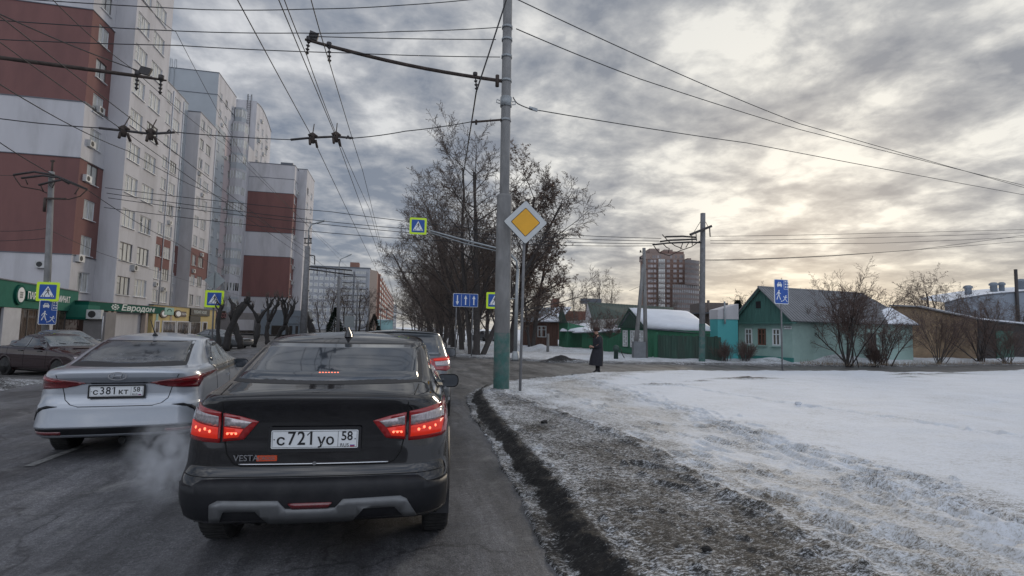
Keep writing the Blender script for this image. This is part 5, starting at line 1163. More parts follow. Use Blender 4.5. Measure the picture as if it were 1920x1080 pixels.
def side_windows(car, quads, material, frame, label=None):
    for ax in ('right', 'left'):
        for q in quads:
            c0 = sum(p[0] for p in q)/len(q), sum(p[1] for p in q)/len(q); big = [(c0[0]+(p[0]-c0[0])*1.06, c0[1]+(p[1]-c0[1])*1.14) for p in q]
            o = car.patch('side_window_frame', ax, big, frame, .002, .08, rim=False); car.patch('side_window', ax, q, material, .006, .08, o)
# ---- black saloon in front
C1 = thing('saloon_car', 'black raised saloon car with lit brake lamps waiting directly ahead', 'car', (-.495, 3.46, 0), -R(2.8), 'cars on the road')
rows = [(.215, .72, 4.20, .78, .30, .30, 0), (.27, .55, 4.36, .84, .28, .35, 0), (.345, .16, 4.41, .868, .27, .38, 0), (.38, .065, 4.41, .874, .27, .38, 0), (.50, .012, 4.42, .888, .27, .40, 0), (.60, .010, 4.42, .889, .27, .40, 0), (.628, .03, 4.41, .887, .27, .40, 0), (.655, .055, 4.40, .885, .27, .4, 0),
        (.70, .075, 4.37, .883, .28, .4, 0), (.80, .082, 4.18, .880, .29, .42, .0), (.88, .088, 3.88, .874, .30, .45, .01), (.95, .088, 3.58, .863, .31, .45, .02), (1.02, .078, 3.28, .842, .31, .45, .02), (1.08, .062, 3.12, .812, .30, .42, .015), (1.108, .060, 3.02, .785, .28, .4, .02), (1.124, .085, 2.98, .768, .27, .4, .024),
        (1.150, .22, 2.94, .750, .27, .38, .028), (1.180, .38, 2.90, .735, .26, .36, .03), (1.21, .49, 2.84, .722, .24, .35, .03), (1.29, .715, 2.66, .698, .21, .33, .026), (1.37, .94, 2.46, .672, .19, .3, .022), (1.425, 1.10, 2.32, .650, .17, .3, .020), (1.46, 1.23, 2.2, .628, .17, .3, .022), (1.483, 1.38, 2.08, .598, .18, .3, .024), (1.499, 1.55, 1.98, .53, .2, .2, .026), (1.506, 1.70, 1.88, .34, .1, .1, .026)]
AR1 = [(.93, .35, .385), (3.56, .35, .385)]
b, bvh = body_mesh(rows, 4.42, AR1, 84, bow=.055, tr=.075); b.build('body', [BLACKP, WELL], C1)
K = Car(C1, bvh, 4.42)
put_wheels(C1, (.93, 3.56), .775, .335, spokes=10); wells(C1, AR1, .80); arch_lips(K, AR1, PLAS, .05)
# rear glass, roof line, boot
f_ = K.patch('rear_window_frame', 'rear', [(-.645, 1.188), (.645, 1.188), (.635, 1.30), (.612, 1.444), (-.612, 1.444), (-.635, 1.30)], S_BLK, .0015, .06, rim=False)
K.patch('rear_window', 'rear', [(-.615, 1.202), (.615, 1.202), (.605, 1.30), (.580, 1.430), (-.580, 1.430), (-.605, 1.30)], CGLASS, .005, .05, f_)
b = MB()
for i in range(7): b.prism(circ(-.062+.0207*i, 1.246, .0072, n=8), (0, .60, 0), (1, 0, 0), (0, 0, 1), .004)
p, n_ = K.hit('rear', 0, 1.246); o = b.build('high_brake_light', LHOT, C1, loc=(-.012, p.y-.60-.012, -.0)); 
b = MB(); K.line(b, 'rear', [(-.566, 1.125), (-.56, 1.02), (-.545, .87), (-.525, .78), (-.485, .725), (-.44, .708), (.44, .708), (.485, .725), (.525, .78), (.545, .87), (.56, 1.02), (.566, 1.125)], .0042)
K.line(b, 'top', [(-.60, .16), (-.625, .42)], .0035); K.line(b, 'top', [(.60, .16), (.625, .42)], .0035)
b.build('boot_gap', SEAM, C1)
b = MB(); K.line(b, 'rear', [(-.80, .648), (.80, .648)], .0035); K.line(b, 'rear', [(-.45, .718), (.45, .718)], .006, off=.004, mi=1); b.build('bumper_gap', [SEAM, CHROME], C1)
b = MB()
for s_ in ('right', 'left'):
    K.line(b, s_, [(1.18, .62), (1.10, .80), (1.22, .98), (1.34, 1.14)], .0035); K.line(b, s_, [(2.06, .34), (2.06, .98)], .0035); K.line(b, s_, [(3.02, .34), (3.08, .85), (3.02, .98)], .0035); K.line(b, s_, [(1.32, .33), (3.02, .33)], .0035)
    K.line(b, s_, [(1.1, .94), (3.9, .86)], .006, off=-.001)
b.build('door_gap', SEAM, C1)
side_windows(K, [[(1.12, 1.12), (1.98, 1.03), (1.98, 1.385), (1.62, 1.40), (1.40, 1.36)], [(2.03, 1.03), (2.86, 1.03), (2.40, 1.375), (2.03, 1.39)]], CGLASS, S_BLK)
K.patch('windscreen', 'front', [(-.62, 1.12), (.62, 1.12), (.54, 1.41), (-.54, 1.41)], CGLASS, .004, .06)
for s_ in (-1, 1):
    m3 = lambda pts: [(s_*x, z) for x, z in pts]
    lo = K.patch('tail_light', 'rear', m3([(.345, .977), (.45, 1.008), (.553, 1.030), (.553, .855), (.43, .868)]), LRED, .012, .03)
    K.patch('reversing_lens', 'rear', m3([(.385, .975), (.545, 1.010), (.545, .952), (.428, .938)]), LCLR, .016, .03, lo); K.patch('brake_lens', 'rear', m3([(.435, .930), (.545, .944), (.545, .874), (.462, .882)]), LGLOW, .016, .03, lo)
    lo = K.patch('tail_light', 'rear', m3([(.572, 1.034), (.68, 1.052), (.775, 1.066), (.812, 1.05), (.828, .965), (.815, .875), (.785, .852), (.572, .848)]), LRED, .012, .03)
    K.patch('indicator_lens', 'rear', m3([(.582, 1.010), (.785, 1.036), (.793, .978), (.582, .948)]), LCLR, .016, .03, lo); K.patch('brake_lens', 'rear', m3([(.582, .940), (.790, .962), (.775, .878), (.582, .872)]), LGLOW, .016, .03, lo)
    b = MB()
    for i in range(3):
        for j in range(2): b.prism(circ(0, 0, .013, .007, n=8), (0, 0, 0), (1, 0, 0), (0, 0, 1), .001) if False else None
    for i, x in enumerate((.63, .665, .70, .735)):
        p, n_ = K.hit('rear', s_*x, .915+.012*(i % 2)); b.tube([p+n_*.016, p+n_*.020], [.010, .006], 8)
    for i, x in enumerate((.475, .50, .525)): p, n_ = K.hit('rear', s_*x, .905); b.tube([p+n_*.016, p+n_*.020], [.008, .005], 8)
    q_ = [K.hit('rear', s_*x_, .91)[0] for x_ in (.475, .50, .525)]; nn = K.hit('rear', s_*.5, .91)[1]; b.tube([p_+nn*.016 for p_ in q_], .0015, 4, 0, False)
    q_ = [K.hit('rear', s_*x_, .92)[0] for x_ in (.63, .665, .70, .735)]; b.tube([p_+nn*.016 for p_ in q_], .0015, 4, 0, False); b.build('bulb_pattern', LHOT, lo)
plate(C1, (0, .073, .872), ('с', '721', 'уо'), '58', tilt=-.02)
K.patch('lower_cladding', 'rear', [(-.86, .30), (-.62, .31), (.62, .31), (.86, .30), (.875, .60), (.78, .585), (.70, .60), (.64, .634), (.5, .64), (-.5, .64), (-.64, .634), (-.70, .60), (-.78, .585), (-.875, .60)], PLAS, .008, .05)
K.patch('skid_trim', 'rear', [(-.575, .505), (-.535, .525), (-.19, .519), (-.145, .470), (.145, .470), (.19, .519), (.535, .525), (.575, .505), (.635, .40), (.56, .40), (.50, .465), (.315, .465), (.245, .385), (-.245, .385), (-.315, .465), (-.50, .465), (-.53, .40), (-.585, .40)], SKID, .024, .05)
K.patch('rear_fog_light', 'rear', [(-.128, .503), (.128, .503), (.104, .476), (-.104, .476)], LREDD, .022, .04)
b = MB(); 
for x in (-.455, -.335): b.tube([(x, .42, .365), (x, .15, .36)], .034, 14, 0, False); b.tube([(x, .17, .36), (x, .16, .36)], .029, 14, 1)
b.build('exhaust_pipe', [STEEL_D, WELL], C1)
b = MB(); b.box(-.60, .60, .75, 4.1, .20, .33); b.box(-.55, .55, .2, .8, .33, .40); b.tube([(-.7, .93, .33), (.7, .93, .33)], .05, 8); b.build('underbody', WELL, C1)
for s_ in (-1, 1): b = MB(); b.obox((s_*.80, .60, .30), (.07, 0, 0), (0, .008, 0), (0, .02, .08)); b.build('mudflap', PLAS, C1)
for s_ in (-1, 1): mirror(C1, (s_*.80, 2.62, .985), s_, BLACKP, (.25, .15))
b = MB(); p, n_ = K.hit('top', 0, 1.30); b.grid([[(rx*cos(2*pi*i/16), p.y+ox+ry*sin(2*pi*i/16), p.z+zz) for i in range(16)] for zz, rx, ry, ox in ((-.006, .038, .10, .03), (.012, .036, .092, .03), (.035, .027, .062, .012), (.06, .012, .035, -.012), (.082, .004, .014, -.03))], 0, True, True); b.build('roof_aerial', BLACKP, C1)
text('VESTA', .052, (-.405, .078, .757), (1, 0, 0), (0, 0, 1), CHROME, C1, sx=1.0, ext=.002, bold=.0004, name='badge'); b = MB(); b.prism(rrect(-.345, -.225, .738, .772, .004, 2), (0, .085, 0), (1, 0, 0), (0, 0, 1), .008, 0); o = b.build('badge_plate', mat('orange badge', (.55, .07, .02), .4, var=.1), C1); text('CROSS', .03, (-.285, .075, .755), (1, 0, 0), (0, 0, 1), CHROME, o, sx=1.05, ext=.001, name='badge')
b = MB(); b.tube([(0, .075, .722), (0, .065, .722)], .012, 10); b.build('boot_lock', CHROME, C1)
for s_ in (-1, 1):
    for y in (2.02-.22, 2.96-.22): p, n_ = K.hit('right' if s_ > 0 else 'left', y, .90); b = MB(); b.bar(p+n_*.03+Vector((0, -.09, 0)), p+n_*.03+Vector((0, .09, 0)), .022, .028); b.build('door_handle', CHROME, C1)
# ---- silver saloon in the next lane
C2 = thing('saloon_car', 'silver saloon car with unlit tail lamps and road dust waiting in the next lane', 'car', (-3.15, 6.86, -.03), R(7.5), 'cars on the road')
rows = [(.21, .66, 4.2, .76, .3, .3, 0), (.25, .45, 4.33, .82, .28, .35, 0), (.285, .14, 4.35, .835, .26, .36, 0), (.32, .05, 4.38, .85, .25, .38, 0), (.40, .02, 4.40, .86, .24, .4, 0), (.42, -.012, 4.40, .866, .24, .4, 0), (.46, -.004, 4.40, .866, .25, .4, 0), (.60, .02, 4.39, .866, .26, .4, 0), (.645, .025, 4.38, .864, .27, .4, 0), (.67, .055, 4.37, .862, .28, .4, 0),
        (.78, .085, 4.2, .86, .30, .42, 0), (.88, .085, 3.92, .852, .32, .45, .01), (.925, .062, 3.78, .845, .33, .45, .01), (.96, .035, 3.62, .835, .33, .45, .012), (1.01, .030, 3.38, .815, .32, .42, .014), (1.04, .055, 3.2, .795, .31, .4, .02), (1.058, .18, 3.1, .775, .30, .4, .026), (1.075, .36, 3.02, .752, .30, .38, .03), (1.12, .50, 2.92, .722, .29, .36, .03), (1.22, .74, 2.68, .668, .26, .33, .028), (1.31, .99, 2.44, .615, .23, .3, .026), (1.36, 1.16, 2.28, .58, .21, .3, .026), (1.395, 1.32, 2.14, .55, .2, .3, .03), (1.415, 1.48, 2.02, .50, .2, .3, .034), (1.428, 1.62, 1.92, .42, .2, .2, .036), (1.434, 1.74, 1.84, .2, .1, .1, .03)]
AR2 = [(.98, .33, .36), (3.55, .33, .36)]
b, bvh = body_mesh(rows, 4.4, AR2, 80, bow=.07, tr=.075); b.build('body', [SILVP, WELL], C2); K = Car(C2, bvh, 4.4)
put_wheels(C2, (.98, 3.55), .755, .315, z=.315); wells(C2, AR2, .8); arch_lips(K, AR2, SILVP, .03, .006)
f_ = K.patch('rear_window_frame', 'rear', [(-.60, 1.082), (.60, 1.082), (.52, 1.368), (-.52, 1.368)], S_BLK, .0015, .06, rim=False); K.patch('rear_window', 'rear', [(-.57, 1.092), (.57, 1.092), (.495, 1.355), (-.495, 1.355)], CGLASS_F, .005, .05, f_)
side_windows(K, [[(1.00, 1.06), (1.12, .97), (1.94, .965), (1.94, 1.325), (1.62, 1.345), (1.32, 1.27)], [(1.98, .965), (2.86, .965), (2.35, 1.30), (1.98, 1.325)]], CGLASS_L, S_BLK)
for ax in ('right', 'left'): K.patch('wind_deflector', ax, [(1.08, 1.14), (1.32, 1.29), (1.62, 1.365), (1.94, 1.345), (1.94, 1.28), (1.62, 1.295), (1.36, 1.22), (1.15, 1.08)], CGLASS, .03, .06)
K.patch('windscreen', 'front', [(-.6, 1.06), (.6, 1.06), (.52, 1.35), (-.52, 1.35)], CGLASS, .004, .06)
b = MB(); K.line(b, 'rear', [(-.60, 1.0), (-.535, .86), (-.50, .72), (-.44, .665), (-.36, .645), (.36, .645), (.44, .665), (.50, .72), (.535, .86), (.60, 1.0)], .0045)
for s_ in ('right', 'left'): K.line(b, s_, [(1.12, .55), (1.05, .80), (1.04, 1.02)], .0035); K.line(b, s_, [(1.96, .34), (1.96, .95)], .0035); K.line(b, s_, [(1.35, .33), (3.0, .33), (3.05, .95)], .0035)
b.build('panel_seam', SEAM, C2)
for s_ in (-1, 1):
    m3 = lambda pts: [(s_*x, z) for x, z in pts]
    lo = K.patch('tail_light', 'rear', m3([(.31, .905), (.42, .928), (.60, .955), (.79, .985), (.838, .975), (.80, .915), (.775, .828), (.62, .842), (.50, .852), (.40, .872)]), LREDD, .012, .03)
    K.patch('red_lens', 'rear', m3([(.50, .930), (.62, .948), (.80, .972), (.77, .91), (.64, .905)]), LRED, .015, .03, lo)
    K.patch('corner_slot', 'rear', m3([(.55, .648), (.66, .655), (.745, .63), (.81, .56), (.835, .47), (.80, .49), (.76, .575), (.70, .618), (.62, .636)]), PLAS, .006, .03)
K.patch('chrome_strip', 'rear', [(-.33, .898), (.33, .898), (.33, .912), (-.33, .912)], LREDD if False else CHROME, .006, .06, rim=False)
plate(C2, (0, .06, .812), ('с', '381', 'кт'), '58')
b = MB(); ring = circ(0, .985, .092, .048, n=28); inn = circ(0, .985, .080, .038, n=28); p, n_ = K.hit('rear', 0, .985); 
for i in range(28): j = (i+1) % 28; y_ = p.y-.008; b.face([(ring[i][0], y_, ring[i][1]), (ring[j][0], y_, ring[j][1]), (inn[j][0], y_, inn[j][1]), (inn[i][0], y_, inn[i][1])])
b.bar((-.045, p.y-.008, .960), (-.030, p.y-.008, 1.012), .016, .006); b.bar((.030, p.y-.008, .958), (.045, p.y-.008, 1.010), .016, .006); b.bar((-.038, p.y-.008, .982), (.038, p.y-.008, .988), .014, .006); b.build('badge', CHROME, C2)
text('SOLARIS', .038, (-.47, .075, .985), (1, 0, 0), (0, 0, 1), CHROME, C2, sx=1.2, ext=.001, name='badge')
K.patch('lower_cladding', 'rear', [(-.80, .29), (.80, .29), (.85, .40), (.60, .408), (-.60, .408), (-.85, .40)], PLAS, .006, .05)
for s_ in (-1, 1): K.patch('reflector', 'rear', [(s_*.50, .335), (s_*.78, .335), (s_*.78, .375), (s_*.50, .375)], LREDD, .010, .04)
b = MB(); b.box(-.60, .60, .7, 4.0, .18, .32); b.tube([(.0, .35, .25), (.08, .06, .25)], .035, 10); b.build('underbody', WELL, C2)
for s_ in (-1, 1): mirror(C2, (s_*.79, 2.62, .96), s_, SILVP, (.24, .15))
b = MB(); p, n_ = K.hit('top', 0, 1.34); b.tube([p, p+Vector((0, 0, .03))], [.035, .02], 10); b.tube([p+Vector((0, 0, .02)), p+Vector((-.03, .0, .10)), p+Vector((-.065, -.02, .22))], [.009, .007, .005], 6); b.build('roof_aerial', S_BLK, C2)
for y in (1.78, 2.72):
    for ax in ('right', 'left'): p, n_ = K.hit(ax, y, .86); b = MB(); b.bar(p+n_*.03+Vector((0, -.09, 0)), p+n_*.03+Vector((0, .09, 0)), .02, .026); b.build('door_handle', SILVP, C2)
# ---- crossover ahead of the black saloon
C3 = thing('crossover_car', 'grey crossover car with one lit tail lamp showing past the black saloon', 'car', (.02, 8.95, -.05), -R(2.5), 'cars on the road')
rows = [(.22, .30, 4.1, .78, .3, .3, 0), (.30, .10, 4.28, .85, .28, .35, 0), (.45, .03, 4.32, .885, .25, .4, 0), (.62, .02, 4.32, .895, .25, .4, 0), (.70, .06, 4.30, .895, .26, .4, 0), (.85, .09, 4.25, .89, .27, .42, 0), (.98, .12, 3.98, .875, .27, .45, .01), (1.08, .17, 3.3, .855, .26, .42, .01), (1.14, .21, 3.12, .83, .26, .4, .01), (1.25, .30, 2.9, .79, .24, .36, .015), (1.40, .44, 2.64, .735, .22, .33, .02), (1.50, .56, 2.45, .69, .2, .3, .025), (1.53, .52, 2.3, .66, .2, .3, .03), (1.545, .70, 2.2, .62, .2, .3, .034), (1.555, 1.0, 2.05, .5, .2, .2, .036), (1.56, 1.3, 1.8, .3, .1, .1, .034)]
AR3 = [(.85, .36, .40), (3.45, .36, .40)]
b, bvh = body_mesh(rows, 4.32, AR3, 70, bow=.07); b.build('body', [GREYP, WELL], C3); K = Car(C3, bvh, 4.32)
put_wheels(C3, (.85, 3.45), .79, .345); wells(C3, AR3, .82); arch_lips(K, AR3, PLAS, .05)
K.patch('rear_window', 'rear', [(-.68, 1.16), (.68, 1.16), (.60, 1.47), (-.60, 1.47)], CGLASS, .005, .06)
side_windows(K, [[(.55, 1.16), (1.0, 1.10), (1.9, 1.08), (1.9, 1.46), (.78, 1.45)], [(1.95, 1.08), (2.9, 1.08), (2.45, 1.42), (1.95, 1.46)]], CGLASS, S_BLK)
for s_ in (-1, 1):
    m3 = lambda pts: [(s_*x, z) for x, z in pts]; lo = K.patch('tail_light', 'rear', m3([(.50, 1.10), (.74, 1.14), (.865, 1.12), (.868, .94), (.78, .90), (.54, .93)]), LRED, .012, .03)
    K.patch('clear_lens', 'rear', m3([(.58, 1.055), (.84, 1.07), (.84, .985), (.60, .975)]), LCLR, .016, .03, lo); K.patch('brake_lens', 'rear', m3([(.56, 1.095), (.84, 1.115), (.84, 1.075), (.56, 1.062)]), LGLOW, .018, .03, lo)
    mirror(C3, (s_*.83, 2.75, 1.10), s_, GREYP, (.27, .19))
b = MB(); p, n_ = K.hit('top', 0, .85); b.tube([p, p+Vector((0, 0, .02)), p+Vector((0, -.06, .20))], [.03, .012, .006], 8); b.build('roof_aerial', S_BLK, C3)
plate(C3, (0, .05, .78), ('м', '305', 'ор'), '58') if False else None
b = MB(); b.box(-.74, .74, .25, 4.0, .2, .34); b.build('underbody', WELL, C3)
# ---- parked saloons by the shops
def old_saloon(root, P_, win, rim, rows_=None):
    rows = rows_ or [(.22, .25, 4.3, .76, .2, .2, 0), (.30, .06, 4.46, .83, .18, .2, 0), (.42, .02, 4.50, .85, .16, .22, 0), (.55, .02, 4.50, .855, .16, .22, 0), (.68, .05, 4.44, .855, .18, .25, 0), (.78, .06, 4.22, .85, .2, .3, .01), (.86, .08, 3.6, .842, .2, .3, .015), (.92, .12, 3.18, .83, .2, .3, .02), (.955, .40, 3.05, .80, .2, .3, .02), (.98, .72, 2.98, .77, .2, .3, .02), (1.10, .98, 2.76, .71, .2, .28, .02), (1.25, 1.25, 2.48, .64, .18, .26, .02), (1.33, 1.42, 2.32, .59, .18, .25, .022), (1.36, 1.55, 2.2, .55, .18, .2, .026), (1.375, 1.75, 2.05, .4, .1, .1, .026)]
    ar = [(.95, .31, .345), (3.55, .31, .345)]; b, bvh = body_mesh(rows, 4.5, ar, 60, bow=.03, tr=.03, tf=.03); b.build('body', [P_, WELL], root); K = Car(root, bvh, 4.5)
    put_wheels(root, (.95, 3.55), .745, .30, rim=rim, z=.30); wells(root, ar, .78); arch_lips(K, ar, P_, .02, .005)
    side_windows(K, [[(1.02, .99), (1.30, .96), (1.88, .955), (1.88, 1.28), (1.52, 1.29)], [(1.94, .955), (2.86, .955), (2.42, 1.25), (1.94, 1.28)]], win, S_BLK)
    K.patch('windscreen', 'front', [(-.66, 1.0), (.66, 1.0), (.55, 1.31), (-.55, 1.31)], CGLASS_L, .005, .06)
    K.patch('rear_window', 'rear', [(-.62, 1.0), (.62, 1.0), (.53, 1.31), (-.53, 1.31)], win, .005, .06)
    b = MB()
    for ax in ('right', 'left'):
        for pts in ([(1.91, .30), (1.91, .95)], [(1.05, .62), (1.02, .95)], [(3.0, .30), (3.04, .9)], [(1.30, .28), (3.2, .28)], [(.1, .60), (4.35, .60)]): K.line(b, ax, pts, .0045)
    K.line(b, 'top', [(-.70, 3.2), (-.66, 4.25), (.66, 4.25), (.70, 3.2)], .004); b.build('panel_seam', SEAM, root)
    for s_ in (-1, 1):
        K.patch('headlight', 'front', [(s_*.42, .60), (s_*.80, .60), (s_*.80, .72), (s_*.42, .72)], LCLR, .008, .05); mirror(root, (s_*.79, 2.62, .96), s_, P_, (.2, .13))
    K.patch('grille', 'front', [(-.38, .60), (.38, .60), (.38, .71), (-.38, .71)], S_BLK, .008, .06)
    for y in (1.74, 2.70):
        for ax in ('right', 'left'): p, n_ = K.hit(ax, y, .84); b = MB(); b.bar(p+n_*.02+Vector((0, -.09, 0)), p+n_*.02+Vector((0, .09, 0)), .02, .03); b.build('door_handle', S_BLK, root)
    for s_ in (-1, 1):
        p, n_ = K.hit('front', s_*.35-.1, 1.05); q_, _ = K.hit('front', s_*.35+.35, 1.09); b = MB(); b.tube([p+n_*.03, q_+n_*.03], .012, 5); b.build('wiper', S_BLK, root)
    b = MB(); b.box(-.7, .7, .2, 4.2, .17, .3); b.build('underbody', WELL, root); return K
C4 = thing('saloon_car', 'dark aubergine older saloon parked nose to the road before the green shop', 'car', (-12.75, 21.2, -.2), -R(122), 'parked cars by the shops'); old_saloon(C4, DARKP, CGLASS, RIM); C4.scale = (1, 1, .97)
C5 = thing('saloon_car', 'dark parked saloon half hidden behind the aubergine one and the silver roof', 'car', (-15.4, 26.2, -.2), -R(118), 'parked cars by the shops'); old_saloon(C5, GREYP, CGLASS, RIMD)
C6 = thing('saloon_car', 'small dark parked saloon glimpsed between the pollarded trunks', 'car', (-14.8, 42.5, -.2), -R(112), 'parked cars by the shops')
for ch in list(C5.children): dup(ch, C6)
C7 = thing('saloon_car', 'dark car far off on the snowy street behind the thick tree trunks', 'car', (11.2, 63, 0), R(20))
for ch in list(C5.children): dup(ch, C7)
# exhaust steam drifting between the two cars
def plume():
    m_ = bpy.data.materials.new('exhaust vapour'); m_.use_nodes = True; t = m_.node_tree; L = t.links.new; t.nodes.remove(t.nodes['Principled BSDF'])
    v = t.nodes.new('ShaderNodeVolumePrincipled'); v.inputs['Color'].default_value = (.86, .88, .92, 1); L(v.outputs[0], t.nodes['Material Output'].inputs['Volume'])
    tc = t.nodes.new('ShaderNodeTexCoord'); n = noise_(t, tc.outputs['Object'], 2.6, 6, .62, .5)
    ln = t.nodes.new('ShaderNodeVectorMath'); ln.operation = 'LENGTH'; L(tc.outputs['Object'], ln.inputs[0])
    edge = ramp(t, ln.outputs['Value'], [(.15, g3(1)), (.95, g3(0))], 'EASE')
    d = math_(t, 'MULTIPLY', ramp(t, n, [(.42, g3(0)), (.66, g3(1))]), edge); L(math_(t, 'MULTIPLY', d, 4.2), v.inputs['Density'])
    for (loc, sc, rz) in (((-1.95, 5.2, .40), (.40, .85, .46), .3),):
        bm = bmesh.new(); bmesh.ops.create_icosphere(bm, subdivisions=2, radius=1); me = bpy.data.meshes.new('exhaust_vapour'); bm.to_mesh(me); bm.free(); me.materials.append(m_)
        o = bpy.data.objects.new('exhaust_vapour', me); COL.objects.link(o); o.location = loc; o.scale = sc; o.rotation_euler = (0, 0, rz)
        tag(o, kind='stuff')
plume()
# ------------------------------------------------------------------ poles, signs, wires
def concrete_pole(name, label, base, top, r0, r1, material=None, green=0, cat='pole', group=None, sleeve=None, n=16):
    t = thing(name, label, cat, (base[0], base[1], 0), 0, group); B, T = Vector(base), Vector(top); d = T-B
    if sleeve:
        zs, rs = sleeve; b = MB(); f = zs/d.z; b.tube([Vector((0, 0, -.1)), d*f*.5, d*f-Vector((0, 0, .06)), d*f], [rs*1.0, rs, rs*.98, rs*.9], 20); b.build('sleeve', material or CONC, t)
        if green: b = MB(); g_ = green/d.z; b.tube([Vector((0, 0, -.08)), d*g_], [rs+.004, rs+.004], 20, 0, False); b.build('painted_band', POLEG, t)
    elif green: b = MB(); g_ = green/d.z; b.tube([Vector((0, 0, -.08)), d*g_], [r0+.006, r0+(r1-r0)*g_+.006], 18, 0, False); b.build('painted_band', POLEG, t)
    b = MB(); b.tube([Vector((0, 0, -.1)), d*.5, d], [r0, (r0+r1)/2, r1], n); b.build('shaft', material or CONC, t)
    return t
POLEG = mat('flaking green paint', (.05, .13, .115), .75, var=.25, scale=5, bump=.3, dirt=(.17, .165, .16), dirt_amt=.9, dscale=3.2)
def clamp(t, z, r, h=.05, material=None): b = MB(); b.tube([(0, 0, z-h/2), (0, 0, z+h/2)], r+.015, 16); b.build('clamp', material or STEEL, t)
def insulator(b, p, q, r=.045, n=5):
    p, q = Vector(p), Vector(q); d = q-p
    for i in range(n): c = p+d*(i+.5)/n; u = d.normalized()*.012; b.tube([c-u, c+u], [r, r*.7], 8)
    b.tube([p, q], r*.35, 6)
# main trolley pole
PB, PT = Vector((2.50, 12.80, 0)), at(953, -60, 12.80)
M1 = concrete_pole('line_pole', 'tall concrete line pole with thick green footed sleeve at the snowy corner', PB, PT, .135, .118, green=1.5, sleeve=(4.98, .196), cat='line pole')
def rel(v): return Vector(v)-Vector((PB.x, PB.y, 0))
def polex(z): return PB.x+(PT.x-PB.x)*z/PT.z
for py in (52, 75, 107, 152, 185, 196, 226): z = at(950, py, 12.8).z; b = MB(); c = rel((polex(z), 12.8, z)); b.tube([c-Z*.03, c+Z*.03], .142, 16); b.build('clamp', STEEL, M1)
b = MB(); z = at(950, 192, 12.8).z; c = rel((polex(z), 12.8, z)); b.tube([c-Z*.12, c+Z*.12], .15, 16)
for s_ in (-1, 1): b.tube([c+Vector((s_*.16, 0, .03)), c+Vector((s_*.24, 0, .05)), c+Vector((s_*.25, 0, -.03)), c+Vector((s_*.16, 0, -.05))], .012, 6)
b.build('bracket', STEEL, M1)
BA = thing('trolley_bracket', 'long dark bracket arm on the concrete pole, carrying hangers for the trolley wires', 'bracket arm', PB)
a0, a1 = at(941, 152, 12.8), at(572, 74, 12.8); sg = at(760, 118, 12.8)
b = MB(); pts = [a0.lerp(a1, i/10)+Z*(-.10*sin(pi*i/10)*1) for i in range(11)]; pts = [rel(p) for p in pts]; b.tube(pts, [.045]*9+[.04, .03], 8); b.build('arm', RUST, BA)
b = MB(); e = rel(a0); b.tube([e+Vector((-.12, 0, -.16)), e+Vector((-.12, 0, .14))], .05, 8); b.tube([e+Vector((-.2, 0, 0)), e+Vector((.2, 0, 0))], .04, 8); b.build('hinge', RUST, BA)
for (px, py, px2, py2) in ((579, 76, 575, 103), (617, 86, 618, 118), (891, 142, 894, 170)):
    p, q = rel(at(px, py, 12.8)), rel(at(px2, py2, 12.8)); b = MB(); b.tube([p+Z*.08, p-Z*.02], .06, 8); insulator(b, p, q, .05, 4); b.build('hanger', STEEL_D, BA)
b = MB(); p = rel(at(588, 72, 12.8)); b.obox(p+Z*.06, (.10, 0, -.03), (0, .03, 0), (.02, 0, .09)); b.build('end_fitting', STEEL_D, BA)
WIRES = []
def wire(pts, label, r=.011, sag=0.0, name='overhead_wire', group='overhead wires', material=None, n=10):
    P = []
    for a, c in zip(pts[:-1], pts[1:]):
        a, c = Vector(a), Vector(c)
        for i in range(n): f = i/n; P.append(a.lerp(c, f)-Z*sag*4*f*(1-f))
    P.append(Vector(pts[-1])); b = MB(); b.tube(P, r, 5, 0, False); o = b.build(name, material or CABLE); tag(o, label, 'wire', group); return o
YS = 12.75
# contact wires above the near lanes
H1_, H2_ = at(586, 258, YS), at(630, 256, YS); H3_, H4_ = at(232, 245, YS), at(283, 251, YS)
for (p, near, far, lb) in ((H1_, gnd(447, 0, H1_.z+.05), at(752, 602, 160), 'contact wire over the lanes through the first hanger of the pair'),
                      (H2_, gnd(524, 0, H2_.z+.05), at(757, 603, 160), 'contact wire over the lanes through the hanger nearer the concrete pole'),
                      (H3_, gnd(-5, 73, H3_.z), at(738, 600, 160), 'contact wire over the far lanes through the hanger nearer the red banded tower'),
                      (H4_, gnd(-5, 24, H4_.z), at(741, 601, 160), 'contact wire over the far lanes through the middle hanger')):
    e = p+(near-p)*1.6; wire([e, p, p.lerp(far, .12), p.lerp(far, .3), far], lb, .0085, .02, 'contact_wire', 'trolley contact wires')
wire([gnd(573, -40, 8.0), at(618, 118, 12.8), at(680, 320, 24), at(744, 575, 90)], 'feeder cable hung from the inner hanger of the long bracket arm', .011, .05)
wire([gnd(519, -40, 8.2), at(575, 103, 12.8), at(630, 250, 19), at(692, 390, 32), at(748, 590, 120)], 'feeder cable hung from the outer hanger of the long bracket arm', .011, .05)
wire([at(962, -40, 12.4), at(893, 172, 12.8), at(880, 255, 16), at(866, 345, 24)], 'thick cable slanting across the concrete pole to the clamp and into the tree', .02, .02)
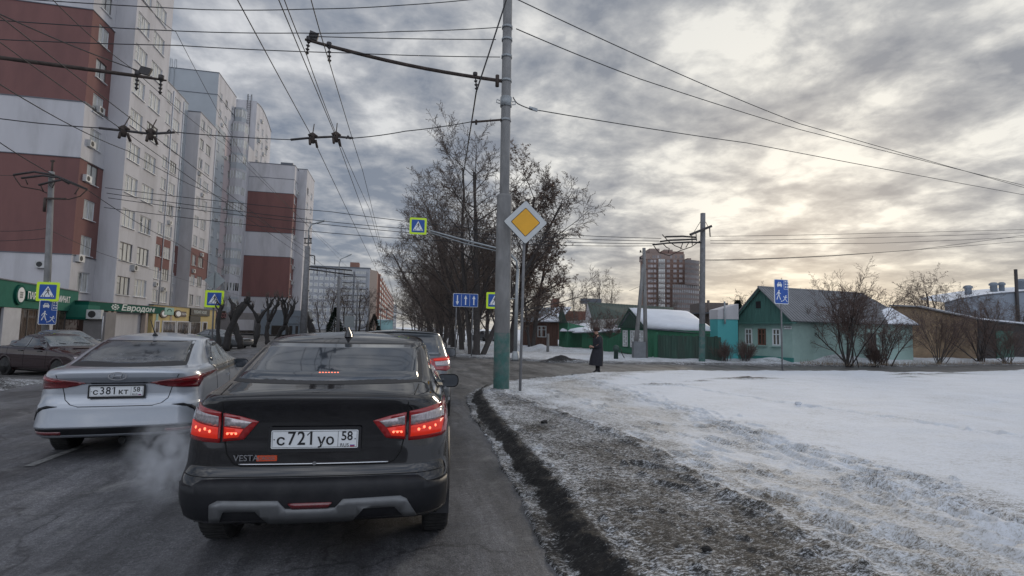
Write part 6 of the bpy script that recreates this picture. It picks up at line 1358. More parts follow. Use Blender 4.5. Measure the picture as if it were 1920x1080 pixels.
# the cross span with its hangers
wire([at(-40, 217, YS), at(186, 240, YS)], 'cross span end running out past the red banded tower', .012, .03); wire([at(330, 248, YS), at(545, 262, YS)], 'cross span middle length between the two pairs of hangers', .011, .02)
wire([at(662, 259, YS), at(760, 246, YS), at(886, 228, YS)], 'cross span end rising to the short bar on the concrete pole', .012, .02); b = MB(); p, q = at(884, 229, YS), at(947, 224, YS)
b.tube([rel(p), rel(q)], .028, 8); b.tube([rel(p)+Vector((.12, 0, -.05)), rel(p)+Vector((.12, 0, .07))], .03, 6); b.build('span_bar', RUST, M1)
def hanger_pair(label, A, B, C, D):
    t = thing('wire_hanger', label, 'hanger', A, 0, 'insulated hangers on the cross span'); A0_ = Vector(A); rl = lambda v: Vector(v)-A0_
    b = MB(); b.tube([rl(A), rl(B), rl(C), rl(D)], .028, 8); b.build('insulated_bar', STEEL_D, t)
    for p in (B, C):
        q = rl(p); b = MB(); b.tube([q+Vector((-.09, 0, .03)), q+Vector((0, 0, .09)), q+Vector((.09, 0, .02))], .045, 8); b.tube([q+Z*.10, q-Z*.13], .055, 8); b.tube([q+Vector((-.06, 0, -.05)), q+Vector((-.03, -.1, -.2))], .03, 6); b.tube([q+Vector((.07, 0, -.05)), q+Vector((.10, .1, -.2))], .03, 6); b.tube([q+Vector((0, 0, .1)), q+Vector((-.02, .25, .42))], .012, 5); b.build('clamp', RUST, t)
    b = MB(); q = rl(D); b.tube([q+Vector((-.16, 0, -.03)), q+Vector((-.12, 0, .05)), q+Vector((-.06, 0, -.03))], .02, 6); b.build('turnbuckle', STEEL_D, t)
hanger_pair('pair of black insulated hangers above the near lanes, beside the concrete pole', at(545, 262, YS), H1_, H2_, at(662, 259, YS))
hanger_pair('pair of black insulated hangers in front of the pale apartment tower', at(186, 240, YS), H3_, H4_, at(328, 248, YS))
# left bracket arm, its pole outside the picture
BL = thing('trolley_bracket', 'dark bracket arm reaching in front of the red banded tower', 'bracket arm', at(-60, 100, YS)); o0 = at(-60, 100, YS)
b = MB(); b.tube([Vector((0, 0, 0)), at(150, 128, YS)-o0, at(262, 143, YS)-o0, at(312, 151, YS)-o0], [.045, .045, .04, .02], 8); b.build('arm', RUST, BL)
for (px, py) in ((258, 140), (302, 148)):
    p = at(px, py, YS)-o0; b = MB(); b.tube([p+Z*.08, p-Z*.03], .06, 8); insulator(b, p, p-Z*.36, .045, 4); b.build('hanger', STEEL_D, BL)
b = MB(); p = at(272, 138, YS)-o0; b.obox(p+Z*.06, (.11, 0, -.02), (0, .03, 0), (.03, 0, .08)); b.build('end_fitting', STEEL_D, BL)
wire([at(-40, 8, YS-3), at(258, 132, YS)], 'slack cable dropping to the tip of the arm before the red banded tower', .012, .05)
for (pts, lb) in (([(-40, 133, 9), (240, 283, 15), (420, 372, 24), (590, 470, 45)], 'thin line crossing the tower facade below the hanger pair'), ([(-40, 240, 11), (167, 358, 16), (330, 455, 26), (450, 520, 40)], 'lowest thin line slanting across the tower above the shops'),
                  ([(80, -20, 12), (250, 130, 16), (420, 270, 28), (640, 480, 70)], 'high line crossing the tower windows towards the far lamp posts'), ([(250, -20, 13), (330, 60, 20), (460, 300, 34), (690, 540, 90)], 'line crossing the tower roof corner and running off down the street')):
    wire([at(*p) for p in pts], lb, .010, .1)
for (pts, lb) in (([(-40, -8, YS), (380, 18, YS), (580, 17, YS), (750, 10, YS), (930, -6, YS)], 'highest cross wire just below the frame top'), ([(-40, 35, YS), (330, 58, YS), (560, 62, YS), (750, 59, YS), (940, 51, YS)], 'twisted cross wire fixed to the uppermost clamp of the concrete pole'),
                  ([(575, 68, YS), (930, 74, YS)], 'taut rod above the long bracket arm'), ([(-40, 72, YS), (330, 85, YS), (640, 99, YS), (938, 107, YS)], 'cross wire fixed just above the root of the long bracket arm')):
    wire([at(*p) for p in pts], lb, .011, .02)
for (pts, lb) in (([(964, -4, 12.8), (1300, 150, 15), (1500, 232, 18), (1980, 368, 26)], 'uppermost cable from the concrete pole sweeping down over the houses'), ([(968, 54, 12.8), (1200, 148, 15), (1500, 243, 19), (1980, 362, 26)], 'middle cable from the concrete pole sweeping down over the houses'),
                  ([(962, 182, 12.8), (972, 195, 12.85), (1010, 207, 13.2), (1400, 268, 17), (1980, 376, 26)], 'lowest cable from the concrete pole with a small metal tag')):
    wire([at(*p) for p in pts], lb, .014, .03)
b = MB(); b.obox(at(1000, 204.5, 13.1), (.11, 0, -.02), (0, .02, 0), (0, 0, .04)); o = b.build('cable_tag', STEEL); tag(o, 'small grey metal tag clipped on the lowest cable by the pole', 'tag')
# cross lines between the roadside line poles
LPX, LPY = -15.84, 28.0
ends_l = [(197, 352), (200, 362), (203, 371), (195, 389)]; ends_r = [(1240, 447), (1236, 452), (1228, 457), (1222, 461)]; mid_ = [(620, 397), (620, 416), (620, 422), (620, 437)]
for i in range(4): wire([at(*ends_l[i], 28), at(*mid_[i], 27), at(935, 432+i*8, 26.6), at(*ends_r[i], 25.9)], ('upper', 'second', 'third', 'lowest')[i]+' of the four cables strung from the red wall pole to the house side pole', .016, .06)
for (pts, lb) in (([(1332, 443, 25.8), (1650, 437, 27), (1980, 428, 30)], 'top cable leaving the house side pole over the rooftops'), ([(1332, 451, 25.8), (1650, 445, 27), (1980, 434, 30)], 'second cable leaving the house side pole over the rooftops'), ([(1332, 456, 25.8), (1650, 456, 27), (1980, 441, 30)], 'third cable leaving the house side pole over the rooftops'),
                  ([(1322, 487, 25.8), (1500, 482, 26), (1720, 468, 27), (1980, 432, 30)], 'sagging cable leaving the middle of the house side pole'), ([(1322, 489, 25.8), (1560, 480, 26), (1980, 447, 30)], 'lowest cable leaving the middle of the house side pole'), ([(1322, 560, 40), (1225, 525, 31), (1180, 545, 44)], 'thin service line sagging from the twin posts to the houses')):
    wire([at(*p) for p in pts], lb, .013, .03)
def switch_gear(name, label, pos, frame, pts_list, r, arcs):
    t = thing(name, label, 'frame', pos); o_ = Vector(pos)
    b = MB()
    for pl in pts_list: b.tube([Vector(at(*p))-o_ for p in pl], r, 6)
    b.build('insulated_bar', STEEL_D, t); b = MB()
    for pl in arcs: b.tube([Vector(at(*p))-o_ for p in pl], r*.5, 5)
    b.build('arc_rod', RUST, t); return t
RP = concrete_pole('line_pole', 'dark concrete line pole with a green foot before the snowy roofed house', (16.10, 25.80, 0), at(1318, 400, 25.8), .165, .135, CONC_D, green=2.1, cat='line pole')
b = MB(); o_ = Vector((16.10, 25.8, 0)); b.bar(at(1294, 440, 25.6)-o_, at(1334, 424, 25.6)-o_, .12, .13); b.build('cross_arm', STEEL_D, RP); b = MB(); b.tube([at(1313, 416, 25.7)-o_, at(1302, 434, 25.7)-o_], .015, 5); b.tube([at(1323, 416, 25.7)-o_, at(1328, 426, 25.7)-o_], .015, 5); b.tube([at(1330.5, 427, 25.6)-o_, at(1331.5, 444, 25.6)-o_], .03, 6); b.build('stay', STEEL_D, RP)
switch_gear('wire_switch', 'curved black wire frame hanging beside the house side pole', at(1305, 440, 25.7), None, [[(1248, 444, 25.4), (1280, 443, 25.5), (1305, 445, 25.6)], [(1238, 453, 25.4), (1256, 450.5, 25.5), (1306, 448.5, 25.6)], [(1224, 459, 25.3), (1250, 456, 25.4), (1292, 454, 25.6), (1318, 455, 25.8)]], .05,
    [[(1226, 461, 25.3), (1235, 473, 25.4), (1255, 479.5, 25.5), (1275, 470, 25.6), (1296, 463, 25.7), (1312, 452, 25.8)], [(1242, 440, 25.3), (1253, 452, 25.4), (1266, 461, 25.5), (1279, 466, 25.6)], [(1244, 458, 25.4), (1250, 464, 25.4), (1255, 466, 25.5), (1253, 474, 25.5)], [(1297, 440, 25.7), (1298, 460, 25.7)], [(1305, 438, 25.7), (1306, 452, 25.7)], [(1280, 456, 25.6), (1276, 467, 25.6)], [(1292, 454, 25.6), (1286, 464, 25.6)]])
LP = concrete_pole('line_pole', 'slim concrete line pole with pedestrian signs in front of the red wall', (-15.84, 28.0, 0), at(97, 322, 28), .15, .11, CONC, cat='line pole', group=None)
o_ = Vector((-15.84, 28, 0)); b = MB(); b.tube([at(97, 325, 28)-o_, at(99, 300, 28)-o_], .04, 6); b.bar(at(95, 302, 28)-o_, at(103, 302, 28)-o_, .06, .06); b.build('top_rod', RUST, LP); b = MB(); b.bar(at(84, 372, 27.8)-o_, at(124, 373, 27.8)-o_, .08, .08); b.tube([at(85, 371, 27.8)-o_, at(83, 397, 27.8)-o_], .06, 6); b.build('cross_arm', RUST, LP)
switch_gear('wire_switch', 'curved black wire frame fanned over the slim pole by the red wall', at(95, 345, 27.8), None, [[(25, 328, 27.6), (64, 322, 27.7), (100, 328, 27.8), (125, 338, 27.9), (164, 355, 28)], [(40, 334, 27.6), (80, 329, 27.7), (110, 333, 27.8), (130, 345, 27.9)], [(72, 347, 27.7), (92, 342, 27.8), (115, 337, 27.8)]], .05,
    [[(25, 328, 27.6), (30, 336, 27.6), (40, 350, 27.7), (75, 356, 27.8), (88, 362, 27.8)], [(164, 355, 28), (150, 368, 28), (128, 374, 27.9), (100, 372, 27.8)], [(148, 352, 28), (140, 364, 27.9)], [(48, 336, 27.6), (52, 346, 27.7)], [(75, 345, 27.7), (82, 360, 27.8)], [(104, 340, 27.8), (98, 352, 27.8), (92, 346, 27.8)]])
for (pts, lb) in (([(-40, 326, 26), (25, 329, 27.6)], 'short wire to the outer tip of the fanned frame'), ([(-40, 432, 27), (40, 433, 28), (88, 428, 28)], 'upper of two wires tied to the slim pole before the red wall'), ([(-40, 452, 27), (40, 450, 28), (88, 446, 28)], 'lower of two wires tied to the slim pole before the red wall'), ([(95, 432, 28), (190, 475, 33), (330, 520, 50), (470, 560, 80)], 'thin line from the slim pole running off above the shops')): wire([at(*p) for p in pts], lb, .012, .02)
# ---- signs
def ped_sign(t, c, U, s=.70, border=.11, backc=True):
    """blue square with a white triangle and a walker, on a lime board"""
    c, U = Vector(c), Vector(U).normalized(); V = Vector((0, 0, 1)); Nn = U.cross(V); h = s/2; H = h+border
    b = MB(); b.prism(rrect(-H, H, -H, H, .06, 4), c, U, V, .02); o = b.build('sign_board', S_YEL, t)
    b = MB(); b.prism(rrect(-h, h, -h, h, .03, 3), c+Nn*.02, U, V, .006); b.build('sign_face', S_BLUE, o)
    b = MB(); b.prism([(-.40*s, -.36*s), (.40*s, -.36*s), (0, .40*s)], c+Nn*.026, U, V, .004); b.build('triangle', S_WHITE, o)
    k = s; fig = MB(); d = c+Nn*.030; pr = lambda pl: fig.prism([(x*k, y*k) for x, y in pl], d, U, V, .003)
    pr(circ(.015, .205, .042, n=12)); pr([(-.03, .16), (.05, .155), (.055, .0), (-.02, -.01)]); pr([(-.02, .0), (.03, .0), (-.06, -.13), (-.13, -.225), (-.165, -.20), (-.10, -.11)]); pr([(.0, .0), (.055, .0), (.085, -.10), (.125, -.215), (.085, -.225), (.04, -.11)])
    pr([(-.03, .155), (-.01, .12), (-.08, .05), (-.13, .02), (-.14, .05), (-.09, .085)]); pr([(.045, .15), (.035, .11), (.10, .04), (.14, .03), (.14, .06), (.11, .075)])
    for x in (-.30, -.18, .16, .27): pr([(x, -.34), (x+.055, -.34), (x+.04, -.25), (x+.0, -.25)])
    fig.build('walker', S_BLK, o); return o
def walker_white(fig, d, U, V, cx, cy, k):
    pr = lambda pl: fig.prism([(cx+x*k, cy+y*k) for x, y in pl], d, U, V, .003)
    pr(circ(.03, .42, .075, n=12)); pr([(-.07, .33), (.08, .33), (.07, .02), (-.05, .02)]); pr([(-.05, .05), (.03, .05), (-.10, -.20), (-.20, -.45), (-.29, -.42), (-.17, -.15)]); pr([(.0, .05), (.07, .05), (.13, -.17), (.25, -.43), (.16, -.46), (.05, -.2)]); pr([(-.07, .33), (-.03, .25), (-.17, .12), (-.22, .0), (-.28, .02), (-.22, .17)]); pr([(.07, .32), (.06, .22), (.16, .12), (.25, .08), (.25, .15), (.18, .18)])
def zone_sign(t, c, U, w=.84, h=1.04, name='sign_board'):
    c, U = Vector(c), Vector(U).normalized(); V = Vector((0, 0, 1)); Nn = U.cross(V); q = lambda x, y: (x*w, y*h)
    b = MB(); b.prism(rrect(-w/2, w/2, -h/2, h/2, .06, 4), c, U, V, .02); o = b.build(name, S_WHITE, t); b = MB(); b.prism(rrect(-w/2+.025, w/2-.025, -h/2+.025, h/2-.025, .05, 4), c+Nn*.02, U, V, .004); b.build('sign_face', S_BLUE, o)
    f = MB(); d = c+Nn*.024; pr = lambda pl: f.prism([q(x, y) for x, y in pl], d, U, V, .003)
    # car, seen from the front
    pr([(-.30, .22), (.02, .22), (.04, .29), (-.01, .32), (-.05, .385), (-.23, .385), (-.27, .32), (-.32, .29)]); pr([(-.29, .19), (-.23, .19), (-.23, .23), (-.29, .23)]); pr([(-.05, .19), (.01, .19), (.01, .23), (-.05, .23)])
    # house corner with windows
    pr([(.17, .10), (.19, .10), (.19, .46), (.17, .46)]); pr([(.19, .10), (.46, .10), (.46, .115), (.19, .115)])
    for x in (.25, .38):
        for y in (.17, .28, .39): pr([(x, y), (x+.07, y), (x+.07, y+.06), (x, y+.06)])
    walker_white(f, d, U, V, -.20*w, -.14*h, .42*h)
    cx, cy, k = .23*w, -.28*h, .30*h; p2 = lambda pl: f.prism([(cx+x*k, cy+y*k) for x, y in pl], d, U, V, .003)
    p2(circ(.18, .38, .10, n=12)); p2([(.02, .25), (.14, .30), (.08, -.05), (-.08, -.02)]); p2([(-.08, .0), (.04, .0), (-.15, -.22), (-.45, -.40), (-.48, -.32), (-.2, -.14)]); p2([(.0, .0), (.09, .0), (.28, -.22), (.45, -.42), (.36, -.44), (.18, -.24)]); p2([(.03, .25), (.0, .17), (-.22, .2), (-.30, .34), (-.22, .36), (-.16, .27)]); p2([(.12, .26), (.14, .17), (.32, .1), (.42, .2), (.36, .24), (.3, .18)]); p2(circ(-.62, -.36, .08, n=10))
    f.build('pictogram', S_WHITE, o)
    ph = MB(); e = c+Nn*.0275
    ph.prism([q(-.23, .325), q(-.05, .325), q(-.08, .365), q(-.20, .365)], e, U, V, .001); ph.build('car_window', S_BLUE, o); return o
FX = Vector((1, 0, 0))
PS = thing('priority_sign', 'amber and white diamond priority sign on a thin post by the concrete pole', 'road sign', (2.86, 12.30, 0))
o_ = Vector((2.86, 12.30, 0)); tp = at(983, 445, 12.3)-o_; b = MB(); b.tube([Vector((0, 0, -.1)), tp*.5, tp], .034, 12); b.build('post', CONC_D, PS)
c = at(985.2, 417, 12.22)-o_; hw = .535; U = Vector((1, -.08, 0)).normalized(); Nn = U.cross(Z)
def rdiam(h, r):
    out = []
    for k in range(4):
        a = pi/2*k; cx, cy = (h-r*1.414)*cos(a), (h-r*1.414)*sin(a)
        for i in range(5): t_ = a-pi/4+pi/2*i/4; out.append((cx+r*cos(t_), cy+r*sin(t_)))
    return out
b = MB(); b.prism(rdiam(hw+.012, .045), c, U, Z, .02); o = b.build('sign_board', S_BLK, PS); b = MB(); b.prism(rdiam(hw, .04), c+Nn*.02, U, Z, .005); b.build('white_border', S_GREY, o); b = MB(); b.prism(rdiam(hw*.66+.01, .028), c+Nn*.025, U, Z, .003); b.build('black_line', S_BLK, o); b = MB(); b.prism(rdiam(hw*.65-.004, .024), c+Nn*.028, U, Z, .003); b.build('amber_face', S_AMB, o)
b = MB(); b.bar(c-Nn*.03+Z*.15-U*.12, c-Nn*.03+Z*.15+U*.12, .04, .03); b.bar(c-Nn*.03-Z*.2-U*.12, c-Nn*.03-Z*.2+U*.12, .04, .03); b.build('bracket', STEEL, PS)
PBd = gnd(966, 676)
MS = thing('signal_mast', 'grey steel mast with a long arm over the road behind the concrete pole', 'mast', PBd); o_ = Vector(PBd); YM = PBd.y
q = lambda px, py: at(px, py, YM)-o_
b = MB(); b.tube([Vector((0, 0, 0)), Vector((0, 0, .1)), Vector((0, 0, .45)), Vector((0, 0, .5))], [.2, .2, .15, .08], 14); b.build('foot', STEEL, MS); b = MB(); b.tube([Vector((0, 0, .3)), q(968.5, 560), q(971, 505)], [.10, .09, .085], 14); b.build('shaft', STEEL, MS)
b = MB(); b.tube([q(971, 510), q(969, 490), q(958, 478), q(935, 466), q(870, 450), q(805, 432), q(784, 428)], [.075, .07, .06, .05, .045, .04, .035], 10); b.tube([q(933, 471), q(870, 456), q(806, 436)], .03, 8); b.build('arm', STEEL, MS)
t = thing('pedestrian_sign', 'lime bordered pedestrian crossing sign hung from the mast arm over the road', 'road sign', at(784, 424, YM-.1), 0, 'pedestrian crossing signs'); ped_sign(t, (0, 0, 0), (1, -.05, 0), .64, .10)
b = MB(); b.bar((-.25, .04, .18), (.25, .04, .18), .04, .03); b.bar((-.25, .04, -.18), (.25, .04, -.18), .04, .03); b.build('bracket', STEEL, t)
t = thing('pedestrian_sign', 'lime bordered pedestrian crossing sign half hidden by the concrete pole', 'road sign', at(927, 563.5, YM-.1), 0, 'pedestrian crossing signs'); ped_sign(t, (0, 0, 0), (1, -.05, 0), .64, .10); b = MB(); b.bar((0, .04, .1), at(968, 560, YM)-at(927, 563.5, YM-.1), .04, .04); b.build('bracket', STEEL, t)
LS = thing('lane_sign', 'wide blue lane sign with three white arrows on two thin posts', 'road sign', at(873, 563, 29)); U = FX; b = MB(); w, h = .70, .37
b.prism(rrect(-w, w, -h, h, .05, 4), (0, 0, 0), U, Z, .02); o = b.build('sign_board', S_WHITE, LS); b = MB(); b.prism(rrect(-w+.02, w-.02, -h+.02, h-.02, .04, 4), (0, -.02, 0), U, Z, .004); b.build('sign_face', S_BLUE, o); b = MB()
def arrow(b, x, up): s_ = 1 if up else -1; b.prism([(x-.03, -.26*s_), (x+.03, -.26*s_), (x+.03, .08*s_), (x+.09, .08*s_), (x, .28*s_), (x-.09, .08*s_), (x-.03, .08*s_)], (0, -.024, 0), U, Z, .003)
for x, up in ((-.46, 0), (.0, 1), (.46, 1)):
    b = MB(); arrow(b, x, up); b.build('arrow', S_WHITE, o)
for x in (-.24, .23):
    b = MB(); b.box(x-.008, x+.008, -.027, -.024, -.32, .32); b.build('lane_line', S_WHITE, o)
for (px, py) in ((853, 671), (884, 671)):
    g_ = gnd(px, py); g_.y = 29.05; p0 = Vector((at(px, py, 29.05).x, 29.05, 0))-Vector(LS.location); b = MB(); b.tube([p0, Vector((p0.x, p0.y, .3)) ], .035, 8); b.build('post', CONC_D, LS)
t = thing('pedestrian_sign', 'lime bordered pedestrian crossing sign on the slim pole above a blue zone sign', 'road sign', at(90, 547, 27.75), 0, 'pedestrian crossing signs'); ped_sign(t, (0, 0, 0), (1, .05, 0), .66, .11); b = MB(); b.tube([(0, .05, -.5), (0, .05, .5)], .03, 8); b.build('bracket', STEEL, t)
t = thing('zone_sign', 'blue residential zone sign strapped on the slim pole under the pedestrian sign', 'road sign', at(89.5, 586, 27.72), 0, 'residential zone signs'); zone_sign(t, (0, 0, 0), (.36, .93, 0), .80, 1.10)
t = thing('pedestrian_sign', 'lime bordered pedestrian crossing sign below a grey diamond on its own post', 'road sign', (-11.12, 35, 0), 0, 'pedestrian crossing signs'); o_ = Vector((-11.12, 35, 0)); ped_sign(t, at(402, 560.5, 34.9)-o_, (1, .05, 0), .78, .13); b = MB(); b.tube([Vector((0, .05, 0)), at(403, 520, 35.05)-o_], .05, 8); b.build('post', CONC_D, t)
t = thing('road_sign', 'grey back of a diamond sign above the lime bordered sign near the pollards', 'road sign', at(403, 526, 34.9)); b = MB(); b.prism(rdiam(.60, .05), (0, 0, 0), FX, Z, .02); b.build('sign_board', SIGNBACK, t); b = MB(); b.bar((-.02, -.04, -.5), (-.02, -.04, .5), .05, .03); b.build('bracket', CONC_D, t)
ZP = gnd(1467, 701)
t = thing('zone_sign', 'blue residential zone sign on a thin post standing in the snow', 'road sign', ZP, 0, 'residential zone signs'); o_ = Vector(ZP); b = MB(); b.tube([Vector((0, 0, -.1)), at(1464, 530, ZP.y+.04)-o_], .03, 10); b.build('post', CONC_D, t); zone_sign(t, at(1464.5, 547, ZP.y)-o_, (1, .12, 0), .74, 1.02)
# lamp posts on the far side
def lamp(name, label, base, top, r0, r1, arm, collar=None):
    t = concrete_pole(name, label, base, top, r0, r1, CONC_D, cat='street lamp', group='street lamps along the far kerb'); o_ = Vector((base[0], base[1], 0))
    b = MB(); b.tube([Vector(p)-o_ for p in arm], .06, 8); b.build('arm', STEEL, t); e, e2 = Vector(arm[-1])-o_, Vector(arm[-2])-o_; d = (e-e2).normalized(); b = MB(); b.obox(e+d*.35, d*.4, (0, .14, 0), (0, 0, .06)); b.build('lamp_head', STEEL, t)
    if collar:
        b = MB()
        for (p, q_) in collar: b.bar(Vector(p)-o_, Vector(q_)-o_, .09, .09)
        b.build('bracket', STEEL_D, t)
    return t
YL = 50; q = lambda px, py: at(px, py, YL)
lamp('street_lamp', 'near street lamp on a thick concrete post beyond the pollards', (q(569, 615).x, YL, 0), q(577, 462), .33, .22, [q(577.5, 470), q(579, 430), q(584, 421), q(594, 418)], [(q(570, 447), q(585, 447)), (q(570, 456), q(585, 456)), (q(572, 447), q(572, 456)), (q(583, 447), q(583, 456)), (q(576, 477), q(590, 480)), (q(590, 480), q(590, 496)), (q(567, 545), q(580, 545))])
YL2 = 75; q2 = lambda px, py: at(px, py, YL2)
lamp('street_lamp', 'farther street lamp with a curved arm before the nine storey block', (q2(634, 615).x, YL2, 0), q2(635.5, 518), .24, .18, [q2(635.6, 520), q2(636, 495), q2(639, 486), q2(650, 481)], [(q2(631, 570), q2(641, 570))])
for (a, c, sx) in ((500, 507, 1), (504.5, 516, 0)):
    t = thing('trolley_bracket', 'black trolley bracket arm on the near street lamp post, '+('the upper one' if sx else 'the lower one'), 'bracket arm', q(578, a)); b = MB(); o_ = Vector(q(578, a)); b.tube([Vector((0, 0, 0)), q(660 if sx else 662, c)-o_], .07, 6); b.build('arm', STEEL_D, t)
    b = MB()
    for k in range(1, 5): p = q(578, a).lerp(q(662, c), k/5)-o_; b.tube([p, p-Z*.5], .03, 5)
    b.build('hanger', STEEL_D, t)
t = thing('trolley_bracket', 'black trolley bracket arm reaching out of the bare trees over the road', 'bracket arm', at(745, 508.5, 60)); b = MB(); o_ = Vector(at(745, 508.5, 60)); b.tube([Vector((0, 0, 0)), at(800, 514, 60)-o_], .07, 6); b.build('arm', STEEL_D, t); b = MB(); p = at(757, 510, 60)-o_; b.tube([p, p-Z*1.0], .03, 5); b.build('hanger', STEEL_D, t)
t = thing('road_sign', 'pale back of a rectangular sign low beside the far street lamp', 'road sign', at(655, 604, 62)); b = MB(); b.box(-.55, .55, -.02, 0, -.6, .7); b.build('sign_board', SIGNBACK, t); b = MB(); b.tube([(0, .04, .6), (0, .04, -1.9)], .05, 6); b.build('post', STEEL, t)
# far line poles in the haze of the street
for k, (px, Y_) in enumerate(((690, 120), (668, 95), (713, 170), (724, 230))):
    t = concrete_pole('line_pole', ('second', 'first', 'third', 'fourth')[k]+' slim line pole after the far street lamp', (at(px, 612, Y_).x, Y_, 0), Vector((at(px, 612, Y_).x, Y_, 9.5)), .17, .12, CONC_D, cat='line pole', group='far line poles', n=8)
# twin post with strut and cabinet
g_ = gnd(1211, 672.5); YT = g_.y; q = lambda px, py, d=0: at(px, py, YT+d)
t = thing('utility_pole', 'pair of leaning concrete posts with a grey cabinet before the green house', 'utility pole', g_); o_ = Vector(g_); b = MB(); b.tube([Vector((0, 0, -.1)), q(1207.5, 465)-o_], [.13, .10], 10); b.build('post', CONC, t); b = MB(); b.tube([q(1190, 673)-o_, q(1206, 496)-o_], [.14, .10], 10); b.build('strut', CONC, t)
b = MB(); p0, p1 = q(1184, 640)-o_, q(1206, 673)-o_; b.box(p0.x, p1.x, -.35, -.05, 0, p0.z); b.build('cabinet', mat('grey cabinet', (.17, .18, .19), .6, .2, var=.15), t)
b = MB()
for py in (505, 544): b.bar(q(1203, py)-o_, q(1213, py)-o_, .1, .05)
b.build('bracket', STEEL_D, t); b = MB()
for (px, py) in ((1201, 471), (1201, 483.5)): p = q(px, py)-o_; b.tube([p-Z*.08, p+Z*.06], [.06, .04], 8); b.bar(p-Z*.05, q(1207.5, py)-o_-Z*.05, .03, .03)
b.build('insulator', S_BLK, t)
g_ = gnd(1155, 675); t = thing('standpipe', 'old green iron water standpipe with a curved spout in the snow', 'standpipe', g_); b = MB(); b.lathe([(.13, 0), (.12, .5), (.17, .52), (.18, .68), (.12, .80), (.03, .84)], 12); b.build('body', mat('iron green', (.04, .07, .06), .6, .3, var=.2), t); b = MB(); b.tube([(.1, 0, .62), (.3, 0, .6), (.36, 0, .35), (.5, 0, .12)], .025, 6); b.build('lever', STEEL_D, t)
g_ = gnd(1027, 662); t = thing('concrete_post', 'short pale concrete post standing alone before the brown cottage', 'post', g_); b = MB(); b.tube([(0, 0, -.1), (0, 0, 1.35)], [.11, .09], 4); b.build('shaft', CONC, t)
g_ = gnd(1021, 795, .12); b = MB(); rnd = random.Random(3)
bm = bmesh.new(); bmesh.ops.create_icosphere(bm, subdivisions=3, radius=.05)
def clod(name, label, loc, s, seed, m_, grp='loose lumps of frozen slush'):
    bm = bmesh.new(); bmesh.ops.create_icosphere(bm, subdivisions=3, radius=1)
    for v in bm.verts: k = 1+.35*noise.noise(v.co*1.6+Vector((seed, 0, 0)))+.12*noise.noise(v.co*5+Vector((seed, 9, 0))); v.co = v.co*k; v.co.z *= .75
    me = bpy.data.meshes.new(name); bm.to_mesh(me); bm.free(); me.materials.append(m_); o = bpy.data.objects.new(name, me); COL.objects.link(o); o.location = loc; o.scale = s; tag(o, label, 'lump', grp); return o
SL = mat('frozen slush lump', (.035, .033, .032), .9, var=.5, scale=9, bump=.8); SI = mat('icy lump', (.55, .57, .60), .8, var=.2)
for i, (px, py, w, mm, lb) in enumerate(((1021, 798, .045, SL, 'black frozen lump on the gritty strip near the sign post'), (1325, 1042, .026, SL, 'small dark lump on the gritty strip closest to us'), (1497, 767, .055, SI, 'white snow lump beside the single line of footprints'), (911, 805, .016, SI, 'tiny pale ice lump on the black kerb bank'))):
    g_ = gnd(px, py, .1); clod('slush_lump', lb, (g_.x, g_.y, VZ(g_.x, g_.y)+w*.5), (w*1.2, w, w), i*7, mm)
ORD = 'second third fourth fifth sixth seventh eighth ninth tenth eleventh twelfth thirteenth fourteenth fifteenth sixteenth seventeenth eighteenth nineteenth twentieth twenty-first twenty-second twenty-third'.split()
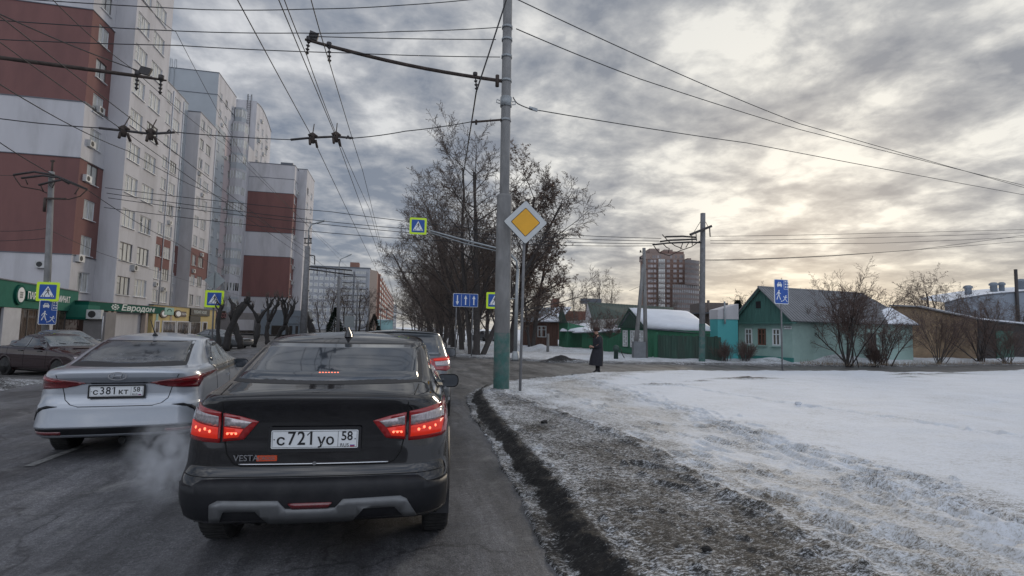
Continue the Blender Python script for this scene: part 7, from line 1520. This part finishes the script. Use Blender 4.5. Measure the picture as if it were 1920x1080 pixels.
# ------------------------------------------------------------------ trees, bushes, the waiting woman
BARK = mat('grey bark', (.075, .066, .06), .9, var=.3, scale=6, bump=.5); BARK_D = mat('dark bark', (.055, .048, .045), .9, var=.3, scale=8, bump=.6); TWIG = mat('brown twigs', (.105, .08, .068), .85, var=.25, scale=2); TWIG_R = mat('reddish twigs', (.115, .078, .066), .85, var=.25, scale=2); BIRCH = mat('birch twigs', (.10, .075, .055), .85, var=.2); LEAF = mat('dead leaves', (.12, .075, .05), .8, var=.4, scale=3)
NEEDLE = mat('dark needles', (.012, .022, .014), .85, var=.3)
class Tree:
    def __init__(s, seed): s.r = random.Random(seed); s.trunk, s.crown, s.leaf = MB(), MB(), MB(); s.minr = .006
    def seg(s, mb, pts, rs, n):
        mb.tube(pts, rs, n, 0, False, True)
    def grow(s, p, d, L_, r, lv, P_):
        rn = s.r; k = P_['seg'][min(lv, len(P_['seg'])-1)]; pts, rs = [Vector(p)], [r]; d = Vector(d).normalized(); taper = P_['taper'][min(lv, len(P_['taper'])-1)]
        for i in range(k):
            w = P_['wob'][min(lv, len(P_['wob'])-1)]; d = (d+Vector((rn.gauss(0, w), rn.gauss(0, w), rn.gauss(0, w)*.7))+Vector((0, 0, P_['up'][min(lv, len(P_['up'])-1)]))).normalized()
            pts.append(pts[-1]+d*L_/k); rs.append(max(s.minr*.7, r*(1-(1-taper)*(i+1)/k)))
        s.seg(s.trunk if lv <= P_.get('trunk_lv', 0) else s.crown, pts, rs, 10 if lv == 0 else 5 if lv == 1 else 3)
        if lv >= P_['levels']:
            if P_.get('leaf') and rn.random() < P_['leaf']:
                for _ in range(rn.randint(1, 4)):
                    c = pts[rn.randint(1, len(pts)-1)]+Vector((rn.gauss(0, .05), rn.gauss(0, .05), -.06)); a = Vector((rn.gauss(0, 1), rn.gauss(0, 1), rn.gauss(0, 1))).normalized()*P_['lsz']; b_ = a.orthogonal().normalized()*P_['lsz']*.7; s.leaf.face([c-a, c-b_, c+a, c+b_])
            return
        nch = P_['n'][lv]; s0 = P_['start'][min(lv, len(P_['start'])-1)]
        for j in range(nch):
            f = s0+(1-s0)*((j+rn.random()*.8)/nch); f = min(.99, f); x = f*k; i = min(k-1, int(x)); q = pts[i].lerp(pts[i+1], x-i); rq = rs[i]+(rs[i+1]-rs[i])*(x-i); dd = (pts[i+1]-pts[i]).normalized()
            az = j*2.4+rn.uniform(-.5, .5); o_ = dd.orthogonal().normalized(); o_ = Matrix.Rotation(az, 3, dd) @ o_; an = P_['ang'][min(lv, len(P_['ang'])-1)]*rn.uniform(.75, 1.25); nd = dd*cos(an)+o_*sin(an)
            if P_.get('drop') and lv >= 2: nd.z -= P_['drop']
            ll = L_*P_['len'][min(lv, len(P_['len'])-1)]*rn.uniform(.7, 1.15)*(1-.45*(f-s0)/(1-s0+1e-6) if lv == 0 else 1-.3*f)
            s.grow(q, nd, ll, max(s.minr, rq*P_['rr'][min(lv, len(P_['rr'])-1)]), lv+1, P_)
def make_tree(name, label, cat, seed, height, r, P_, pos, rz=0, group=None, bark=BARK, twig=TWIG, stems=None, leaf_m=LEAF):
    t = Tree(seed); t.minr = P_.get('minr', .006)
    for (p, d, l, rr) in (stems or [((0, 0, -.1), (0, 0, 1), height, r)]): t.grow(p, d, l, rr, 0, P_)
    root = thing(name, label, cat, pos, rz, group); t.trunk.build('trunk', bark, root); c = t.crown.build('crown', twig, root)
    if t.leaf.f: t.leaf.build('dead_leaves', leaf_m, root)
    return root
POP = dict(levels=4, n=[15, 10, 8, 5], seg=[8, 6, 4, 3, 2], taper=[.30, .25, .3, .4, .5], wob=[.05, .10, .15, .2, .25], up=[.02, .05, .045, .03, .02], start=[.13, .2, .15, .15], ang=[.75, .70, .72, .75], len=[.50, .46, .44, .42], rr=[.42, .45, .5, .55], minr=.011, leaf=.0, lsz=.07, trunk_lv=1)
def pop(**k): d = dict(POP); d.update(k); return d
FORK = [((0, 0, -.1), (.05, 0, 1), 11.5, .22), ((.35, .15, -.1), (.28, .05, 1), 10.8, .17), ((-.3, .2, -.1), (-.24, .1, 1), 11.6, .16)]
T_A = make_tree('tree', 'tallest bare roadside tree with several trunks, first of the avenue', 'tree', 11, 13, .4, pop(minr=.011), (4.5, 30.9, 0), 0, 'bare trees of the avenue', BARK_D, TWIG, FORK)
T_B = make_tree('tree', 'dense bare tree hung with brown dead leaves behind the concrete pole', 'tree', 23, 10.5, .24, pop(leaf=.5, lsz=.075, n=[15, 10, 8, 5], ang=[.68, .75, .8, .8]), (7.0, 33.2, 0), .6, 'bare trees of the avenue', BARK_D, TWIG_R)
T_C = make_tree('tree', 'third bare tree of the avenue in line with the lane sign', 'tree', 35, 10.5, .20, pop(n=[14, 9, 8, 5]), (4.4, 37.5, 0), 0, 'bare trees of the avenue', BARK_D, TWIG)
names = ['fourth', 'fifth', 'sixth', 'seventh', 'eighth', 'ninth', 'tenth', 'eleventh', 'twelfth', 'thirteenth']
for i, (x, y, s_) in enumerate(((4.3, 43, .98), (4.6, 49, .92), (4.3, 56, .97), (4.5, 64, .93), (4.2, 73, .98), (4.4, 84, .95), (4.0, 98, .9), (4.0, 116, .95), (3.9, 140, .9), (4.0, 170, .95))):
    o = dup(T_C if i % 2 else T_A if i % 4 == 2 else T_C); o.location = (x, y, 0); o.rotation_euler = (0, 0, 1.3*i+.5); o.scale = (s_*1.05, s_*1.05, s_); o['label'] = names[i]+' bare tree of the avenue running down beside the road'
for i in range(9):
    o = dup(T_C if i % 2 else T_B); o.location = (7.4+.5*(i % 3), 52+i*9, 0); o.rotation_euler = (0, 0, i*2.1+.8); s_ = .85+.04*(i % 4); o.scale = (s_, s_, s_); o['label'] = ('first', 'second', 'third', 'fourth', 'fifth', 'sixth', 'seventh', 'eighth', 'ninth')[i]+' bare tree in the back row of the avenue, away from the road'
for i, (x, y, s_, rz) in enumerate(((9.6, 37.5, .72, 1.0), (7.8, 47, .8, 2.2), (11.5, 46, .60, 3.3))):
    o = dup(T_B); o.location = (x, y, 0); o.rotation_euler = (0, 0, rz); o.scale = (s_, s_, s_); o['label'] = ('leafy brown tree just past the post before the brown cottage', 'leafy brown tree rising behind the first avenue trees', 'small leafy brown tree above the green porch cottage')[i]
UND = pop(levels=3, n=[10, 7, 5], len=[.55, .5, .45], minr=.010, start=[.1, .1, .1])
u0 = make_tree('sapling', 'thicket sapling under the avenue nearest to the lane sign', 'sapling', 5, 4.2, .05, UND, (3.6, 41, 0), 0, 'saplings under the avenue', BARK_D, TWIG)
for i in range(22):
    o = dup(u0); o.location = (3.2+(i % 4)*1.3, 40+i*2.6, 0); o.rotation_euler = (0, 0, i*1.7); s_ = .8+.3*((i*7) % 5)/5; o.scale = (s_*1.2, s_*1.2, s_); o['label'] = 'sapling in the avenue thicket, %s one after the lane sign' % ORD[i]
# birches and garden trees beyond the houses
BI = pop(levels=4, n=[12, 6, 6, 4], ang=[.45, .5, .6, .6], up=[.02, .06, -.02, -.08], len=[.42, .5, .5, .6], minr=.014, drop=.15)
v = dp(1122, 600, 95); B1 = make_tree('birch', 'tall pale birch on the horizon between the dark trees and the brick tower', 'tree', 41, 11.0, .16, BI, (v.x, v.y, 0), 0, 'birches on the horizon', BARK, BIRCH)
for i, (px, D_, s_) in enumerate(((1098, 99, .9), (1143, 97, .92), (1078, 90, .8))): v = dp(px, 600, D_); o = dup(B1); o.location = (v.x, v.y, 0); o.rotation_euler = (0, 0, i*2.0); o.scale = (s_, s_, s_); o['label'] = ('birch beside the tallest pale birch, nearer the avenue trees', 'birch beside the tallest pale birch, nearer the brick tower', 'lowest birch next to the leafy brown trees')[i]
GT = pop(levels=4, n=[8, 7, 6, 4], start=[.12, .15, .1, .1], ang=[.8, .7, .8, .8], up=[.01, .04, .03, .02], len=[.75, .5, .48, .5], minr=.008, wob=[.12, .16, .2, .25, .3], trunk_lv=0)
v = dp(1395, 600, 48); A1 = make_tree('tree', 'bare garden tree poking over the turquoise porch roof', 'tree', 51, 4.6, .12, GT, (v.x, v.y, 0), 0, 'bare garden trees', BARK_D, TWIG)
for i, (px, D_, s_, z_) in enumerate(((1740, 44, 1.2, .3), (1770, 47, 1.15, .3), (1690, 46, .95, .2), (1820, 46, .95, 0), (1868, 50, 1.05, 0), (1490, 46, 1.0, 0), (1905, 47, .9, 0), (1235, 75, 1.25, 0), (1264, 78, 1.2, 0), (1650, 50, .9, 0), (1800, 54, 1.1, 0))):
    v = dp(px, 600, D_); o = dup(A1); o.location = (v.x, v.y, z_); o.rotation_euler = (0, 0, i*1.9+.4); o.scale = (s_, s_, s_)
    o['label'] = ('gnarled bare apple tree rising highest above the brick wall', 'spreading bare tree beside the gnarled one above the brick wall', 'low bare tree between the grey roof and the brick wall', 'bare tree over the sloping coping of the brick wall', 'bare tree in front of the factory ventilators', 'bare tree tip showing over the ridge behind the zone sign', 'bare tree below the thin factory chimney', 'pale tree in front of the brick high rise near the twin posts', 'pale tree in front of the brick high rise centre', 'bare tree behind the far end of the grey roof', 'bare tree before the snow patch under the factory')[i]
v = dp(1384, 620, 44)
def conifer(name, label, pos, h, w, seed, group=None):
    rn = random.Random(seed); root = thing(name, label, 'tree', pos, 0, group); b = MB(); b.tube([(0, 0, 0), (0, 0, h)], [.12, .02], 6); b.build('trunk', BARK_D, root); b = MB()
    for i in range(900):
        f = rn.random()**.8; z = h*(.12+.88*f); rad = w*(1-f)*(.5+.5*rn.random()); a = rn.uniform(0, 2*pi); c = Vector((cos(a)*rad, sin(a)*rad, z-rad*.25)); d = Vector((cos(a), sin(a), -.2))*.28; s_ = Vector((-sin(a), cos(a), 0))*.07; b.face([c-d, c+s_, c+d, c-s_]); b.face([c-d, c+s_.cross(d).normalized()*.07, c+d, c-s_.cross(d).normalized()*.07])
    b.build('crown', NEEDLE, root); return root
conifer('spruce', 'dark young spruce between the concrete line pole and the turquoise porch', (v.x, v.y, 0), 4.4, 1.8, 3)
v = dp(1362, 620, 50); conifer('spruce', 'broader spruce just behind the turquoise porch flue', (v.x, v.y, 0), 3.6, 2.0, 4)
v = dp(626, 640, 85); conifer('spruce', 'dark conical spruce before the nine storey block beside the far lamp', (v.x, v.y, 0), 4.6, 1.8, 5, 'spruces far down the street')
v = dp(700, 640, 120); conifer('spruce', 'dark conical spruce beside the teal hoarding', (v.x, v.y, 0), 4.6, 2.0, 6, 'spruces far down the street')
for i, (px, D_, s_) in enumerate(((612, 88, 1.55), (648, 100, 1.7), (671, 105, 1.8), (686, 118, 1.6), (600, 75, 1.0))):
    v = dp(px, 640, D_); o = dup(A1); o.location = (v.x, v.y, 0); o.rotation_euler = (0, 0, i*2.3); o.scale = (s_, s_, s_); o['label'] = ('bare street tree just before the far lamp post', 'bare street tree just past the far lamp post', 'bare street tree under the balconies of the nine storey block', 'bare street tree nearest the brown side of the nine storey block', 'low bare tree between the two lamp posts')[i]; o['group'] = 'bare trees down the street'
# street bushes
BU = dict(levels=3, n=[7, 6, 4], seg=[6, 4, 3, 2], taper=[.3, .35, .4, .5], wob=[.08, .14, .2, .25], up=[.02, .03, .02, .0], start=[.25, .15, .1], ang=[.5, .55, .6], len=[.62, .5, .5], rr=[.55, .55, .6], minr=.0055, trunk_lv=0)
def bush(label, pos, h, n, seed, spread=.6, P_=BU, twig=TWIG_R, group='bare bushes by the houses', r=.03, name='bush'):
    rn = random.Random(seed); st = [((rn.gauss(0, .12), rn.gauss(0, .12), -.1), (rn.gauss(0, spread), rn.gauss(0, spread), 1), h*rn.uniform(.65, 1.05), r*rn.uniform(.6, 1.1)) for _ in range(n)]
    return make_tree(name, label, 'bush', seed, h, r, P_, pos, 0, group, BARK_D, twig, st)
v = dp(1590, 640, 27.2); bush('largest bare bush, thick dark stems fanned before the grey roofed house', (v.x, v.y, .1), 4.3, 11, 61, .42, dict(BU, levels=4, n=[8, 6, 5, 4], seg=[6, 4, 3, 2, 2], minr=.0055), r=.045)
v = dp(1655, 640, 28.5); bush('dark bare bush by the far corner of the turquoise wall', (v.x, v.y, .1), 2.5, 10, 62, .5, dict(BU, n=[8, 7, 5]), r=.035)
v = dp(1762, 640, 31.0); bush('bare bush fanned low against the tan brick wall', (v.x, v.y, .1), 3.3, 14, 63, .42, dict(BU, n=[7, 6, 4]), r=.025)
v = dp(1838, 640, 34.5); bush('bare bush at the end of the brick wall', (v.x, v.y, .1), 3.6, 10, 64, .35, r=.04)
v = dp(1885, 640, 33.5); bush('bare bush before the dark garage doors', (v.x, v.y, .1), 2.3, 16, 65, .55, r=.022)
v = dp(1640, 640, 27.6); bush('low dry weeds at the foot of the dark bush', (v.x, v.y, .05), 1.1, 22, 66, .4, r=.012)
for px, sd, lb in ((1358, 71, 'clipped twiggy bush nearest the concrete line pole at the turquoise porch'), (1398, 72, 'clipped twiggy bush at the corner of the turquoise porch')):
    v = dp(px, 640, 28.6); bush(lb, (v.x, v.y, .05), 1.05, 34, sd, .30, dict(BU, levels=2, n=[7, 5], ang=[.4, .5]), r=.012)
v = dp(1142, 640, 44); bush('purplish bare bush against the patchy tin roof', (v.x, v.y, 0), 3.0, 14, 73, .5, dict(BU, levels=3, n=[8, 7, 5], minr=.009), r=.04); v = dp(1070, 640, 52); bush('bare bush in front of the green porch gable', (v.x, v.y, 0), 3.6, 10, 74, .35, dict(BU, minr=.01), r=.04)
# snow-free dry stalks along the verge
DRY = mat('dry stalks', (.20, .15, .10), .9, var=.3); b = MB(); rn = random.Random(8)
for i in range(900):
    f = rn.random(); px = 1500+430*f; v = dp(px, 640, 27.3+8*max(0, f-.3)+rn.gauss(0, .5)); h = rn.uniform(.08, .32); p = Vector((v.x, v.y, .1)); q_ = p+Vector((rn.gauss(0, .07), rn.gauss(0, .07), h)); s_ = Vector((.008, 0, 0)); b.face([p-s_, p+s_, q_])
o = b.build('dry_grass', DRY); tag(o, kind='stuff')
# ---- pollarded street trees
def pollard(label, pos, h, seed, r=.26, fork=0):
    rn = random.Random(seed); t = Tree(seed); root = thing('pollarded_tree', label, 'tree', pos, 0, 'pollarded street trees'); tr = MB(); cr = MB()
    def limb(p, d, L_, r0, r1):
        pts, rs = [Vector(p)], [r0]; d = Vector(d).normalized(); k = 9
        for i in range(k): d = (d+Vector((rn.gauss(0, .13), rn.gauss(0, .13), .05))).normalized(); pts.append(pts[-1]+d*L_/k); rs.append((r0+(r1-r0)*(i+1)/k)*(1.28 if rn.random() < .4 else .92))
        tr.tube(pts, rs, 9); return pts, d, rs[-1]
    pts, d, re = limb((0, 0, -.1), (0, 0, 1), h*(.45 if fork else .78), r, r*.72); heads = []
    for k in range(fork or 1):
        if fork: a = 2*pi*k/fork+rn.random(); p2, d2, r2 = limb(pts[-1], (cos(a)*.4, sin(a)*.4, 1), h*.5, r*.6, r*.42); heads.append((p2, d2, r2))
        else: heads.append((pts, d, re))
    for (pp, dd, r2) in heads:
        for j in range(6):
            i = rn.randint(5, 9) if j else 9; a = rn.uniform(0, 2*pi); nd = Vector((cos(a)*.8, sin(a)*.8, rn.uniform(.3, 1.1))).normalized(); q_ = pp[i]; l = rn.uniform(.3, .75)*h*.16; e = q_+nd*l+Vector((0, 0, .1)); tr.tube([q_, q_+nd*l*.6, e], [r2*.75, r2*.45, r2*.55], 6)
            for m_ in range(5): a2 = rn.uniform(0, 2*pi); cr.tube([e, e+Vector((cos(a2)*.12, sin(a2)*.12, rn.uniform(.15, .5)))], [.018, .006], 3, 0, False)
    tr.build('trunk', mat('black wet bark', (.03, .027, .026), .9, var=.35, scale=8, bump=.7), root); cr.build('shoots', TWIG, root); return root
PX = [(430, 4.1, .30, 0, 'nearest pollarded tree, a thick lumpy trunk right of the lime sign'.replace('right of', 'beside')), (457, 4.0, .26, 0, 'second pollarded tree, straight and knobbly with flat topped stubs'), (481, 3.9, .25, 2, 'third pollarded tree, split into two lumpy limbs'), (508, 4.0, .24, 3, 'fourth pollarded tree with crossed limbs'), (523, 4.0, .28, 2, 'fifth pollarded tree, stout and crowded against the fourth'), (540, 3.9, .24, 3, 'sixth pollarded tree with a raised fork before the grey pavilion'), (416, 3.6, .16, 0, 'slim leaning pollarded tree behind the lime sign')]
for i, (px, h, r_, fk, lb) in enumerate(PX):
    a = math.atan((px-960)/FPX)+YAW; Y_ = -10.6/math.tan(a); pollard(lb, (-10.6, Y_, 0), h+.006*(Y_-35)*h, 80+i, r_*.80, fk)
a = math.atan((586-960)/FPX)+YAW; pollard('lone leaning pollarded stump past the near street lamp', (at(588, 640, 62).x, 62, 0), 4.2, 95, .34, 0)
# ---- the waiting woman
def person():
    g_ = gnd(1120, 700.5, .0); root = thing('person', 'person in a long dark coat and fur hat waiting on the snowy corner', 'person', (g_.x, g_.y, VZ(g_.x, g_.y) if VZ(g_.x, g_.y) > 0 else 0), R(-6))
    SKIN = mat('skin', (.38, .22, .16), .6, var=.08); COAT = mat('black wool coat', (.02, .02, .026), .9, var=.3, scale=14, bump=.3); FUR = mat('brown fur', (.045, .025, .02), .95, var=.5, scale=30, bump=.8); TR = mat('dark trousers', (.012, .012, .016), .9, var=.2)
    root.scale = (1, 1, 1)
    # body as one skinned figure: stands turned to the road (facing -x), looking down to a phone
    me = bpy.data.meshes.new('body'); V_ = [(0, 0, .88), (0, 0, 1.05), (-.01, 0, 1.25), (-.02, 0, 1.38), (-.035, 0, 1.45), (-.05, 0, 1.52), (-.055, 0, 1.60),
        (.0, -.08, .86), (.01, -.085, .46), (.015, -.09, .08), (-.11, -.10, .035), (.0, .08, .86), (.0, .085, .46), (.01, .09, .08), (-.12, .10, .035),
        (-.01, -.17, 1.36), (.03, -.21, 1.09), (-.16, -.15, .98), (-.24, -.11, 1.0), (-.01, .17, 1.36), (.02, .22, 1.10), (-.15, .17, .97), (-.21, .13, .98)]
    E_ = [(0, 1), (1, 2), (2, 3), (3, 4), (4, 5), (5, 6), (0, 7), (7, 8), (8, 9), (9, 10), (0, 11), (11, 12), (12, 13), (13, 14), (3, 15), (15, 16), (16, 17), (17, 18), (3, 19), (19, 20), (20, 21), (21, 22)]
    RD = [.15, .13, .15, .12, .05, .085, .085, .09, .06, .045, .04, .09, .06, .045, .04, .06, .045, .032, .03, .06, .045, .032, .03]
    me.from_pydata(V_, E_, []); o = bpy.data.objects.new('body', me); COL.objects.link(o); md = o.modifiers.new('skin', 'SKIN')
    for v, r_ in zip(me.skin_vertices[0].data, RD): v.radius = (r_, r_)
    me.skin_vertices[0].data[0].use_root = True; sd = o.modifiers.new('sub', 'SUBSURF'); sd.levels = sd.render_levels = 2
    bpy.context.view_layer.update(); m2 = bpy.data.meshes.new_from_object(o.evaluated_get(bpy.context.evaluated_depsgraph_get())); bpy.data.objects.remove(o); m2.name = 'body'; m2.materials.clear(); m2.materials.append(SKIN); inst('body', m2, root)
    b = MB(); secs = [(.30, .255, .26, .06), (.34, .255, .26, .055), (.60, .245, .235, .035), (.88, .205, .20, .0), (1.02, .185, .185, -.005), (1.12, .185, .19, -.01), (1.28, .19, .215, -.01), (1.38, .14, .20, -.015), (1.44, .085, .11, -.02)]
    b.grid([[(-x0+(rx*(1+.05*sin(5*a+z*3)*(z < .9)))*cos(a), ry*sin(a), z-.02*(z < .4)*cos(a)) for a in [2*pi*i/24 for i in range(24)]] for (z, rx, ry, x0) in secs], 0, True, True)
    for s_ in (-1, 1): b.tube([(-.01, s_*.155, 1.37), (.01, s_*.20, 1.26), (.04, s_*.225, 1.08), (-.06, s_*.195, 1.0), (-.17, s_*.15, .985)], [.07, .073, .066, .06, .055], 12)
    b.build('coat', COAT, root); b = MB(); b.tube([(-.02, 0, 1.40), (-.02, 0, 1.47)], [.135, .10], 16); b.tube([(-.12, -.06, 1.42), (-.14, 0, 1.36), (-.12, .06, 1.42)], .045, 8); b.build('fur_collar', FUR, root)
    b = MB(); b.grid([[(-.045+rx*cos(a), rx*1.0*sin(a), z) for a in [2*pi*i/20 for i in range(20)]] for (z, rx) in ((1.585, .098), (1.60, .125), (1.65, .135), (1.70, .125), (1.735, .085), (1.745, .02))], 0, True, True); b.face([(-.045+.02*cos(2*pi*i/20), .02*sin(2*pi*i/20), 1.745) for i in range(20)]); b.build('fur_hat', FUR, root)
    b = MB()
    for s_ in (-1, 1):
        b.tube([(.012, s_*.085, .75), (.012, s_*.088, .40), (.014, s_*.09, .12)], [.085, .068, .056], 12)
    b.build('trousers', TR, root); b = MB()
    for s_ in (-1, 1): b.grid([[(x+rx*cos(a), s_*.09+ry*sin(a), z) for a in [2*pi*i/14 for i in range(14)]] for (z, x, rx, ry) in ((0, -.035, .13, .047), (.05, -.035, .13, .047), (.085, -.01, .10, .05), (.14, .012, .06, .055), (.22, .014, .06, .06))], 0, True, True)
    b.build('boots', S_BLK, root)
    # face and hands
    hd = MB(); c = Vector((-.055, 0, 1.565)); hd.tube([c+Vector((-.085, 0, .012)), c+Vector((-.108, 0, -.012))], [.008, .013], 6); hd.tube([c+Vector((-.082, -.022, -.045)), c+Vector((-.086, 0, -.047)), c+Vector((-.082, .022, -.045))], .006, 5); hd.build('face', mat('lips and nose', (.33, .16, .13), .6, var=0), root)
    b = MB()
    for s_ in (-1, 1): b.tube([(-.128, s_*.032, 1.58), (-.138, s_*.032, 1.58)], [.010, .006], 6)
    b.build('eyes', S_BLK, root)
    for s_, base in ((-1, Vector((-.235, -.11, 1.0))), (1, Vector((-.205, .13, .98)))):
        b = MB(); b.tube([base+Vector((.03, 0, 0)), base, base+Vector((-.05, -s_*.01, .01))], [.03, .036, .03], 8)
        for k, l in enumerate((.062, .072, .068, .052)): q_ = base+Vector((-.05, -s_*.01, .027-.018*k)); b.tube([q_, q_+Vector((-l*.5, -s_*.012, .004)), q_+Vector((-l*.75, -s_*.045, .004))], [.010, .009, .007], 6)
        q_ = base+Vector((-.015, -s_*.015, .035)); b.tube([q_, q_+Vector((-.03, -s_*.03, .02)), q_+Vector((-.05, -s_*.045, .02))], [.011, .010, .008], 6); b.build('hand', SKIN, root)
    return g_
pg = person()
b = MB(); b.prism(rrect(-.037, .037, -.075, .075, .01, 3), (pg.x-.30, pg.y+.0, VZ(pg.x, pg.y)+1.03), (0, 1, 0), (-.5, 0, .87), .009); o = b.build('phone', S_BLK); tag(o, 'small dark phone held in the hands of the waiting person', 'phone')
